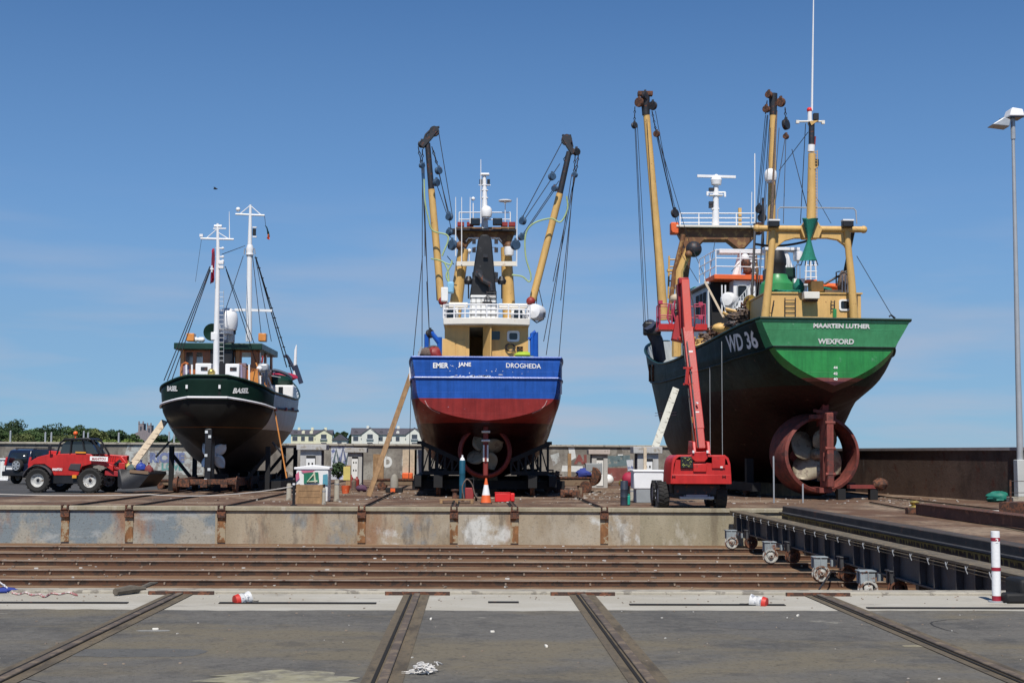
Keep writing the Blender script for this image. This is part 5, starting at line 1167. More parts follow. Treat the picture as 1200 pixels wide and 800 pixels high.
# bow: inside of bulwark, posts and fenders
MB().path([at(760, 380, 72), at(770, 400, 73), at(773, 420, 74)], .35, 8).build('bow_fairlead', mat('navy', (.015, .025, .06), .6, var=.3), gt)
MB().box(at(764, 385, 72.2), (.9, .5, .7)).build('fairlead_head', 'black_paint', gt, bevel=.1)
MB().path([at(793, 418, 70.5), at(793, 390, 70.5)], .25, 8).build('bitt_post', yp, gt)
for x_ in (766, 762): MB().path([side_pt(x_-.0, 428, 74)[0]+V((-.03, -.03, 0)), side_pt(x_, 446, 74)[0]+V((-.03, -.03, 0))], .07, 5).build('rust_plate', 'rusty', gt)
for y_ in (484, 487):
    MB().path([side_pt(x_, y_+ (x_-764)*-.04, 72)[0]+V((-.02, -.02, 0)) for x_ in (768, 776, 785, 793)], .012, 4).build('draft_line', 'line_pink', gt)
# mesh the inner bulwark pale
li, ri = gh.line(J, -.14, -.04, i0=32, around=False); vs = []; fs = []
ring_t = gh.line(J, -.13, -.03, i0=30); low = gh.line(17, -.22, .0, i0=30)
n_ = len(ring_t); half = n_//2
for half_ in ((0, half), (half, n_)):
    a_ = ring_t[half_[0]:half_[1]]; b__ = low[half_[0]:half_[1]]; n = len(a_)
    MB().add(a_+b__, [(k, k+1, n+k+1, n+k) for k in range(n-1)]).build('bulwark_lining', mat('lining', (.5, .52, .5), .6, var=.12, patch=RUST, pamt=.15), gt)

# keel blocks / cradle under the green trawler
cg = thing('slip_cradle', (gx, 58, 0), 'rusty low cradle and timber blocks under the big green trawler', 'boat cradle', 'cradles under the boats')
for s_ in (6, 9, 12, 15, 18, 21, 24):
    MB().prism([G(-.5, s_, 0), G(.5, s_, 0), G(.5, s_+.5, 0), G(-.5, s_+.5, 0)], (0, 0, .52)).build('keel_block', 'timber', cg)
for x_ in (-2.0, 2.0):
    MB().prism([G(x_-.18, 4, .25), G(x_+.18, 4, .25), G(x_+.18, 22, .25), G(x_-.18, 22, .25)], (0, 0, .35)).build('side_beam', 'near_black', cg)
    for s_ in (5, 9, 13, 17, 21): MB().prism([G(x_-.15, s_, .6), G(x_+.15, s_, .6), G(x_+.15, s_+.3, .6), G(x_-.15, s_+.3, .6)], (0, 0, 1.0)).build('prop_post', 'near_black', cg); MB().lathe([(.02, -.08), (.3, -.08), (.3, .08), (.02, .08)], G(x_, s_+.6, .3), u_, 14).build('wheel', 'rusty', cg)
MB().prism([G(.9, 1.0, .45), G(2.3, 1.0, .45), G(2.3, 1.35, .45), G(.9, 1.35, .45)], (0, 0, .14)).build('end_plate', 'antifoul', cg)
for x_ in (.6, 1.9): MB().box(G(x_, 1.2, .22), (.3, .35, .42)).build('support_block', 'near_black', cg)
MB().sphere(G(2.15, 1.1, .62), .26, 1.2, 1, .9, n=12, m_=8, jit=.1).build('end_wheel', 'rusty', cg)
# ================================================================== BLACK BOAT (left)
CY = 60.5
bxm = at(242, 530, CY).x
kt = thing('fishing_boat', (bxm, CY, 0), 'smaller black hulled boat with two white masts and varnished wheelhouse, on the left', 'fishing boat', 'boats out of the water')
st = [(0,    [(0, 2.6, .5), (.15, 2.8, .35), (.35, 3.0, .25), (.6, 3.3, .12), (.8, 3.65, .05), (.85, 4.08, 0), (.9, 5.0, -.1)]),
      (.35,  [(0, 2.4, .7), (.2, 2.5, .65), (.55, 2.75, .6), (1.1, 3.15, .5), (1.42, 3.58, .42), (1.55, 4.0, .38), (1.62, 4.87, .3)]),
      (1.3,  [(0, 2.05, 1.5), (.3, 2.15, 1.5), (.95, 2.45, 1.45), (1.85, 3.02, 1.4), (2.25, 3.5, 1.35), (2.4, 3.86, 1.33), (2.5, 4.63, 1.3)]),
      (2.3,  [(0, 1.5), (.3, 1.75), (1.2, 2.2), (2.15, 2.85), (2.6, 3.4), (2.7, 3.76), (2.78, 4.46)]),
      (3.3,  [(0, .7), (.15, 1.2), (1.1, 1.9), (2.4, 2.8), (2.78, 3.38), (2.87, 3.72), (2.93, 4.4)]),
      (6,    [(0, .6), (.5, .9), (1.8, 1.5), (2.8, 2.7), (3.0, 3.3), (3.06, 3.75), (3.1, 4.35)]),
      (10,   [(0, .6), (.5, .9), (1.7, 1.5), (2.8, 2.7), (3.04, 3.35), (3.1, 3.8), (3.14, 4.4)]),
      (14,   [(0, .6), (.35, .95), (1.2, 1.6), (2.3, 2.8), (2.72, 3.45), (2.85, 3.95), (2.95, 4.8)]),
      (17.5, [(0, .7), (.15, 1.1), (.6, 1.8), (1.35, 3.0), (1.85, 3.75), (2.05, 4.4), (2.2, 5.5)]),
      (20,   [(0, 1.5), (.04, 1.8), (.12, 2.4), (.3, 3.4), (.5, 4.2), (.65, 4.95), (.8, 6.2)])]
_bf = {0: .9, .35: .86, 1.3: .86, 2.3: .87, 3.3: .87, 6: .9, 10: .90, 14: .86, 17.5: .86, 20: .95}
st = [(s_, [(p_[0]*_bf[s_],)+tuple(p_[1:]) for p_ in pp_]) for s_, pp_ in st]
kh = Hull(st, (bxm, CY, 0), R(-1.6), ns=4)
mat('hull_black', (.5, .5, .5), .5, var=.2, vscale=1.2, patch=(.02, .02, .02), pamt=.2, coat=.05, bump=.1, bscale=4,
    bands=[(0, (.013, .013, .012)), (2.78, (.15, .055, .015)), (2.82, (.012, .012, .011)), (3.95, (.005, .022, .015)), (9, (.02, .02, .02))], spec=.2)
mat('hull_grey', (.5, .5, .5), .45, var=.12, vscale=1.2, patch=RUST, pamt=.05, streak=.15, bands=[(0, (.03, .03, .035)), (1.9, (.03, .032, .036)), (2.75, (.56, .61, .64)), (9, (.58, .62, .65))])
m_ = kh.mb(); per = (kh.ns-1)*(kh.np_-1)
for sg in (0, 1):
    for i in range(kh.ns-1):
        if i >= 15:
            for j in range(kh.np_-1): m_.m[sg*per+i*(kh.np_-1)+j] = 1
m_.build('hull', ['hull_black', 'hull_grey'], kt, smooth=50, solid=.08); kb = kh.bvh()
kh.deck(lambda s: 3.75 if s < 12 else 4.3, kt, 'grey_paint')
J = kh.np_-1
MB().path(kh.line(J, .02), .05, 6).build('rail_cap', 'dark_green', kt)
MB().path(kh.line(20, .03), .05, 6).build('rubbing_strake', mat('navy', (.015, .025, .06), .6, var=.3), kt)
wl = kh.line(20, .075, i1=15); MB().path([p+V((0, -.03, -.02)) for p in wl], .05, 6).build('white_line', 'clean_white', kt)
def K1(px, py, Y=62.0): return at(px, py, Y)
def kside(px, py):
    d = (at(px, py, CY)-EYE).normalized(); h = kb.ray_cast(EYE, d, 200); return (h[0], h[1]) if h[0] is not None else (at(px, py, CY+2), V((0, -1, 0)))
for (px_, py_, wpx, dx) in ((202, 455, 12, 5), (283, 457.5, 18, 8)):
    a_ = kside(px_-dx, py_)[0]; b__ = kside(px_+dx, py_)[0]; c = kside(px_, py_)[0]; rt_ = b__-a_; rt_.z *= 1
    put_text('lettering', 'BASEL', c, rt_, UPV, rt_.length*wpx/(2*dx), 6.2*CY/F, 'letter_clean', kt, kb, .04, slant=.25)
for px_ in (219, 257.5):
    c = kside(px_, 453)[0]; MB().box(c+V((0, -.03, 0)), (.09, .06, .16)).build('fairlead', 'clean_white', kt)
for x_ in (322, 334, 342): 
    c, n = kside(x_, 479.5); MB().box(c+V((.03, -.03, 0)), (.16, .3, .14)).build('scupper', 'dark_red', kt)
# rudder and white propeller
MB().box((bxm, CY+.75, 1.5), (.3, .8, 2.5)).build('rudder', 'black_paint', kt, bevel=.05)
an = MB(); [an.box((bxm-.02+(.08 if i % 2 else -.06), CY+.335, z), (.12, .05, .12)) for i, z in enumerate((2.6, 2.4, 1.6, 1.0, .55))]; an.build('anodes', 'silver_prop', kt)
blade_prop((bxm+.0, CY+1.7, 1.58), (0, 1, 0), .72, 4, 'silver_prop', kt, a0=R(50), hub=.13, wide=.36, twist=.35)
for s_ in (-1, 1): MB().beam((bxm+s_*2.3, CY+3.4, 2.2), (bxm+s_*2.9, CY+3.4, 1.5), .08, .08).build('bilge_bar', 'black_paint', kt)
# wheelhouse: dark green roof slab over varnished timber
RY_ = 66.5
def W1(px, py, Y=RY_): return at(px, py, Y)
rx0, rx1 = W1(215, 0).x, W1(316, 0).x; zr0, zr1 = W1(0, 408).z, W1(0, 400.5).z
MB().box(((rx0+rx1)/2, RY_+2.4, (zr0+zr1)/2), (rx1-rx0, 5.4, zr1-zr0)).build('wheelhouse_roof', 'dark_green', kt, bevel=.03)
wx0, wx1 = W1(221.5, 0).x, W1(311, 0).x
hz = MB(); zf = 3.8; wy = RY_+.4; zw0, zw1 = W1(0, 421).z, W1(0, 409).z
def strip(a_, b__, z0_, z1_, mbx): xa, xb = at(a_, 0, wy).x, at(b__, 0, wy).x; mbx.box(((xa+xb)/2, wy, (z0_+z1_)/2), (xb-xa, .1, z1_-z0_))
z_s, z_h = at(0, 425, wy).z, at(0, 411, wy).z
tim = MB(); strip(221.5, 311, zf, z_s, tim); strip(221.5, 311, z_h, zr0, tim)
for a_, b__ in ((221.5, 228), (236, 240), (247, 258), (284, 292), (302.5, 311)): strip(a_, b__, z_s, z_h, tim)
tim.box((wx0+.05, RY_+2.6, (zf+zr0)/2), (.1, 4.4, zr0-zf)); tim.box((wx1-.05, RY_+2.6, (zf+z_s)/2), (.1, 4.4, z_s-zf))
for yy in (RY_+.6, RY_+2.6, RY_+4.6): tim.box((wx1-.05, yy, (zf+zr0)/2), (.1, .35, zr0-zf))
tim.build('wheelhouse_wall', 'varnish', kt)
strp = MB()
for a_, b__ in ((221.5, 226), (285, 289.5)): xa, xb = at(a_, 0, wy-.1).x, at(b__, 0, wy-.1).x; strp.box(((xa+xb)/2, wy-.08, (zf+zr0)/2), (xb-xa, .12, zr0-zf))
strp.build('corner_post', mat('varnish_light', (.62, .24, .05), .35, var=.2, coat=.3), kt)
MB().box(((at(258, 0, wy).x+at(284, 0, wy).x)/2, wy-.3, (zf+zr1)/2), (at(284, 0, wy).x-at(258, 0, wy).x, .5, zr1-zf)).build('engine_casing', 'black_paint', kt, bevel=.03)
MB().box((wx0+1.2, wy+4.2, (zf+zr0)/2), (1.0, .1, zr0-zf)).build('front_panel', 'varnish', kt)
# roof boxes, funnel, dish
for x_, w_ in ((224, 9), (308, 9)): MB().box(W1(x_, 395.5, RY_+.5), (w_*RY_/F, .5, .38)).build('side_light_box', 'orange' if False else 'varnish_light', kt, bevel=.03)
for x_ in (229.5, 234.5, 237): MB().sphere(W1(x_, 398, RY_+.6), .13, n=10, m_=7).build('deck_light', 'clean_white', kt)
MB().path([W1(265, 402, RY_+.5), W1(265, 384, RY_+.5)], [.38, .36], 18).build('funnel', mat('funnel_navy', (.012, .02, .045), .5, var=.2), kt)
MB().lathe([(.01, .1), (.3, .06), (.4, -.05), (.42, -.12), (.01, -.02)], W1(248.5, 389, RY_+.3), (-.3, 1, .15), 18).build('dish', 'dark_green', kt)
radome(K1(266, 374, 64.5), .5, kt, 'clean_white')
MB().tube(K1(264, 386, 64.6), K1(264, 398, 64.6), .06).build('radome_post', 'clean_white', kt)
for x_, y_ in ((271.5, 388), (275, 388)): MB().box(K1(x_, y_, 65), (.1, .1, .3)).box(K1(x_, y_-2.5, 65), (.18, .12, .1)).build('camera_unit', 'black_paint', kt)
MB().box(K1(271, 395, 65), (.3, .3, .5)).build('vent', 'galv', kt, bevel=.05)
# deck fittings aft
for (x0_, x1_, y0_, y1_) in ((229, 247, 425.5, 446), (264, 280, 426, 450)):
    a_, b__ = K1(x0_, y0_, 63.2), K1(x1_, y1_, 63.2)
    lk_ = MB().box(((a_.x+b__.x)/2, 63.6, (a_.z+b__.z)/2-.1), (b__.x-a_.x, .8, a_.z-b__.z+.2)).build('deck_locker', 'clean_white', kt, bevel=.04)
    MB().box(((a_.x+b__.x)/2+.05, 63.19, a_.z-.24), (.3, .03, .16)).build('vent_grille', 'steel_dark', lk_)
MB().box(K1(248, 438, 62.8), (.3, .3, .25)).sphere(K1(247.5, 436, 62.7), .16, n=10, m_=7).build('gear_head', 'brass', kt)
MB().box(K1(259, 444, 62.6), (1.2, .5, .3)).box(K1(243, 446, 62.6), (.8, .4, .2)).build('deck_gear', 'clean_white', kt, bevel=.03)
MB().path([K1(213, 446, 64), K1(213.5, 427, 64), K1(217, 425, 64), K1(221, 427, 64)], .06, 6).build('hoop', 'varnish', kt)
MB().prism([K1(214, 446, 64), K1(214, 428, 64), K1(220, 426, 64), K1(222, 446, 64)], (0, .3, 0)).build('folded_cover', mat('lilac_cloth', (.3, .26, .38), .8, var=.3), kt, bevel=.04)
MB().prism([K1(210, 446, 63.6), K1(213, 430, 63.6), K1(214, 446, 63.6)], (0, .2, 0)).build('timber_side', 'varnish_light', kt)
for x_ in (218.5, 225, 292, 283): MB().beam(K1(x_, 448, 63), K1(x_, 427, 63), .07, .07).build('upright', 'clean_white' if x_ != 283 else 'lilac_cloth', kt)
MB().prism([K1(290, 453, 64.5), K1(291, 437, 64.5), K1(302, 433, 64.5), K1(303, 456, 64.5)], (0, .3, 0)).build('orange_board', 'varnish_light', kt)
MB().box(K1(284, 437, 64.8), (.35, .3, .9)).build('locker_side', mat('mauve', (.22, .15, .17), .7, var=.2), kt)
for x_ in (305, 308.5, 312): MB().beam(K1(x_, 459, 65), K1(x_, 440-(x_-305), 65), .09, .09).build('rail_upright', 'clean_white' if x_ < 306 else 'funnel_navy', kt)
MB().box(K1(309, 431, 65.5), (.5, .5, .4)).build('winch_drum', 'galv', kt, bevel=.1); MB().sphere(K1(304, 432, 65), .14, n=10, m_=7).build('float', 'clean_white', kt)
MB().beam(K1(307, 425, 66), K1(308, 417, 66), .08, .08).build('pump_handle', 'dark_red', kt)
# midship gear seen inside the bulwark: red and green covers, white box
MB().box(at(328, 461, 71), (1.5, 1.4, .8)).build('white_house_box', 'clean_white', kt, bevel=.08)
MB().box(at(329, 459, 70.28), (.22, .05, .5)).build('box_window', 'glass_dark', kt)
MB().sphere(at(327, 442, 74), .65, 1.5, 1, .4, n=16, m_=9, jit=.06).build('red_cover', mat('crimson', (.4, .02, .06), .7, var=.2), kt)
MB().sphere(at(323, 447, 72), .7, 1.3, 1, .5, n=16, m_=9, jit=.08).build('green_cover', 'dark_green', kt)
MB().path(curve_pts([at(*p, 73) for p in ((314, 436), (322, 434), (335, 438), (342, 443))]), .09, 7).build('bow_rail', 'navy', kt)
for a_, b__, r_, m__ in (((314, 442), (323, 466), .07, 'clean_white'), ((318, 440), (329, 442), .04, 'galv'), ((300, 428), (313, 450), .05, 'galv')): MB().beam(at(*a_, 69), at(*b__, 69), r_, r_).build('strut', m__, kt)
MB().beam(at(346, 428, 75), at(353, 449, 75), .22, .22).build('bow_post', 'navy', kt); MB().path(curve_pts([at(*p, 75) for p in ((334, 419), (335, 417), (338, 420), (347, 437))]), .09, 7).build('anchor_davit', 'navy', kt)
MB().path([at(345.5, 440, 75), at(346.5, 410, 75), at(347.5, 404, 75)], [.1, .07, .02], 8).build('bow_staff', 'clean_white', kt)
# masts
MY1, MY2 = 63.0, 71.5
def P1(px, py): return at(px, py, MY1)
def P2(px, py): return at(px, py, MY2)
MB().path([P1(253, 447), P1(253.5, 400), P1(255.5, 300), P1(255, 262)], [.14, .13, .09, .05], 14).build('aft_mast', 'clean_white', kt)
MB().path([P2(291.5, 400), P2(292.5, 300), P2(293.5, 240)], [.16, .13, .06], 14).build('fore_mast', 'clean_white', kt)
yd = MB(); yd.tube(P1(235, 279.5), P1(274, 280.5), .045); yd.tube(P1(250, 268), P1(265, 268), .03); yd.tube(P1(251, 265), P1(260, 265), .06); yd.tube(P1(242, 279), P1(255, 268), .02); yd.tube(P1(268, 280), P1(255, 272), .02); yd.box(P1(236, 276), (.15, .12, .12)); yd.build('aft_yardarm', 'clean_white', kt)
yd = MB(); yd.tube(P2(276, 251), P2(310, 252.5), .05); yd.tube(P2(281, 251), P2(293, 241), .025); yd.tube(P2(306, 252), P2(293.5, 241), .025); yd.sphere(P2(279, 245.5), .12, n=10, m_=6); yd.build('fore_yardarm', 'clean_white', kt)
MB().beam(P2(275, 363), P2(319, 364), .12, .12).build('boom_bar', 'clean_white', kt)
MB().path([P1(269, 279), P1(268.6, 248)], [.025, .012], 5).build('whip_antenna', 'clean_white', kt)
for y_ in (291, 301, 306): MB().tube(P1(253, y_), P1(261, y_), .03).sphere(P1(261, y_), .07, n=8, m_=5).build('mast_bracket', 'clean_white', kt)
for y_ in (308, 313): MB().box(P1(259, y_), (.25, .2, .12)).build('mast_lamp', 'clean_white', kt)
MB().box(P2(298, 272), (.16, .16, .34)).build('navigation_light', 'black_paint', kt); MB().box(P2(298.5, 266.5), (.2, .14, .06)).box(P2(298.5, 277.5), (.2, .14, .06)).build('light_bracket', 'clean_white', kt)
MB().lathe([(.14, -.3), (.2, -.2), (.16, -.05), (.2, .1), (.14, .3)], P2(292.8, 294), (0, 0, 1), 14).build('mast_collar', 'clean_white', kt)
for a_ in range(6): MB().tube(P2(287+a_*2.2, 291), P2(286+a_*2.6, 298), .03, n=5).build('shackle', 'galv', kt)
MB().box(P1(251.5, 394), (.3, .25, .36)).build('deck_speaker', 'clean_white', kt, bevel=.03)
ladder(P1(259.5, 425), P1(259.5, 340), kt, wd=.2, n=16, m_='galv', r=.012)
MB().tube(P1(256.5, 340), P1(256.5, 300), .03).build('mast_pipe', 'galv', kt)
for a_, b__ in (((246, 312), (192, 446)), ((246.5, 314), (196, 446)), ((246.5, 316), (201, 446))): cable(P1(*a_), P1(*b__), kt, r=.022, material='steel_dark', name='shroud')
for a_, b__, Y1, Y2 in (((264, 312), (312, 440), MY1, 68), ((265, 316), (310, 455), MY1, 68), ((285, 300), (262, 370), MY2, MY1), ((260, 298), (287, 288), MY1, MY2), ((296, 300), (307, 400), MY2, 68), ((299, 300), (318, 400), MY2, 72)): cable(at(*a_, Y1), at(*b__, Y2), kt, r=.018, material='steel_dark', name='stay')
cable(P2(300, 302), at(343, 440, 75), kt, r=.03, name='shroud'); cable(P2(300, 302), at(336, 430, 75), kt, r=.03, name='shroud')
ld = MB()
for i in range(12): q = i/12; a_ = P2(300, 302).lerp(at(343, 440, 75), q); ld.box(a_, (.14, .05, .05))
ld.build('ratline_grips', 'black_paint', kt)
def flag(pts_px, Y, m__, name='flag', label=None):
    a_ = [at(*p, Y) for p in pts_px]; vs = []; n = 8
    for i in range(n+1):
        q = i/n; l = a_[0].lerp(a_[3], q); r_ = a_[1].lerp(a_[2], q)
        for j in range(5): t = j/4; p = l.lerp(r_, t); p.y += .12*math.sin(t*7+q*4); vs.append(p)
    fs = [(i*5+j, i*5+j+1, (i+1)*5+j+1, (i+1)*5+j) for i in range(n) for j in range(4)]
    o = MB().add(vs, fs).build(name, m__, kt, solid=.02); 
    if label: o['label'] = label
flag([(248, 293), (250.5, 291), (251.8, 328), (247, 333)], 62.8, 'crimson', label='furled red flag')
MB().box(at(248.3, 315, 62.65), (.05, .02, .3)).box(at(248.3, 315, 62.64), (.15, .02, .06)).build('flag_cross', 'clean_white', kt)
flag([(311, 264), (313, 266), (316, 276), (313.5, 275)], MY2, 'dark_green', label='small tricolour flag, green part'); flag([(313.5, 275), (315, 275), (316.5, 281), (313, 280)], MY2, 'orange', label='small tricolour flag, orange part')
cable(P2(310, 253), P2(311.5, 266), kt, r=.012)
cable(P1(236, 281), P1(229, 330), kt, r=.008); cable(at(319, 465, 64), at(336, 560, 62), kt, r=.03, name='hanging_rope', material='rope_orange'); cable(at(300, 425, 66), at(319, 465, 64.3), kt, r=.03, name='hanging_rope', material='rope_orange', s_=.1)
cable(at(281, 426, 63), at(305, 432, 65), kt, r=.02, name='washing_line', material='rope_orange', s_=.1)
# cradle under the black boat
ck = thing('slip_cradle', (bxm, CY+4, 0), 'rusty wheeled cradle and props under the black hulled boat', 'boat cradle', 'cradles under the boats')
MB().box((bxm+.2, CY-.2, .48), (2.2, .35, .22)).build('end_beam', 'rusty', ck, bevel=.02)
for x_ in (-.75, .0, .85): MB().box((bxm+x_, CY-.42, .42), (.3, .12, .34)).build('bracket', 'rusty', ck, bevel=.02)
for s_ in (-1, 1):
    MB().box((bxm+s_*1.0, CY+8, .45), (.3, 16.4, .35)).build('side_beam', 'rusty', ck)
    for yb in (0, 4, 8, 12, 16): MB().lathe([(.02, -.09), (.3, -.09), (.3, .05), (.36, .05), (.36, .09), (.02, .09)], (bxm+s_*1.25, CY+yb, .36), (1, 0, 0), 16).build('wheel', 'rusty', ck)
    for yb in (3.2, 8.5, 13): 
        MB().beam((bxm+s_*2.15, CY+yb, 0), (bxm+s_*2.15, CY+yb, 2.0), .2, .2).build('prop_post', 'near_black', ck); MB().beam((bxm+s_*1.2, CY+yb, .5), (bxm+s_*2.1, CY+yb, 1.6), .14, .14).build('prop_brace', 'near_black', ck)
for yb in (3, 6, 9, 12, 15): MB().box((bxm, CY+yb, .4), (.8, .5, .75)).build('keel_block', 'near_black', ck)
MB().box((bxm+2.2, CY+9, .25), (1.0, 11, .4)).build('ramp_beam', 'near_black', ck)
# ================================================================== GIRDER CARRIAGE in the pit (right)
random.seed(31)
tb = thing('transfer_carriage', (8.2, 31, PZ), 'long dark steel girder carriage standing on small white wheel boxes in the sunken pit', 'boat carriage')
mat('girder_dark', (.06, .062, .068), .55, var=.35, vscale=1.5, patch=(.09, .045, .025), pamt=.2, pscale=5, streak=.3); mat('girder_top', (.13, .105, .07), .7, var=.3, patch=(.3, .22, .12), pamt=.35, pscale=6)
gx0 = 8.25; ya, yb_ = 18.75, 44.6
MB().box((gx0+.02, (ya+yb_)/2, -.32), (.03, yb_-ya, .52)).build('web_plate', 'girder_dark', tb)
MB().box((gx0+.1, (ya+yb_)/2, -.04), (.44, yb_-ya, .05)).build('top_flange', 'girder_top', tb, bevel=.006)
MB().box((gx0+.1, (ya+yb_)/2, -.60), (.40, yb_-ya, .04)).build('bottom_flange', 'girder_dark', tb, bevel=.006)
y = ya+.5; i = 0
while y < yb_:
    MB().box((gx0-.06, y, -.32), (.12, .06, .50)).build('stiffener', 'girder_dark', tb); y += (1.15, .8, 1.6, .9)[i % 4]; i += 1
for zz in (-.1, -.155): MB().tube((gx0-.12, ya, zz), (gx0-.12, yb_, zz), .011, n=5).build('guard_wire', 'girder_top', tb)
y = ya+.3
while y < yb_:
    tw = MB().path([(gx0-.13, y, -.06), (gx0-.15, y+.02, -.12), (gx0-.13, y, -.18)], .009, 5).path([(gx0-.15, y+.02, -.12), (gx0-.13, y+.11, -.07)], .009, 5).build('wire_tie', 'galv', tb); y += random.uniform(.95, 1.15)
MB().box((gx0+1.75, (ya+yb_)/2, -.36), (.05, yb_-ya, .6)).box((gx0+1.6, (ya+yb_)/2, -.07), (.3, yb_-ya, .04)).build('rear_girder', 'girder_dark', tb)
for k in range(9):
    y = ya+1.5+k*2.95; MB().box((gx0+.85, y, -.62), (1.7, .2, .22)).build('cross_beam', 'girder_dark', tb)
mat('box_pale', (.27, .31, .33), .6, var=.2, patch=RUST, pamt=.35, streak=.3); mat('wheel_white', (.42, .42, .39), .6, var=.25, patch=(.16, .08, .05), pamt=.6, pscale=8)
def bogie(y):
    for k, (dx, m_, mw) in enumerate(((-.58, 'box_pale', 'wheel_white'), (.0, 'girder_dark', 'rusty'))):
        x = gx0+dx; zc = RZ+.02+.175
        bx_ = MB().box((x-.03, y, zc+.22), (.29, .10, .23)).box((x-.03, y+.2, zc+.22), (.29, .10, .23)).box((x-.03, y+.1, zc+.35), (.33, .34, .03)).box((x-.03, y-.065, zc+.22), (.016, .03, .23)).box((x-.12, y+.1, zc+.06), (.04, .3, .16)).box((x+.08, y+.1, zc+.06), (.05, .3, .2)).build('wheel_box', m_, tb, bevel=.008)
        MB().lathe([(.02, -.10), (.045, -.10), (.045, -.07), (.08, -.055), (.09, -.03), (.13, -.03), (.14, -.06), (.172, -.06), (.172, .02), (.2, .02), (.2, .045), (.02, .045)], (x-.02, y-.02, zc), (0, 1, 0), 28).build('wheel', mw, bx_)
        MB().box((x, y+.1, -.50), (.2, .3, .05)).build('mount_plate', m_, bx_)
    MB().box((gx0-.1, y+.9, -.68), (.10, .12, .14)).build('hanger', 'box_pale', tb); MB().box((gx0-.05, y+2.0, -.67), (.12, 1.0, .10)).build('hanger_plate', 'box_pale', tb)
for y in (RY[0], RY[2], RY[4], RY[5]): bogie(y)
MB().path([at(960, 690, 27.0), at(975, 668, 31), at(1005, 672, 30.2)], .02, 6).build('loose_cable', 'cable', tb)

# brown beams and rails on the right of the yard
t = thing('steel_beam', (14, 34, 0), 'long rusty brown steel beam lying on the yard at the right edge', 'beam')
a_, b__ = gp(1083, 603), gp(1245, 626); MB().beam(a_+V((0, 0, .16)), b__+V((0, 0, .16)), .5, .30).build('beam_body', mat('beam_brown', (.11, .05, .032), .85, var=.35, patch=(.2, .09, .05), pamt=.4), t, bevel=.01)
MB().beam(a_+V((0, 0, .32)), b__+V((0, 0, .32)), .56, .03).build('beam_flange', 'rusty', t)
t = thing('bollard_winch', (13.8, 43, 0), 'small rusty fairlead block at the end of the long brown beam', 'fairlead')
c = gp(1072, 602); MB().box(c+V((0, 0, .1)), (.5, .3, .2)).build('base', 'rusty', t, bevel=.02); MB().lathe([(.1, 0), (.16, .05), (.09, .12), (.16, .2), (.1, .25)], c+V((.0, 0, .15)), (0, 0, 1), 14).build('roller', 'brass', t)
t = thing('steel_box_beam', (18, 40, 0), 'short dark rusty box beam with a pale top strip beside the light pole', 'beam')
a_, b__ = gp(1183, 603), gp(1260, 606); MB().beam(a_+V((0, 0, .2)), b__+V((0, 0, .2)), 1.2, .4).build('beam_body', 'rusty', t, bevel=.01)
a_, b__ = gp(1168, 601), gp(1184, 604); MB().beam(a_+V((0, 0, .05)), b__+V((0, 0, .05)), .5, .08).build('pale_strip', 'cream_white', t)
for (q0, q1, lab) in (((1020, 589), (1260, 633), 'thin rusty rail running along the right of the yard beside the quay edge'), ((990, 577), (1200, 601), 'farther thin rusty rail on the right of the yard, below the dark wall')):
    a_, b__ = gp(*q0), gp(*q1); t = thing('yard_rail', a_, lab, 'rail'); MB().beam(a_+V((0, 0, .02)), b__+V((0, 0, .02)), .08, .06).build('rail_head', 'rail_side', t); MB().beam(a_+V((0, 0, .006)), b__+V((0, 0, .006)), .3, .008).build('rail_bed', 'rail_bed', t)

# striped marker post
c = gp(1168, 705)
t = thing('marker_post', c, 'white marker post with three red bands standing at the edge of the sunken pit', 'post')
ph = at(1168, 622, c.y).z
MB().tube(c, (c.x, c.y, ph), .052, n=18).build('post', 'clean_white', t, bevel=.004)
for f0_, f1_ in ((.02, .09), (.44, .49), (.86, .91)): MB().tube((c.x, c.y, ph*f0_), (c.x, c.y, ph*f1_), .0545, n=18, cap=False).build('red_band', mat('band_red', (.30, .012, .03), .5), t)
put_text('post_number', '2', (c.x, c.y-.055, ph*.87), (1, 0, 0), UPV, .035, .05, 'letter_clean', t, None, .03, off=.002)
MB().lathe([(.1, 0), (.1, .015), (.0, .02)], c, (0, 0, 1), 16).build('base_plate', 'galv', t)
# dark machine part at the right edge
c = gp(1196, 705)
t = thing('steel_coupling', c, 'black steel coupling block lying on the concrete strip at the right edge of the picture', 'coupling')
MB().box(c+V((.12, .1, .15)), (.36, .5, .26)).build('block', 'near_black', t, bevel=.04); MB().box(c+V((-.1, -.1, .06)), (.3, .2, .12)).build('foot', 'near_black', t, bevel=.03); MB().tube(c+V((-.05, -.05, .2)), c+V((.3, -.05, .2)), .06).build('pin', 'near_black', t)
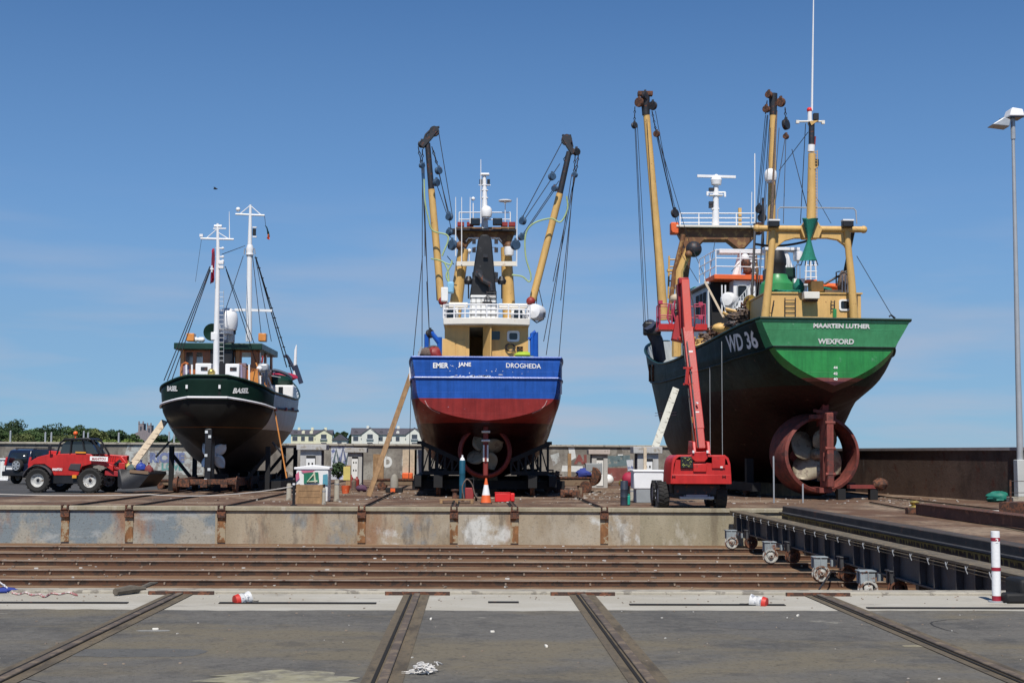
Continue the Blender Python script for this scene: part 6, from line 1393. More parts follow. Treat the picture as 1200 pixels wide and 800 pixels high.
# fallen red and white lights / markers on the strip
def fallen(px, py, ang, lab, k=.5):
    c = gp(px, py); t = thing('fallen_lamp', c, lab, 'lamp', 'red and white lamps lying on the concrete strip'); d = V((math.cos(ang), math.sin(ang), 0)); n_ = V((-d.y, d.x, 0)); q = lambda a, b_, z: c + (d*a + n_*b_ + V((0, 0, z)))*k
    MB().path([q(-.12, 0, .07), q(-.02, .01, .075), q(.02, .02, .085), q(.16, .03, .10)], [.07, .075, .06, .085], 11).build('lamp_body', mat('dirty_white', (.6, .6, .6), .6, var=.25, vscale=14, patch=(.2, .22, .26), pamt=.5, pscale=14), t); MB().path([q(-.22, 0, .06), q(-.12, 0, .07)], [.065, .075], 12).build('red_lens', 'trolley_red' if False else mat('lens_red', (.5, .03, .02), .5), t)
    MB().box(q(.06, .02, .19), (.16*k, .05*k, .06*k), rz=ang).box(q(.12, -.02, .14), (.06*k, .1*k, .12*k), rz=ang+.5).build('clip', 'galv', t); MB().path(curve_pts([q(.14, 0, .05), q(.24, .1, .03), q(.34, .02, .02), q(.42, .06, .02)]), .006, 5).build('wire', 'cable', t)
fallen(285, 706, R(35), 'crumpled white lamp with red lens lying left of centre on the concrete strip'); fallen(888, 709, R(150), 'longer white lamp with red lens lying right of centre on the concrete strip')
# string wad
c = gp(498, 789); t = thing('string_bundle', c, 'crumpled bundle of white string lying on the dark asphalt at the bottom', 'string')
rr_ = random.Random(4); bd = MB()
for i in range(34):
    p = c+V((rr_.gauss(0, .045), rr_.gauss(0, .035), .02+abs(rr_.gauss(0, .022)))); bd.path(curve_pts([p+V((rr_.gauss(0, .035), rr_.gauss(0, .035), rr_.uniform(-.01, .02))) for _ in range(4)], 4), .0055, 5)
for i in range(4): bd.path(curve_pts([c+V((0, 0, .01)), c+V((rr_.uniform(-.13, .13), rr_.uniform(-.05, .05), .008)), c+V((rr_.uniform(-.2, .2), rr_.uniform(-.08, .08), .008))]), .004, 4)
bd.build('string', mat('string_white', (.6, .58, .55), .9, var=.25, patch=(.2, .15, .12), pamt=.25, pscale=20), t)['kind'] = 'stuff'
# bits of wood and litter
for (x0_, y0_, x1_, y1_, w_, lab) in ((135, 698, 170, 694, .09, 'longer weathered piece of wood lying on the concrete strip at the left'), (166, 693, 184, 687, .05, 'thin stick on the concrete strip beside the longer wood piece')):
    a_, b__ = gp(x0_, y0_), gp(x1_, y1_); t = thing('driftwood', (a_+b__)/2, lab, 'wood'); MB().path([a_+V((0, 0, .05)), (a_+b__)/2+V((0, .02, .06)), b__+V((0, 0, .05))], [w_*.5, w_*.6, w_*.25], 7).build('wood', 'driftwood' if 'driftwood' in MATS else mat('driftwood', (.13, .11, .085), .9, var=.3, vscale=8), t)
# chain at left: hanging from the left edge, lying on the strip
c0_ = gp(14, 694); t = thing('plastic_chain', c0_, 'faded pink and white plastic chain hanging at the left edge and lying on the strip', 'chain')
ch_m = mat('chain_pink', (.42, .16, .16), .7, var=.4, vscale=12, patch=(.6, .55, .52), pamt=.6, pscale=12)
pts = sag((c0_.x-.9, c0_.y-.3, 1.15), c0_+V((0, 0, .02)), .12, 14); lm = MB()
for a_, b__ in zip(pts[:-1], pts[1:]):
    n = 3
    for k in range(n): p = a_.lerp(b__, k/n); q = a_.lerp(b__, (k+1.2)/n); o_ = V((.018, 0, 0)) if k % 2 else V((0, .018, 0)); lm.path([p, (p+q)/2+o_, q, (p+q)/2-o_, p], .006, 4, False)
lm.build('hanging_chain', 'clean_white', t)
gpts = [gp(x, y) for x, y in ((14, 695), (22, 697), (30, 695), (38, 698), (46, 697), (52, 700), (60, 696), (70, 697), (80, 695), (90, 698))]; lm = MB()
cp = curve_pts(gpts, 5)
for k in range(0, len(cp)-1):
    p = cp[k]+V((0, 0, .015)); q = cp[k+1]+V((0, 0, .015)); q = p+(q-p)*1.3; o_ = V((0, .025, .0)); lm.path([p, (p+q)/2+o_, q, (p+q)/2-o_, p], .009, 4, False)
lm.build('lying_chain', ch_m, t)
c = gp(3, 694); t = thing('blue_rag', c, 'small dark blue rag lying on the strip at the left edge', 'rag'); MB().sphere(c+V((0, 0, .03)), .1, 1.6, 1, .35, n=12, m_=7, jit=.25).build('rag', mat('rag_blue', (.03, .05, .25), .9), t)
c = gp(703, 700); 
rl = random.Random(9); lb = ['left of the first apron rail', 'between the first two apron rails', 'right of the middle rails', 'near the fourth apron rail', 'near the lower right corner', 'below the middle of the picture']
for i, (x, y) in enumerate(((182, 738), (505, 726), (640, 758), (935, 722), (1108, 760), (577, 741))):
    c = gp(x, y); t = thing('litter', c, 'tiny pale scrap of litter on the asphalt, ' + lb[i], 'litter', 'scraps of litter on the asphalt'); MB().box(c+V((0, 0, .012)), (rl.uniform(.03, .09), rl.uniform(.02, .05), .02), rz=rl.uniform(0, 3)).build('scrap', 'cream_white', t, bevel=.004)

# ================================================================== service booths
mat('booth_roof_pink', (.46, .40, .37), .75, var=.12, patch=(.3, .27, .24), pamt=.2)
def booth(px0, px1, roof0, roof1, ytop, yfascia, ybase, roofm, lab, dark):
    Yb = gp((px0+px1)/2, ybase).y; g = lambda x, y: at(x, y, Yb)
    x0, x1 = g(px0, 0).x, g(px1, 0).x; xr0, xr1 = g(roof0, 0).x, g(roof1, 0).x; zt_ = g(0+px0, ytop).z; zf_ = g(px0, yfascia).z; w_ = x1-x0; dp = w_*1.0; cx = (x0+x1)/2
    t = thing('service_booth', (cx, Yb, 0), lab, 'booth', 'grey service booths in the yard')
    MB().box((cx, Yb+dp/2, zf_/2), (w_, dp, zf_)).build('body', 'booth_grey', t, bevel=.01)
    sd_ = cx+(w_/2+.012)*(1 if dark > 0 else -1); MB().box((sd_, Yb+dp/2, zf_/2), (.024, dp-.06, zf_-.04)).build('side_panel', 'booth_dark', t)
    MB().box(((xr0+xr1)/2, Yb+dp/2, (zt_+zf_)/2), (xr1-xr0, dp+.3, zt_-zf_)).build('roof', roofm, t, bevel=.015)
    dw = w_*.42; do = MB().box((cx, Yb-.02, zf_*.5-.05), (dw, .04, zf_*.82)).build('door', 'white_paint', t, bevel=.006)
    MB().box((cx, Yb-.045, zf_*.86), (dw, .02, .09)).build('slot', 'near_black', do)
    for zz in (.50, .72):
        for s_ in (-1, 1): MB().box((cx+s_*dw*.2, Yb-.045, zf_*zz), (.055, .02, .075)).build('vent', 'near_black', do)
    MB().box((cx+dw/2+.01, Yb-.03, zf_*.5-.05), (.015, .03, zf_*.82)).build('door_gap', 'near_black', do)
    return t
booth(361, 385, 357, 391, 520.5, 527, 584, 'booth_grey', 'wide grey booth behind the green lettered white tank on the left', 1)
booth(415.5, 431.5, 412, 437, 524.5, 530, 571.5, 'booth_grey', 'slim grey booth between the leftmost booth and the leaning plank', 1)
booth(694, 712, 690, 714.5, 526.5, 532, 571.5, 'booth_roof_pink', 'slim booth with pinkish roof right of the blue trawler', -1)
booth(746, 770, 741, 774, 523, 531, 586, 'booth_grey', 'wide pale booth behind the white tank beside the red boom lift', -1)

# white tanks / boxes
def Yg(px, py): return gp(px, py).y
yb1 = Yg(365, 588); a_, b__ = at(347, 552, yb1), at(384, 588, yb1)
t = thing('white_tank', ((a_.x+b__.x)/2, yb1, 0), 'white plastic tank painted with green and pink graffiti behind a timber crate', 'tank', 'white tanks in the yard')
tz = at(365, 550, yb1).z
MB().box(((a_.x+b__.x)/2, yb1+.55, tz/2), (b__.x-a_.x, 1.0, tz)).build('tank_body', 'white_paint', t, bevel=.04); MB().prism([(a_.x-.08, yb1+.02, tz), (b__.x+.05, yb1+.02, tz), (b__.x+.05, yb1+.02, tz+.09), ((a_.x+b__.x)/2, yb1+.02, tz+.16), (a_.x-.08, yb1+.02, tz+.08)], (0, 1.1, 0)).build('lid', 'clean_white', t, bevel=.02)
def gpatch(pts, m__, off=.03, name='graffiti'): return MB().add([at(x, y, yb1-off+.05) for x, y in pts], [list(range(len(pts)))]).build(name, m__, t)
gpatch([(356, 554), (362, 553), (361, 566), (356, 566)], mat('graf_dkgreen', (.01, .16, .09), .7), .04); gpatch([(361, 553), (373, 553), (374, 565), (360, 566)], 'graf_dkgreen', .04)
MB().path([at(368, 555, yb1-.01), at(360, 564, yb1-.01), at(372, 563.5, yb1-.01)], .03, 5).path([at(368, 553, yb1-.01), at(369.5, 565, yb1-.01)], .03, 5).build('graffiti', mat('graf_cream', (.6, .62, .45), .7), t)
gpatch([(346.5, 556), (350, 552), (351, 560), (347, 564)], mat('graf_pink', (.5, .12, .2), .7), .042); gpatch([(378.5, 556), (384, 555), (384, 568), (378, 568)], mat('graf_cyan', (.08, .28, .36), .7), .042); gpatch([(352, 551), (370, 551), (366, 553), (356, 554)], 'graf_pink', .042)
yb2 = Yg(362, 590); a_, b__ = at(347, 567, yb2), at(378, 590, yb2)
t = thing('timber_crate', ((a_.x+b__.x)/2, yb2, 0), 'brown timber crate standing in front of the graffiti painted white tank', 'crate')
cw = b__.x-a_.x; cz_ = at(360, 567.5, yb2).z
mb_ = MB()
for i in range(3): mb_.box(((a_.x+b__.x)/2, yb2+.02, cz_*(i+.5)/3), (cw, .04, cz_/3-.012))
mb_.build('front_boards', 'timber', t); MB().box(((a_.x+b__.x)/2, yb2+.055, cz_/2), (cw-.02, .02, cz_-.02)).build('liner', 'netting_brown', t); MB().box((a_.x+.02, yb2+.4, cz_/2), (.04, .72, cz_)).build('side_board', 'timber', t); MB().box((b__.x-.02, yb2+.4, cz_/2), (.05, .72, cz_)).build('side_board', 'netting_brown', t); MB().box(((a_.x+b__.x)/2, yb2+.42, cz_*.8), (cw-.1, .68, .1)).build('contents', 'netting_brown', t)
for x_ in (a_.x+.06, b__.x-.06): MB().box((x_, yb2-.012, cz_/2), (.07, .03, cz_)).build('batten', 'timber', t)
yb3 = Yg(760, 589); a_, b__ = at(743, 552, yb3), at(778, 589, yb3)
t = thing('storage_bin', ((a_.x+b__.x)/2, yb3, 0), 'white and grey plastic tank with flat lid in front of the rightmost booth', 'tank', 'white tanks in the yard')
z_a, z_b = at(760, 553, yb3).z, at(760, 573, yb3).z
MB().box(((a_.x+b__.x)/2, yb3+.55, (z_a+z_b)/2), (b__.x-a_.x, 1.0, z_a-z_b)).build('upper_body', 'clean_white', t, bevel=.04); MB().box(((a_.x+b__.x)/2+.03, yb3+.55, z_b/2), (b__.x-a_.x-.12, .95, z_b)).build('lower_body', 'grey_paint', t, bevel=.02); MB().box(((a_.x+b__.x)/2, yb3+.55, z_a+.04), (b__.x-a_.x+.06, 1.06, .09)).build('lid', 'clean_white', t, bevel=.03)
# timber post with foot, barrel, jerrycan
c = gp(756, 588); zt_ = at(756, 524, c.y).z
t = thing('timber_post', c, 'upright timber post on a brick red foot in front of the rightmost booth', 'post'); MB().box((c.x, c.y, zt_/2), (.11, .1, zt_)).build('post', 'timber_pale', t); MB().box((c.x, c.y, .1), (.62, .4, .2)).build('foot', mat('brick', (.16, .06, .045), .9, var=.2), t, bevel=.02); MB().box((c.x, c.y-.05, .24), (.4, .3, .07)).build('foot_plate', 'galv', t)
def barrel(px, ytop, ybase, wpx, m__, lab, cat='barrel', ribs=2):
    c = gp(px, ybase); z_ = at(px, ytop, c.y).z; r_ = wpx*c.y/F/2; t = thing('barrel', c, lab, cat)
    MB().lathe([(.01, 0), (r_, .01), (r_, z_*.33), (r_*1.04, z_*.345), (r_, z_*.36), (r_, z_*.64), (r_*1.04, z_*.655), (r_, z_*.67), (r_, z_-.02), (r_*.93, z_), (r_*.9, z_-.03), (.01, z_-.03)], c, (0, 0, 1), 24).build('drum', m__, t); return t
barrel(731.5, 563, 592, 9, mat('barrel_navy', (.03, .04, .06), .5, var=.2), 'dark blue grey drum standing left of the white storage bin')
barrel(541.5, 539, 584, 7, mat('cyl_teal', (.01, .08, .13), .4, var=.15), 'tall dark teal gas cylinder with white shoulder under the blue trawler', 'gas cylinder')
c = gp(541.5, 584); zt_ = at(541, 539, c.y).z; o = [q for q in bpy.data.objects if q.get('category') == 'gas cylinder'][0]; MB().lathe([(.115, -.14), (.11, -.02), (.07, .08), (.03, .12), (.03, .2), (0, .2)], (c.x, c.y, zt_), (0, 0, 1), 16).build('cylinder_shoulder', 'clean_white', o)
c = gp(734, 592); t = thing('jerrycan', c, 'teal green plastic jerrycan in front of the dark drum', 'jerrycan'); z_ = at(734, 578.5, c.y).z
MB().box((c.x, c.y, z_*.45), (.26, .16, z_*.85)).build('can', 'teal', t, bevel=.03); MB().tube((c.x-.07, c.y, z_*.85), (c.x-.07, c.y, z_), .025).build('spout', 'teal', t); MB().path([(c.x-.02, c.y, z_*.86), (c.x, c.y, z_*.97), (c.x+.1, c.y, z_*.97), (c.x+.11, c.y, z_*.86)], .014, 6).build('handle', 'teal', t)
# concrete bollards with rags, black chain posts
for (px, y0_, y1_, lab) in ((338.5, 566, 586, 'pale concrete bollard left of the timber crate'), (394.5, 561, 587, 'pale concrete bollard right of the leftmost booth'), (379.5, 571, 591, 'thin pale concrete bollard at the corner of the timber crate'), (741, 572, 586, 'low pale concrete bollard behind the teal jerrycan')):
    c = gp(px, y1_); z_ = at(px, y0_, c.y).z; t = thing('bollard', c, lab, 'bollard', 'pale concrete bollards'); r_ = .095 if px != 379.5 else .06
    MB().lathe([(.01, 0), (r_*1.25, 0), (r_*1.15, .06), (r_, .12), (r_*.9, z_-.05), (r_*.6, z_), (.01, z_)], c, (0, 0, 1), 16).build('stem', 'concrete', t); MB().lathe([(r_*1.02, 0), (r_*1.05, .04)], c+V((0, 0, z_*.75)), (0, 0, 1), 16).build('collar', 'galv', t)
c = gp(395, 575); t = thing('bush', c, 'small dark green and brown bush behind the pale bollard right of the leftmost booth', 'bush'); vs = []; fs = []
for i in range(420):
    q = rng.normal(size=3); q /= np.linalg.norm(q); p = np.array((c.x, c.y+.5, .95)) + q*rng.uniform(.15, .34)*np.array((1, 1, 1.1)); u = rng.normal(size=3)*.05; v_ = rng.normal(size=3)*.04; b0 = len(vs); vs += [tuple(p-u), tuple(p+v_), tuple(p+u), tuple(p-v_)]; fs.append((b0, b0+1, b0+2, b0+3))
MB().add(vs, fs).build('foliage', 'leaf_dark', t, smooth=.1); MB().path([(c.x, c.y+.5, 0), (c.x+.02, c.y+.5, .9)], [.03, .015], 6).build('stem', 'bark', t)
def chain_post(px, y0_, y1_, lab, dots=True):
    c = gp(px, y1_); z_ = at(px, y0_, c.y).z; t = thing('chain_post', c, lab, 'post', 'black chain posts along the pit'); MB().tube(c, (c.x, c.y, z_), .045, n=14).build('post', 'black_paint', t); MB().sphere((c.x, c.y, z_), .07, n=12, m_=8).build('knob', 'black_paint', t)
    MB().lathe([(.11, 0), (.11, .02), (.05, .04)], c, (0, 0, 1), 16).build('base_plate', 'black_paint', t)
    for q in (.35, .62) if dots else (.8,): MB().tube((c.x, c.y, z_*q), (c.x, c.y, z_*q+.06), .048, n=14, cap=False).build('white_band', 'clean_white', t)
    return V((c.x, c.y, z_))
pa = chain_post(344, 562, 592, 'black chain post with white band in front of the timber crate', False); pb = chain_post(769.5, 565, 594, 'black chain post with two white bands beside the left wheel of the boom lift')
t = thing('barrier_rope', (pa.x-6, pa.y, .5), 'long thin white barrier rope strung low from the crate post past the telehandler', 'rope')
e1 = gp(20, 585); e1.z = .55; mid = at(175, 579, 51); MB().path(sag(V((pa.x, pa.y, pa.z*.75)), V((mid.x, mid.y, mid.z)), .16, 14), .016, 5).build('rope', mat('rope_pale', (.55, .52, .48), .9), t); MB().path(sag(V((mid.x, mid.y, mid.z)), V((-19.5, 50.5, .35)), .1, 12), .016, 5).build('rope', 'rope_pale', t)
# traffic cone
c = gp(569.5, 590); t = thing('traffic_cone', c, 'orange and white traffic cone standing in front of the blue trawler rudder', 'cone'); z_ = at(569, 560, c.y).z
MB().box(c+V((0, 0, .02)), (.42, .42, .04)).build('base', 'black_paint', t, bevel=.01)
for f0_, f1_, m__ in ((.04, .34, 'orange'), (.34, .74, 'clean_white'), (.74, 1., 'orange')): r_ = lambda f: .165*(1-f)+.03; MB().lathe([(r_(f0_), z_*f0_), (r_(f1_), z_*f1_)]+([(0.01, z_)] if f1_ == 1. else []), c, (0, 0, 1), 20).build('cone_band', m__, t)
# red crate, pallet, welding trolley
c = gp(591, 588); t = thing('red_crate', c, 'low bright red plastic crate on the ground right of the traffic cone', 'crate'); w_ = 25*c.y/F
MB().box(c+V((-w_*.08, .15, .16)), (w_*.72, .4, .32)).build('crate_body', 'signal_red', t, bevel=.03); MB().box(c+V((w_*.38, .15, .17)), (w_*.2, .36, .3)).build('crate_end', 'signal_red', t, bevel=.03); MB().box(c+V((-w_*.08, .15, .33)), (w_*.74, .42, .03)).build('lid', 'signal_red', t, bevel=.01)
c = gp(535, 590); t = thing('wooden_pallet', c, 'flat worn wooden pallet on the ground left of the traffic cone', 'pallet'); w_ = 40*c.y/F
for i in range(5): MB().box(c+V((0, .1+i*.19, .13)), (w_, .11, .025)).build('slat', 'timber', t)
for x_ in (-.45, 0, .45): MB().box(c+V((x_*w_, .5, .06)), (.1, .9, .1)).build('bearer', 'timber', t)
c = gp(550, 587); t = thing('welding_trolley', c, 'red wheeled welding trolley with hoses beside the teal gas cylinder', 'trolley'); z_ = at(550, 562, c.y).z
MB().box(c+V((0, .2, z_*.35)), (.32, .3, z_*.55)).build('machine', mat('trolley_red', (.28, .03, .03), .6, var=.3, patch=(.12, .08, .05), pamt=.4), t, bevel=.03)
for s_ in (-1, 1): MB().lathe([(.02, -.04), (.15, -.04), (.15, .04), (.02, .04)], c+V((s_*.25, .2, .15)), (1, 0, 0), 16).build('wheel', 'rubber', t)
MB().path(curve_pts([c+V(p) for p in ((-.2, 0, .1), (-.26, 0, .5), (-.1, 0, .8), (.1, 0, .6), (.2, 0, .25), (.35, 0, .06))]), .025, 6).build('hose', 'netting_brown', t); MB().path([c+V((-.15, .3, z_*.6)), c+V((-.15, .3, z_*1.05)), c+V((.15, .3, z_*1.05)), c+V((.15, .3, z_*.6))], .02, 6).build('handle', 'steel_dark', t)
c = gp(533, 586); t = thing('mooring_post', c, 'squat rusty mooring post left of the teal gas cylinder', 'mooring post'); MB().lathe([(.01, 0), (.14, 0), (.1, .1), (.09, .3), (.15, .36), (.15, .4), (.01, .42)], c, (0, 0, 1), 14).build('post', 'rusty', t)

# leaning planks
for (x0_, y0_, D0, x1_, y1_, D1, w_, m__, lab) in ((153, 548, 60.6, 193, 493, 63.2, .3, 'timber_pale', 'long pale plank leaning from the skip up to the black boat'), (432, 581, 55.5, 482, 438, 56, .2, 'timber', 'long brown plank leaning against the left side of the blue trawler'),
                                   (762, 540, 58, 792, 455, 63, .3, mat('plank_white', (.5, .5, .45), .8, var=.15, patch=(.3, .28, .24), pamt=.4), 'white scaffold plank leaning against the green trawler above the white tank')):
    a_, b__ = at(x0_, y0_, D0), at(x1_, y1_, D1); 
    if x0_ == 762: a_ = a_ + (a_-b__).normalized()*1.5
    t = thing('leaning_plank', a_, lab, 'plank', 'planks leaning on the boats'); MB().beam(a_, b__, w_, .06, upv=(0, -1, .2)).build('plank', m__, t, bevel=.005)
    n = 9; [MB().beam(a_.lerp(b__, (i+.5)/n)-V((w_*.4, .05, 0)), a_.lerp(b__, (i+.5)/n)+V((w_*.4, -.05, 0)), .04, .03).build('cleat', m__, t) for i in range(n)] if w_ > .25 else None

# low bogies / long beams standing behind the boats
def low_bogie(px0, px1, ytop, ybase, lab, m__='rusty', junk=True):
    a_ = gp(px0, ybase); Yq = a_.y; x0, x1 = at(px0, ybase, Yq).x, at(px1, ybase, Yq).x; z_ = at((px0+px1)/2, ytop, Yq).z; cx = (x0+x1)/2
    t = thing('flat_bogie', (cx, Yq, 0), lab, 'bogie', 'rusty flat bogies in the yard')
    MB().box((cx, Yq+.5, z_*.72), (x1-x0, .9, z_*.5)).build('deck', mat('bogie_side', (.2, .14, .09), .9, var=.3, patch=(.1, .05, .03), pamt=.5), t, bevel=.02); MB().box((cx, Yq+.5, z_+.02), (x1-x0+.1, 1.0, .06)).build('deck_plate', 'rusty', t)
    for s_ in (-.38, .38):
        for yy in (0.05, .95): MB().lathe([(.02, -.07), (z_*.4, -.07), (z_*.4, .03), (z_*.46, .03), (z_*.46, .07), (.02, .07)], (cx+s_*(x1-x0), Yq+yy, z_*.42), (0, 1, 0), 16).build('wheel', 'rusty', t)
    return t, cx, Yq, z_
t, cx, Yq, z_ = low_bogie(650, 691, 560, 577, 'rusty flat bogie loaded with scrap left of the pink roofed booth')
MB().beam((cx-.1, Yq+.4, z_), (cx-.1, Yq+.4, at(673, 531, Yq).z), .16, .14).build('stanchion', 'timber', t); gear_heap((cx-.9, Yq+.5, z_+.15), .35, 'netting_brown', t, 'scrap_heap'); gear_heap((cx+.6, Yq+.5, z_+.15), .3, 'rusty', t, 'scrap_heap')
MB().lathe([(.05, -.15), (.42, -.12), (.45, 0), (.42, .12), (.05, .15)], (at(695, 0, Yq).x-.0, Yq+.3, .75), (.7, 1, 0), 20).build('end_wheel', 'rusty', t)
MB().box((cx+1.0, Yq+.4, z_+.42), (.75, .5, .5)).build('grey_box', 'grey_paint', t, bevel=.03)
MB().sphere((cx+.55, Yq+.3, z_+.2), .3, 1.2, 1, .8, n=10, m_=7, jit=.15).build('blue_bag', 'rag_blue', t)
t, cx, Yq, z_ = low_bogie(440, 500, 562, 574, 'long rusty flat bogie between the brown plank and the blue trawler')
MB().beam((cx-1.1, Yq+.4, z_), (cx-1.1, Yq+.4, z_+1.2), .5, .2).build('stanchion', 'timber', t)
for x_ in (476, 484, 490): p = at(x_, 560, Yq+1.0); MB().beam((p.x, p.y, .3), (p.x, p.y, 1.9), .35, .3).build('upright', 'timber_pale' if x_ != 490 else 'grey_paint', t)
MB().box((at(483, 0, Yq).x, Yq+.6, z_+.18), (.5, .4, .3)).build('orange_box', 'orange', t, bevel=.05)
t, cx, Yq, z_ = low_bogie(184, 214, 563, 573, 'rusty flat bogie between the skip bucket and the black boat')
t, cx, Yq, z_ = low_bogie(606, 648, 567, 577, 'low dark bogie partly hidden under the right side of the blue trawler')
c = gp(462, 577); t = thing('grey_pillar', c, 'small grey stone pillar on a brick foot right of the brown leaning plank', 'pillar'); z_ = at(462, 556, c.y).z
MB().lathe([(.01, .2), (.18, .2), (.17, z_*.8), (.1, z_), (.01, z_+.03)], c, (0, 0, 1), 14).build('shaft', mat('stone_grey', (.3, .28, .24), .9, var=.2), t); MB().box(c+V((0, 0, .12)), (.75, .5, .2)).build('foot', 'near_black', t, bevel=.02); MB().box(c+V((-.05, -.26, .12)), (.2, .05, .16)).build('brick', 'orange', t)
c = gp(670, 583); t = thing('rusty_block', c, 'rusty iron block with rollers on the ground left of the pink roofed booth', 'roller block'); MB().box(c+V((0, .1, .16)), (.9, .4, .28)).build('frame', 'rusty', t, bevel=.03); MB().tube(c+V((-.3, -.12, .2)), c+V((.0, -.12, .2)), .12).build('roller', 'rusty', t); MB().box(c+V((.33, -.1, .2)), (.14, .14, .42)).build('upright', 'bogie_side', t)
c = gp(452, 578); 
# clutter cluster between the booths: bucket, posts, bottles
c = gp(405, 578); t = thing('bucket', c, 'orange red bucket on the ground between the two left booths', 'bucket'); MB().lathe([(.01, 0), (.15, 0), (.2, .34), (.185, .34), (.14, .03)], c, (0, 0, 1), 18).build('pail', mat('bucket_orange', (.6, .1, .03), .5, patch=(.6, .5, .3), pamt=.3, pscale=9), t); MB().path([c+V((-.2, 0, .34)), c+V((-.12, -.05, .22)), c+V((.12, -.05, .22)), c+V((.2, 0, .34))], .01, 5).build('handle', 'galv', t)
c = gp(406.5, 577); z_ = at(406, 545, c.y+.6).z; t = thing('mooring_timber', c+V((0, .6, 0)), 'upright brown timber post behind the orange red bucket', 'post'); MB().box((c.x, c.y+.6, z_/2), (.2, .18, z_)).build('post', 'timber', t); MB().box((c.x-.06, c.y+.5, z_-.35), (.3, .03, .6)).build('yellow_sheet', mat('pale_yellow', (.6, .5, .15), .7), t)
for i, (x_, y_, h_, m__, lb_) in enumerate(((411, 573, .7, 'dark_red', 'left'), (414.5, 574, .55, 'netting_brown', 'middle'), (418, 573, .6, 'dark_red', 'right'))):
    c = gp(x_, y_); t = thing('fuel_canister', c, f'dark canister, the {lb_} of three standing right of the orange bucket', 'canister', 'canisters between the left booths'); MB().lathe([(.01, 0), (.12, 0), (.12, h_*.75), (.05, h_*.9), (.04, h_), (.01, h_)], c, (0, 0, 1), 12).build('canister', m__, t)
c = gp(424, 576); t = thing('tool_bag', c, 'low purple and black tool bag on the ground below the slim left booth', 'bag'); MB().sphere(c+V((0, 0, .15)), .2, 1.3, .9, .8, n=12, m_=8, jit=.12).build('bag', mat('plum', (.09, .04, .08), .8), t); MB().path([c+V((-.15, 0, .25)), c+V((0, 0, .42)), c+V((.15, 0, .25))], .015, 5).build('handle', 'cable', t)
for (x_, y_, r_, m__, lab) in ((447.5, 569, .16, 'signal_red', 'small red plastic float on the ground right of the brown leaning plank'), (712.5, 569, .32, 'clean_white', 'white round float on the ground right of the pink roofed booth'), (737, 560, .3, 'crimson', 'crimson float between the drum and the rightmost booth'), (729, 570, .2, 'brass', 'small ochre float right of the white round float')):
    c = gp(x_, y_); c = c if x_ != 737 else gp(737, 580); zc = r_ if x_ != 737 else at(737, 561, c.y).z; t = thing('float', c, lab, 'float'); MB().sphere((c.x, c.y, zc), r_, n=16, m_=10).build('ball', m__, t); MB().lathe([(.05, r_*.97), (.05, r_*1.15), (.02, r_*1.15)], (c.x, c.y, zc), (0, 0, 1), 10).build('neck', 'rusty', t)
    if x_ == 737: MB().tube((c.x, c.y, 0), (c.x, c.y, zc-r_*.9), .04).build('stake', 'steel_dark', t)
# loose rubble scattered over the yard (nobody could count it)
rb = MB(); rr_ = random.Random(77)
def chip(x, y, s_):
    z = s_*.4; k = len(rb.v); pts = [(x+rr_.uniform(-1, 1)*s_, y+rr_.uniform(-1, 1)*s_, 0.0) for _ in range(4)]; rb.box((x, y, z*.5+.005), (s_*rr_.uniform(.6, 2), s_*rr_.uniform(.5, 1.2), z), rz=rr_.uniform(0, 3))
for i in range(520):
    px = rr_.uniform(180, 1190); py = rr_.choice((rr_.uniform(568, 592), rr_.uniform(575, 590))); c = gp(px, py); chip(c.x, c.y, rr_.uniform(.02, .09))
for i in range(150): c = gp(rr_.gauss(700, 28), rr_.uniform(573, 586)); chip(c.x, c.y, rr_.uniform(.03, .13))
for i in range(60): c = gp(rr_.gauss(1060, 22), rr_.uniform(583, 593)); chip(c.x, c.y, rr_.uniform(.03, .1))
for i in range(90): c = gp(rr_.uniform(400, 500), rr_.uniform(573, 586)); chip(c.x, c.y, rr_.uniform(.03, .09))
rb.build('rubble', mat('rubble_mat', (.26, .2, .15), .9, var=.6, vscale=3, patch=(.6, .58, .54), pamt=.5, pscale=1.3), None)['kind'] = 'stuff'
dm = MB(); rr_ = random.Random(78)
for i in range(420):
    x, y = rr_.uniform(-13, 7.5), rr_.uniform(30.5, 44.6); s_ = rr_.uniform(.015, .05); dm.box((x, y, PZ+.01+s_*.3), (s_*2, s_, s_*.7), rz=rr_.uniform(0, 3))
for i in range(500):
    x = rr_.uniform(-9, 9); y = rr_.choice((rr_.uniform(9, 15.9), rr_.gauss(17.3, .5))); s_ = rr_.uniform(.004, .013); dm.box((x, min(y, 17.9), .004+s_*.3), (s_*2, s_, s_*.7), rz=rr_.uniform(0, 3))
dm.build('gravel', 'rubble_mat', None)['kind'] = 'stuff'

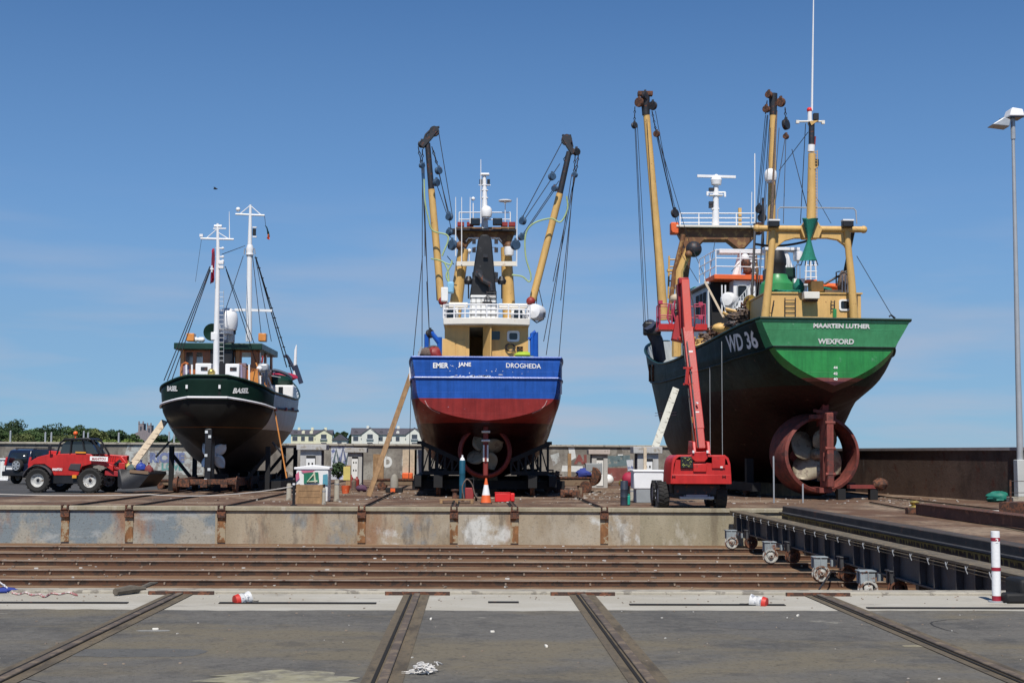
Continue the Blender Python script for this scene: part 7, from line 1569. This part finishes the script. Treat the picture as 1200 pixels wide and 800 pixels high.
# ================================================================== light pole
Yp = 52.0; base = gp(1196, 590); base = at(1196, 590, Yp); X0 = base.x
t = thing('floodlight_pole', (X0, Yp, 0), 'tall grey floodlight pole with two lamp heads and a pale cabinet at its foot', 'light pole')
ptop = at(1187, 148, Yp)
MB().box((X0+.15, Yp, at(1196, 540, Yp).z/2+.15), (.62, .4, at(1196, 540, Yp).z-.2)).build('cabinet', mat('cabinet', (.5, .52, .52), .6, var=.06, patch=(.3, .3, .3), pamt=.1), t, bevel=.02); MB().box((X0+.1, Yp, .12), (1.0, .7, .24)).build('plinth', 'concrete', t, bevel=.02)
MB().path([(X0+.03, Yp, 1.2), (X0+.02, Yp, 5), (ptop.x, Yp, ptop.z)], [.13, .10, .06], 14).build('pole', mat('pole_grey', (.4, .42, .44), .5, metal=.3, var=.08), t)
MB().path([(ptop.x, Yp, ptop.z-.5), (ptop.x, Yp, ptop.z+.3)], .09, 10).build('pole_head', 'galv', t); MB().beam((ptop.x-.5, Yp, ptop.z+.25), (ptop.x+.35, Yp, ptop.z+.4), .06, .06).build('crossarm', 'steel_dark', t)
a_ = at(1188, 134, Yp); l1 = MB().prism([(a_.x-.3, Yp-.35, a_.z-.14), (a_.x+.3, Yp-.35, a_.z-.14), (a_.x+.24, Yp-.3, a_.z+.14), (a_.x-.16, Yp-.3, a_.z+.2)], (0, .7, 0)).build('lamp_head', 'clean_white', t, bevel=.04); MB().box((a_.x, Yp-.0, a_.z-.16), (.5, .6, .04)).build('lens', 'glass_dark', l1)
a_ = at(1172, 142, Yp); l2 = MB().prism([(a_.x-.42, Yp-.3, a_.z-.2), (a_.x+.25, Yp-.3, a_.z-.28), (a_.x+.3, Yp-.3, a_.z+.0), (a_.x+.05, Yp-.3, a_.z+.1)], (0, .6, 0)).build('lamp_head', 'galv', t, bevel=.04); MB().box((a_.x-.02, Yp, a_.z-.15), (.6, .5, .03)).build('lens', 'glass_dark', l2)
MB().path([(ptop.x+.2, Yp, ptop.z+.3), (ptop.x+.42, Yp, ptop.z+.36), (ptop.x+.4, Yp, ptop.z+.55)], .025, 6).build('bracket', 'steel_dark', t)
# green sheet heap and rusty stake beside it
c = gp(1172, 588); t = thing('green_tarpaulin', c, 'crumpled teal green tarpaulin heap beside the pale cabinet of the light pole', 'tarpaulin'); MB().sphere(c+V((-.05, 0, .18)), .38, 1.3, .9, .6, n=22, m_=14, jit=.1).build('sheet', mat('tarp', (.01, .16, .12), .6, var=.3, bump=.6, bscale=6), t); MB().sphere(c+V((.55, .1, .2)), .4, 1.2, .9, .62, n=20, m_=12, jit=.12).build('sheet_fold', 'tarp', t)
c = gp(1152, 585); t = thing('brown_sack', c, 'brown and pale sacks lying left of the teal green tarpaulin', 'sack'); MB().sphere(c+V((0, 0, .1)), .3, 1.5, .8, .4, n=12, m_=8, jit=.15).build('sack', 'netting_brown', t); MB().sphere(c+V((.25, .1, .24)), .2, 1.7, .8, .4, n=12, m_=8, jit=.15).build('sack_pale', 'timber_pale', t)
c = gp(1184.5, 592); t = thing('rusty_stake', c, 'thin rusty stake with two wires right of the teal green tarpaulin', 'stake'); z_ = at(1184.5, 562, c.y).z; MB().tube(c, (c.x, c.y, z_), .04, n=8).build('stake', 'rusty', t); [MB().tube((c.x, c.y, z_*q), (c.x+2.5, c.y, z_*q), .012, n=5).build('wire', 'cable', t) for q in (.95, .5)]

# bird in flight
c = at(252.5, 221.5, 60); t = thing('bird', c, 'tiny dark bird flying in the blue sky above the black hulled boat', 'bird')
MB().path([c+V((-.09, 0, 0)), c+V((-.04, 0, .01)), c+V((.04, 0, .01)), c+V((.1, 0, .0))], [.01, .03, .03, .008], 8).build('body', 'steel_dark', t, smooth=80)
for s_ in (-1, 1): MB().add([c+V((-.04, 0, .02)), c+V((.04, 0, .02)), c+V((.02, s_*.15, .05)), c+V((-.03, s_*.3, .03))], [(0, 1, 2, 3)]).build('wing', 'steel_dark', t, solid=.012)
# ================================================================== RED BOOM LIFT
LY = 45.6
def L0(px, py, Y=LY): return at(px, py, Y)
lx = L0(815, 590).x
lt = thing('boom_lift', (lx, LY, 0), 'red telescopic boom lift with raised basket parked in front of the green trawler', 'boom lift')
def tyre_wheel(c, r, w_, parent, axis=(1, 0, 0), rim='clean_white', lugs=20, rimr=.55):
    c = V(c); h = w_/2
    ty = MB().lathe([(r*rimr, -h*.8), (r*.85, -h), (r*.97, -h*.85), (r, -h*.5), (r, h*.5), (r*.97, h*.85), (r*.85, h), (r*rimr, h*.8)], c, axis, 32)
    ax = V(axis).normalized(); u = V((0, 0, 1)); a_ = ax.cross(u).normalized()
    for k in range(lugs):
        t_ = 2*math.pi*k/lugs; rd = a_*math.cos(t_)+u*math.sin(t_); tg = ax.cross(rd)
        for s_ in (-1, 1):
            rot = Matrix(((ax*1+tg*.35*s_).normalized(), tg, rd)).transposed(); ty.box(c+rd*(r*1.0)+ax*(s_*h*.45)+tg*(.03*s_), (h*.95, r*.09, r*.07), rot=rot)
    o = ty.build('tyre', 'rubber', parent)
    MB().lathe([(.02, -h*.35), (r*.2, -h*.4), (r*.22, -h*.3), (r*rimr*.7, -h*.25), (r*rimr*.92, -h*.6), (r*rimr*1.02, -h*.85), (r*rimr*1.02, h*.8), (.02, h*.8)], c, axis, 28).build('rim', rim, o)
    MB().lathe([(.02, -h*.55), (r*.13, -h*.5), (r*.15, -h*.3), (.02, -h*.3)], c, axis, 14).build('hub', 'steel_dark', o)
    return o
wr = .43
for x_, yy in ((776.5, 0), (843.5, 0), (780, 2.2), (846, 2.2)):
    cx = L0(x_, 580).x; tyre_wheel((cx, LY+yy, wr), wr, .36, lt, (1, 0, 0) if x_ > 800 else (-1, 0, 0), rim='galv')
ch_ = MB().box((lx-.0, LY+1.1, .62), (1.5, 2.9, .35)).build('chassis', 'steel_dark', lt, bevel=.03)
MB().box((lx, LY-.2, .45), (1.9, .16, .12)).build('axle', 'steel_dark', lt); MB().box((lx-.02, LY-.3, .36), (1.1, .3, .1)).box((lx-.02, LY-.36, .42), (.7, .12, .1)).build('bumper', 'galv', lt, bevel=.02)
for s_ in (-.4, .4): MB().tube((lx+s_, LY-.3, .4), (lx+s_, LY-.3, .85), .025).build('cylinder', 'galv', lt)
for s_ in (-1, 1): MB().beam((lx+s_*.3, LY-.3, .35), (lx+s_*.9, LY-.1, .42), .1, .1).build('steering_link', 'steel_dark', lt)
# counterweight body, rounded
zb0, zb1 = L0(815, 566.5).z, L0(815, 533).z; bx0, bx1 = L0(782.5, 0, LY-.9).x, L0(855, 0, LY-.9).x; bc = (bx0+bx1)/2; hw_ = (bx1-bx0)/2
prof = [(-1, 0), (-.985, .35), (-.96, .7), (-.9, .9), (-.78, 1.0), (.78, 1.0), (.9, .9), (.96, .7), (.985, .35), (1, 0)]
vs = []; fs = []; secs = ((LY-.75, .90, .97), (LY-.9+.03, .96, .99), (LY-.5, 1.0, 1.0), (LY+.6, 1.0, 1.0), (LY+.9, .9, .93))
for yy, sx_, sz_ in secs:
    yy2 = yy if sx_ != .90 else LY-.88
    for a_, b__ in prof: vs.append((bc+a_*hw_*sx_, yy2, zb0+(zb1-zb0)*b__*sz_+(0 if sx_ == 1 else .02)))
n = len(prof)
for i in range(len(secs)-1): fs += [(i*n+k, i*n+k+1, (i+1)*n+k+1, (i+1)*n+k) for k in range(n-1)]+[(i*n+n-1, i*n, (i+1)*n, (i+1)*n+n-1)]
fs += [tuple(range(n))[::-1], tuple(range((len(secs)-1)*n, len(secs)*n))]
body = MB().add(vs, fs).build('counterweight_body', 'red_machine', lt, bevel=.03, smooth=45)
yf = LY-.90
MB().box((bc, yf-.005, zb0+.16), ((bx1-bx0)*.93, .03, .30)).build('lower_panel', 'red_machine', body, bevel=.03)
gr_x0, gr_x1 = L0(795, 0, yf).x, L0(809.5, 0, yf).x; gz0, gz1 = L0(0+800, 548.5, yf).z, L0(800, 534.5, yf).z
gr = MB().box(((gr_x0+gr_x1)/2, yf-.02, (gz0+gz1)/2), (gr_x1-gr_x0, .05, gz1-gz0)).build('grille', 'black_paint', body, bevel=.02)
gk = MB(); rr_ = random.Random(5)
for i in range(26): x = rr_.uniform(gr_x0+.06, gr_x1-.06); z = rr_.uniform(gz0+.04, gz1-.04); gk.box((x, yf-.05, z), (rr_.uniform(.015, .05), .008, rr_.uniform(.008, .02)))
gk.build('warning_labels', mat('label_yellow', (.45, .5, .12), .7), gr)['kind'] = 'stuff'
px0_, px1_ = L0(831, 0, yf).x, L0(846, 0, yf).x; dp_ = MB().box(((px0_+px1_)/2, yf-.012, L0(838, 541, yf).z), (px1_-px0_, .03, 15*yf/F)).build('side_hatch', 'red_machine', body, bevel=.012); MB().box((px1_-.12, yf-.035, L0(838, 547, yf).z), (.08, .015, .05)).build('label', 'letter_clean', dp_)
hx = [(811, 529), (829, 529), (829.5, 537), (826, 541), (815, 541), (810.5, 537)]
MB().prism([at(x, y, yf-.06) for x, y in hx], (0, .4, 0)).build('turret_plate', 'red_machine', body, bevel=.02)
MB().box((L0(820, 548, yf).x, yf-.01, L0(820, 548, yf).z), (.42, .04, .26)).build('centre_panel', 'red_machine', body, bevel=.02)
for x_ in (812.5, 829): MB().box(at(x_, 529, yf-.1), (.06, .05, .08)).build('tail_light', 'clean_white', body)
tp_ = MB()
for s_ in (812.5, 829): a_ = at(s_, 528, LY-.4); tp_.prism([(a_.x-.05, LY-.75, a_.z-.1), (a_.x-.05, LY+.5, a_.z-.1), (a_.x-.05, LY+.3, a_.z+.32), (a_.x-.05, LY-.55, a_.z+.3)], (.1, 0, 0))
tp_.build('turret_cheeks', 'red_machine', lt, bevel=.02); MB().tube(at(811, 523, LY-.3), at(830.5, 523, LY-.3), .07).build('pivot_pin', 'steel_dark', lt)
mat('boom_red', (.40, .022, .014), .45, var=.12, patch=(.45, .06, .05), pamt=.2, coat=.15); mat('boom_dark', (.33, .02, .025), .5, var=.15, patch=(.2, .02, .02), pamt=.2)
# the boom: outer tube foot, tapering up to the jib
p0, p1, p2, p3 = at(821, 527, LY-.3), at(812, 437, LY+.6), at(805.5, 385, LY+1.2), at(802.5, 329, LY+1.8)
bm_ = MB().beam(p0, p1, .30, .30, upv=(0, 1, 0)).build('boom_foot', 'boom_red', lt, bevel=.02); MB().beam(p0.lerp(p1, .25), p2, .34, .32, upv=(0, 1, 0)).build('boom_base_section', 'boom_red', lt, bevel=.02)
MB().beam(p2.lerp(p1, .1)+V((0, -.02, 0)), p3, .27, .28, upv=(0, 1, 0)).build('boom_upper_section', mat('boom_faded', (.46, .045, .03), .6, var=.12, patch=(.5, .3, .25), pamt=.1), lt, bevel=.02)
MB().beam(at(800.5, 392, LY+2.2), at(797, 333, LY+2.2), .24, .4, upv=(0, 1, 0)).build('jib_link', 'boom_dark', lt, bevel=.02); MB().box(at(800.5, 329.5, LY+1.9), (.34, .4, .22)).build('boom_nose', 'boom_dark', lt, bevel=.03)
MB().beam(at(800.5, 372, LY+2.4), at(795, 400, LY+2.3), .5, .3, upv=(0, 1, 0)).build('fly_jib', 'boom_dark', lt, bevel=.02); MB().box(at(803, 397, LY+1.5), (.5, .3, .12)).build('boom_wear_pad', 'boom_red', lt, bevel=.02)
MB().beam(at(804, 450, LY+.3), at(806, 430, LY+.3), .1, .1, upv=(0, 1, 0)).box(at(806.5, 450, LY+.35), (.34, .08, .06)).box(at(806, 431, LY+.35), (.3, .08, .06)).build('hose_bracket', 'boom_red', lt)
MB().path([at(812.5, 527, LY), at(811.5, 488, LY)], .04, 8).build('hydraulic_hose', 'rope_orange', lt); MB().path([at(818.5, 524, LY-.5), at(810, 440, LY+.3), at(805, 400, LY+.8)], .022, 6).build('hydraulic_line', 'steel_dark', lt)
MB().tube(at(816, 472, LY), at(817.5, 472, LY-.1), .03).build('pin', 'clean_white', lt)
for q_ in (.2, .42, .7, .88):
    p = p0.lerp(p2, q_)+V((-.19, -.05, 0)); MB().box(p, (.05, .08, .12)).build('hose_clamp', 'steel_dark', lt)
MB().path(curve_pts([p0+V((-.2, -.1, .1)), p0.lerp(p1, .5)+V((-.22, -.05, 0)), p1+V((-.21, 0, 0)), p2+V((-.2, 0, 0))]), .02, 6).build('hydraulic_line', 'cable', lt)
MB().path(curve_pts([p2+V((.16, -.1, -.3)), p2+V((.25, -.1, .4)), p3+V((.2, -.1, -.5)), p3+V((.1, -.1, -.1))]), .018, 6).build('hydraulic_line', 'cable', lt)
for q_, w__ in ((.3, .12), (.55, .08), (.8, .14)): c = p0.lerp(p2, q_)+V((0, -.176, 0)); MB().box(c, (w__, .008, w__*.6)).build('decal', 'letter_clean', lt)
for x_ in (788, 850): MB().path([at(x_, 560, yf-.02), at(x_, 557, yf-.06), at(x_+3 if x_ < 800 else x_-3, 557, yf-.06), at(x_+3 if x_ < 800 else x_-3, 560, yf-.02)], .014, 6).build('tie_down', 'steel_dark', lt)
# basket
BKY = LY+2.4
def BK(px, py, Y=BKY): return at(px, py, Y)
zfl = BK(800, 383).z; bxa, bxb = BK(770.5, 0).x, BK(826, 0).x
MB().box(((bxa+bxb)/2, BKY+.4, zfl-.04), (bxb-bxa, .9, .1)).build('basket_floor', 'red_machine', lt, bevel=.01); MB().box(((bxa+BK(797, 0).x)/2, BKY-.06, zfl-.0), (BK(797, 0).x-bxa, .05, .2)).box(((bxb+BK(813, 0).x)/2, BKY-.06, zfl+.0), (bxb-BK(813, 0).x, .05, .2)).build('toe_board', 'red_machine', lt)
rail_red = mat('rail_pink', (.42, .04, .09), .5, var=.2, patch=(.5, .4, .42), pamt=.2)
zr = [BK(770, 356).z-zfl]
railing([(bxa+.05, BKY, zfl), (BK(786, 0).x, BKY, zfl)], zr[0], lt, rail_red, rows=2, post_every=.3, r=.022); railing([(BK(812, 0).x, BKY, zfl), (bxb-.05, BKY, zfl)], zr[0], lt, rail_red, rows=2, post_every=.4, r=.022)
railing([(bxa+.05, BKY, zfl), (bxa+.05, BKY+.8, zfl), (bxb-.05, BKY+.8, zfl), (bxb-.05, BKY, zfl)], zr[0], lt, rail_red, rows=2, post_every=.5, r=.02)
MB().path([BK(784, 356), BK(782, 372), BK(786, 381)], .03, 6).path([BK(791, 352), BK(789, 366), BK(793, 380)], .03, 6).build('gate_rail', rail_red, lt)
MB().box(BK(794, 360, BKY+.3), (.5, .3, .22)).build('control_box', 'grey_paint', lt, bevel=.03); MB().box(BK(795, 371, BKY+.3), (.42, .3, .36)).build('control_panel', 'black_paint', lt, bevel=.03)
MB().sphere(BK(793, 350, BKY+.5), .2, 1.2, 1, .8, n=12, m_=8, jit=.1).build('work_glove_bag', 'timber_pale', lt)
for x_, y_ in ((774, 354), (821, 356), (821, 372)): MB().box(BK(x_, y_, BKY-.05), (.14, .1, .12)).build('clamp', rail_red, lt)

# ================================================================== TELEHANDLER (left)
TY = 60.0
th = R(-6)
td = V((math.cos(th), math.sin(th), 0)); tn = V((-td.y, td.x, 0))     # td: forward (to the right), tn: away from the camera
org = gp(43.5, 577); org = at(43.5, 577, org.y)
tl = thing('telehandler', (org.x, org.y, 0), 'red telescopic handler with black cab roof and black bucket parked on the left', 'telehandler')
def T(f, a, z): return V((org.x, org.y, 0)) + td*f + tn*a + V((0, 0, z))
def tb_(f0, f1, a0, a1, z0_, z1_): return [T(f0, a0, z0_), T(f1, a0, z0_), T(f1, a0, z1_), T(f0, a0, z1_)]
kT = F/org.y
wheelr = .52; WBT = (at(105, 574, org.y-.3).x-org.x)/td.x
for f_, a_ in ((0, 0), (WBT, -.05), (.25, 1.75), (WBT+.15, 1.75)):
    tyre_wheel(T(f_, a_+.12, wheelr), wheelr, .36, tl, tuple(tn), rim=mat('muddy_rim', (.5, .5, .48), .7, var=.3, vscale=5, patch=(.16, .13, .1), pamt=.5, pscale=5), rimr=.54)
def tprism(pts, a0, a1, name, m__, bevel=.02, parent=None):
    return MB().prism([T(f, a0, z) for f, z in pts], tn*(a1-a0)).build(name, m__, parent or tl, bevel=bevel)
tprism([(.45, .38), (WBT-.35, .38), (WBT-.25, .75), (.4, .75)], .2, 1.6, 'chassis', 'black_paint')
tprism([(-.55, .95), (-.45, 1.3), (-.1, 1.5), (.4, 1.62), (1.9, 1.66), (2.2, 1.62), (2.45, 1.35), (WBT+.55, 1.3), (WBT+.9, 1.15), (WBT+.9, .9), (WBT+.55, 1.12), (WBT, 1.22), (WBT-.45, 1.1), (WBT-.6, .72), (.62, .72), (.5, 1.0), (.2, 1.2), (-.25, 1.18)], .18, 1.5, 'body', 'red_machine')
fd = MB(); arc = [T(.64*math.cos(a)*1.02, -.1, wheelr+.64*math.sin(a)) for a in [R(q) for q in range(20, 171, 15)]]
vs = arc + [p+tn*.42 for p in arc]; n = len(arc); fd.add(vs, [(k, k+1, n+k+1, n+k) for k in range(n-1)]).build('mudguard', mat('mud_dark', (.05, .045, .05), .7), tl, solid=.03)
tprism([(1.25, .98), (1.75, .92), (1.8, 1.22), (1.35, 1.22)], .14, .2, 'vent_panel', 'mud_dark', parent=tl, bevel=.01)
c = T(.78, .16, .98); put_text('lettering', 'MANITOU', c, td, UPV, .42, .11, 'letter_clean', tl, None, .05, off=.01)
tprism([(WBT-.05, 1.36), (WBT+.72, 1.32), (WBT+.72, 1.52), (WBT-.05, 1.54)], .02, .06, 'name_plate', 'letter_clean', bevel=0)
put_text('lettering', 'MANITOU', T(WBT+.34, .018, 1.435), td, UPV, .6, .1, 'band_red', tl, None, .03, off=.004)
MB().box(T(1.55, .12, .68), (.18, .08, .13)).build('side_marker', mat('amber', (.7, .3, .02), .5), tl); MB().beam(T(1.55, .15, 1.70), T(2.0, .15, 1.69), .03, .06).build('side_marker', 'amber', tl)
# cab with glass, black frame
cabp = [(.72, 1.6), (.85, 2.08), (1.05, 2.24), (2.0, 2.28), (2.25, 2.2), (2.62, 1.62)]
tprism([(f*1, z) for f, z in [(.82, 1.62), (.95, 2.05), (1.1, 2.17), (2.0, 2.2), (2.18, 2.12), (2.5, 1.62)]], .25, 1.15, 'cab_glass', mat('cab_glass', (.03, .04, .045), .06, var=.2, bump=0, coat=.5), bevel=.01)
fr_ = MB(); q = [T(f, .2, z) for f, z in cabp]; fr_.path(q, .04, 6); q2 = [T(f, 1.2, z) for f, z in cabp]; fr_.path(q2, .04, 6); fr_.path([T(1.3, .2, 1.62), T(1.34, .2, 2.24)], .035, 6); fr_.path([T(1.95, .2, 1.62), T(1.8, .2, 2.25)], .035, 6); fr_.build('cab_frame', 'black_paint', tl)
tprism([(.95, 2.2), (1.05, 2.29), (2.1, 2.32), (2.25, 2.22)], .12, 1.28, 'cab_roof', 'black_paint', bevel=.02)
MB().tube(T(1.35, .6, 2.3), T(1.35, .6, 2.42), .03).sphere(T(1.35, .6, 2.5), .1, n=12, m_=8).build('beacon', mat('beacon', (.75, .12, .02), .3), tl)
MB().sphere(T(1.62, .7, 1.95), .2, 1, 1, 1.2, n=12, m_=8).build('headrest', 'black_paint', tl); MB().box(T(1.6, .7, 1.72), (.4, .4, .3)).build('seat', 'black_paint', tl, bevel=.05)
for f_, z_ in ((.5, 1.85), (2.75, 1.9)): MB().path([T(f_, .1, z_-.25), T(f_, .0, z_)], .02, 6).box(T(f_, -.02, z_+.06), (.14, .06, .22)).build('mirror', 'black_paint', tl, bevel=.02)
# boom, lift arms and bucket
MB().beam(T(-.1, 1.45, 1.62), T(WBT+1.1, 1.4, 1.42), .3, .3).build('boom', 'red_machine', tl, bevel=.03)
MB().beam(T(WBT+.9, .9, 1.45), T(WBT+1.5, .9, .72), .34, .36).build('boom_head', 'red_machine', tl, bevel=.03); MB().beam(T(WBT+.5, .4, .85), T(WBT+1.3, .4, .78), .2, .22).beam(T(WBT+.45, .4, 1.15), T(WBT+1.35, .4, .95), .12, .12).build('lift_arm', 'boom_dark', tl, bevel=.02)
MB().beam(T(WBT+.6, .5, .95), T(WBT+1.1, .5, 1.35), .14, .14).build('tilt_cylinder', 'steel_dark', tl); MB().box(T(WBT+1.25, .7, 1.0), (.25, 1.3, .55)).build('carriage', 'red_machine', tl, bevel=.02)
for k_ in range(5): MB().path([T(WBT+.55+.1*k_, .2, 1.3), T(WBT+.6+.1*k_, .2, 1.55), T(WBT+.7+.1*k_, .25, 1.5)], .02, 5).build('hydraulic_hose', 'boom_dark', tl)
bk0 = WBT+1.28; bp = [(bk0, .28), (bk0-.02, .98), (bk0+.12, 1.02), (bk0+1.3, .9), (bk0+1.34, .80), (bk0+.9, .26), (bk0+.2, .18)]
bkm = MB(); a0_, a1_ = -.25, 2.0; vs = [T(f, a0_, z) for f, z in bp]+[T(f, a1_, z) for f, z in bp]; n = len(bp)
fs = [tuple(range(n)), tuple(range(n, 2*n))[::-1]]
for k in range(n):
    if k in (2,): continue
    k2 = (k+1) % n; fs.append((k, k2, n+k2, n+k))
bkm.add(vs, fs).build('bucket', 'black_paint', tl, solid=.03)
MB().beam(T(bk0+.5, a0_-.02, .93), T(bk0+1.3, a0_-.02, .87), .04, .13).build('worn_lip', mat('worn_lip', (.2, .13, .08), .8, var=.2), tl)
for (f_, a_, z_, r_, m__, lab) in ((bk0+.78, .3, 1.08, .2, 'blue_plastic', 'deep blue rubbish bag heaped in the black bucket'), (bk0+1.1, .35, 1.0, .18, mat('bag_red', (.2, .04, .04), .8), 'dull red rubbish bag at the right end of the black bucket'), (bk0+.35, .3, 1.05, .16, mat('bag_teal', (.1, .14, .13), .8), 'grey green rubbish bag in the left of the black bucket'), (bk0+.2, .4, 1.15, .1, 'pale_yellow', 'small yellow rubbish bag against the back of the black bucket')):
    p = T(f_, a_, z_); t = thing('rubbish_bag', p-V((0, 0, r_)), lab, 'rubbish bag', 'rubbish bags in the bucket'); MB().sphere(p-V((0, 0, .03)), r_, 1.1, 1, 1.1, n=14, m_=9, jit=.14).build('bag', m__, t); MB().lathe([(.04, 0), (.02, .04), (.06, .12)], p+V((0, 0, r_*.95)), (0, 0, 1), 8).build('knot', m__, t)
for i, (x_, y_, m__) in enumerate(((146, 569, 'clean_white'), (157, 570, 'galv'), (166, 570, 'clean_white'), (178, 565, 'cream_white'))):
    c = gp(x_, y_); t = thing('rubbish_sack', c, ['small white sack under the left of the black bucket', 'grey sack under the middle of the black bucket', 'pale sack under the right of the black bucket', 'cream sack just right of the black bucket'][i], 'sack', 'sacks lying under the bucket'); MB().sphere(c+V((0, 0, .12)), .16, 1.4, 1, .8, n=12, m_=8, jit=.2).build('sack', m__, t); MB().lathe([(.03, 0), (.05, .06)], c+V((0, 0, .24)), (0, 0, 1), 8).build('knot', m__, t)

# ================================================================== DARK BLUE OFF-ROAD CAR (left, behind the telehandler)
cy = gp(20, 567).y
h_ = R(24)      # its tail turned a little to the left of the camera
o_ = at(20, 567, cy); cf = V((math.sin(h_), math.cos(h_), 0)); cs = V((math.cos(h_), -math.sin(h_), 0))
car = thing('parked_car', (o_.x, o_.y, 0), 'dark blue off-road car with spare wheel on its tail door, behind the telehandler', 'car')
def Cc(x, f, z): return V((o_.x, o_.y, 0)) + cs*(x+.0) + cf*f + V((0, 0, z))
mat('car_blue', (.010, .014, .032), .22, var=.1, coat=.6, bump=0)
W2 = .84
secs = [(0, .45, .85, .95), (0.02, .45, .84, 1.0)]
prof_side = [(-.02, .45), (-.06, .75), (0, 1.05), (.10, 1.55), (.2, 1.78), (.45, 1.84), (2.3, 1.82), (2.75, 1.45), (2.95, 1.15), (3.95, 1.05), (4.15, .9), (4.18, .5), (4.0, .42), (.2, .40)]
low = [(f, z) for f, z in prof_side if z <= 1.16]
bd = MB(); tum = lambda z: W2*(1 if z < 1.1 else 1-.16*(z-1.1)/.74)
vs = [Cc(-tum(z), f, z) for f, z in prof_side]+[Cc(tum(z), f, z) for f, z in prof_side]; n = len(prof_side)
bd.add(vs, [tuple(range(n)), tuple(range(n, 2*n))[::-1]]+[(k, (k+1) % n, n+(k+1) % n, n+k) for k in range(n)]).build('body', 'car_blue', car, bevel=.05, smooth=50)
MB().add([Cc(-.62, -.0+.04, 1.13), Cc(.62, .04, 1.13), Cc(.55, .14, 1.66), Cc(-.55, .14, 1.66)], [(0, 1, 2, 3)]).xf(Matrix.Translation(-cf*.05)).build('rear_window', 'glass_dark', car, solid=.01)
for s_ in (-1, 1):
    for f0_, f1_ in ((.45, 1.25), (1.35, 2.3)): MB().add([Cc(s_*(W2+.005), f0_, 1.14), Cc(s_*(W2+.005), f1_, 1.14), Cc(s_*(tum(1.7)+.012), f1_-.08 if f1_ > 2 else f1_, 1.66), Cc(s_*(tum(1.7)+.012), f0_, 1.66)], [(0, 1, 2, 3)]).build('side_window', 'glass_dark', car, solid=.012)
    MB().prism([Cc(s_*.74, -.09, .98), Cc(s_*.86, -.09, .98), Cc(s_*.84, .02, 1.42), Cc(s_*.73, .02, 1.42)], cf*.1).build('tail_light', mat('tail_red', (.45, .02, .02), .3), car, bevel=.015)
    MB().beam(Cc(s_*.6, .5, 1.88), Cc(s_*.6, 2.1, 1.87), .05, .05).build('roof_rail', 'steel_dark', car)
    for f_ in (.75, 3.3): tyre_wheel(Cc(s_*.72, f_, .36), .36, .24, car, tuple(-cs*s_*-1) if s_ > 0 else tuple(cs*-1*-1), rim='galv', lugs=0)
MB().beam(Cc(-.88, -.1, .55), Cc(.88, -.1, .55), .2, .26).build('rear_bumper', 'black_paint', car, bevel=.04)
sw_ = tyre_wheel(Cc(.16, -.18, .98), .33, .22, car, tuple(cf), rim='black_paint', lugs=0, rimr=.75); 
sp = MB(); cc_ = Cc(.16, -.31, .98)
for k in range(6): a_ = k*math.pi/3; d1_ = cs*math.cos(a_)+UPV*math.sin(a_); sp.beam(cc_+d1_*.04, cc_+d1_*.23, .085, .03, upv=tuple(cf))
sp.lathe([(.2, 0), (.25, -.01), (.25, .03), (.2, .03)], cc_, tuple(cf), 24); sp.lathe([(.01, -.02), (.07, -.01), (.07, .03)], cc_, tuple(cf), 12)
sp.build('alloy_rim', 'galv', sw_)
MB().box(Cc(-.45, -.1, .82), (.42, .04, .12), rz=-h_).build('number_plate', 'clean_white', car); MB().box(Cc(-.45, -.11, .93), (.4, .03, .04), rz=-h_).build('plate_lamp', 'galv', car)
# white corrugated panel at the far left
c = gp(-4, 563); t = thing('corrugated_panel', c, 'white corrugated metal panel fence at the far left edge behind the dark car', 'fence'); w_ = 26*c.y/F; zt_ = at(0, 537, c.y).z; cm = MB()
for i in range(14): cm.box((c.x-w_/2+w_*(i+.5)/14, c.y+(.03 if i % 2 else 0), zt_/2), (w_/14+.002, .04, zt_-.06))
cm.build('sheet', 'white_paint', t); MB().box((c.x, c.y-.02, zt_-.02), (w_, .1, .08)).build('top_rail', 'clean_white', t); MB().box((c.x, c.y-.02, .06), (w_, .1, .08)).build('bottom_rail', 'clean_white', t)
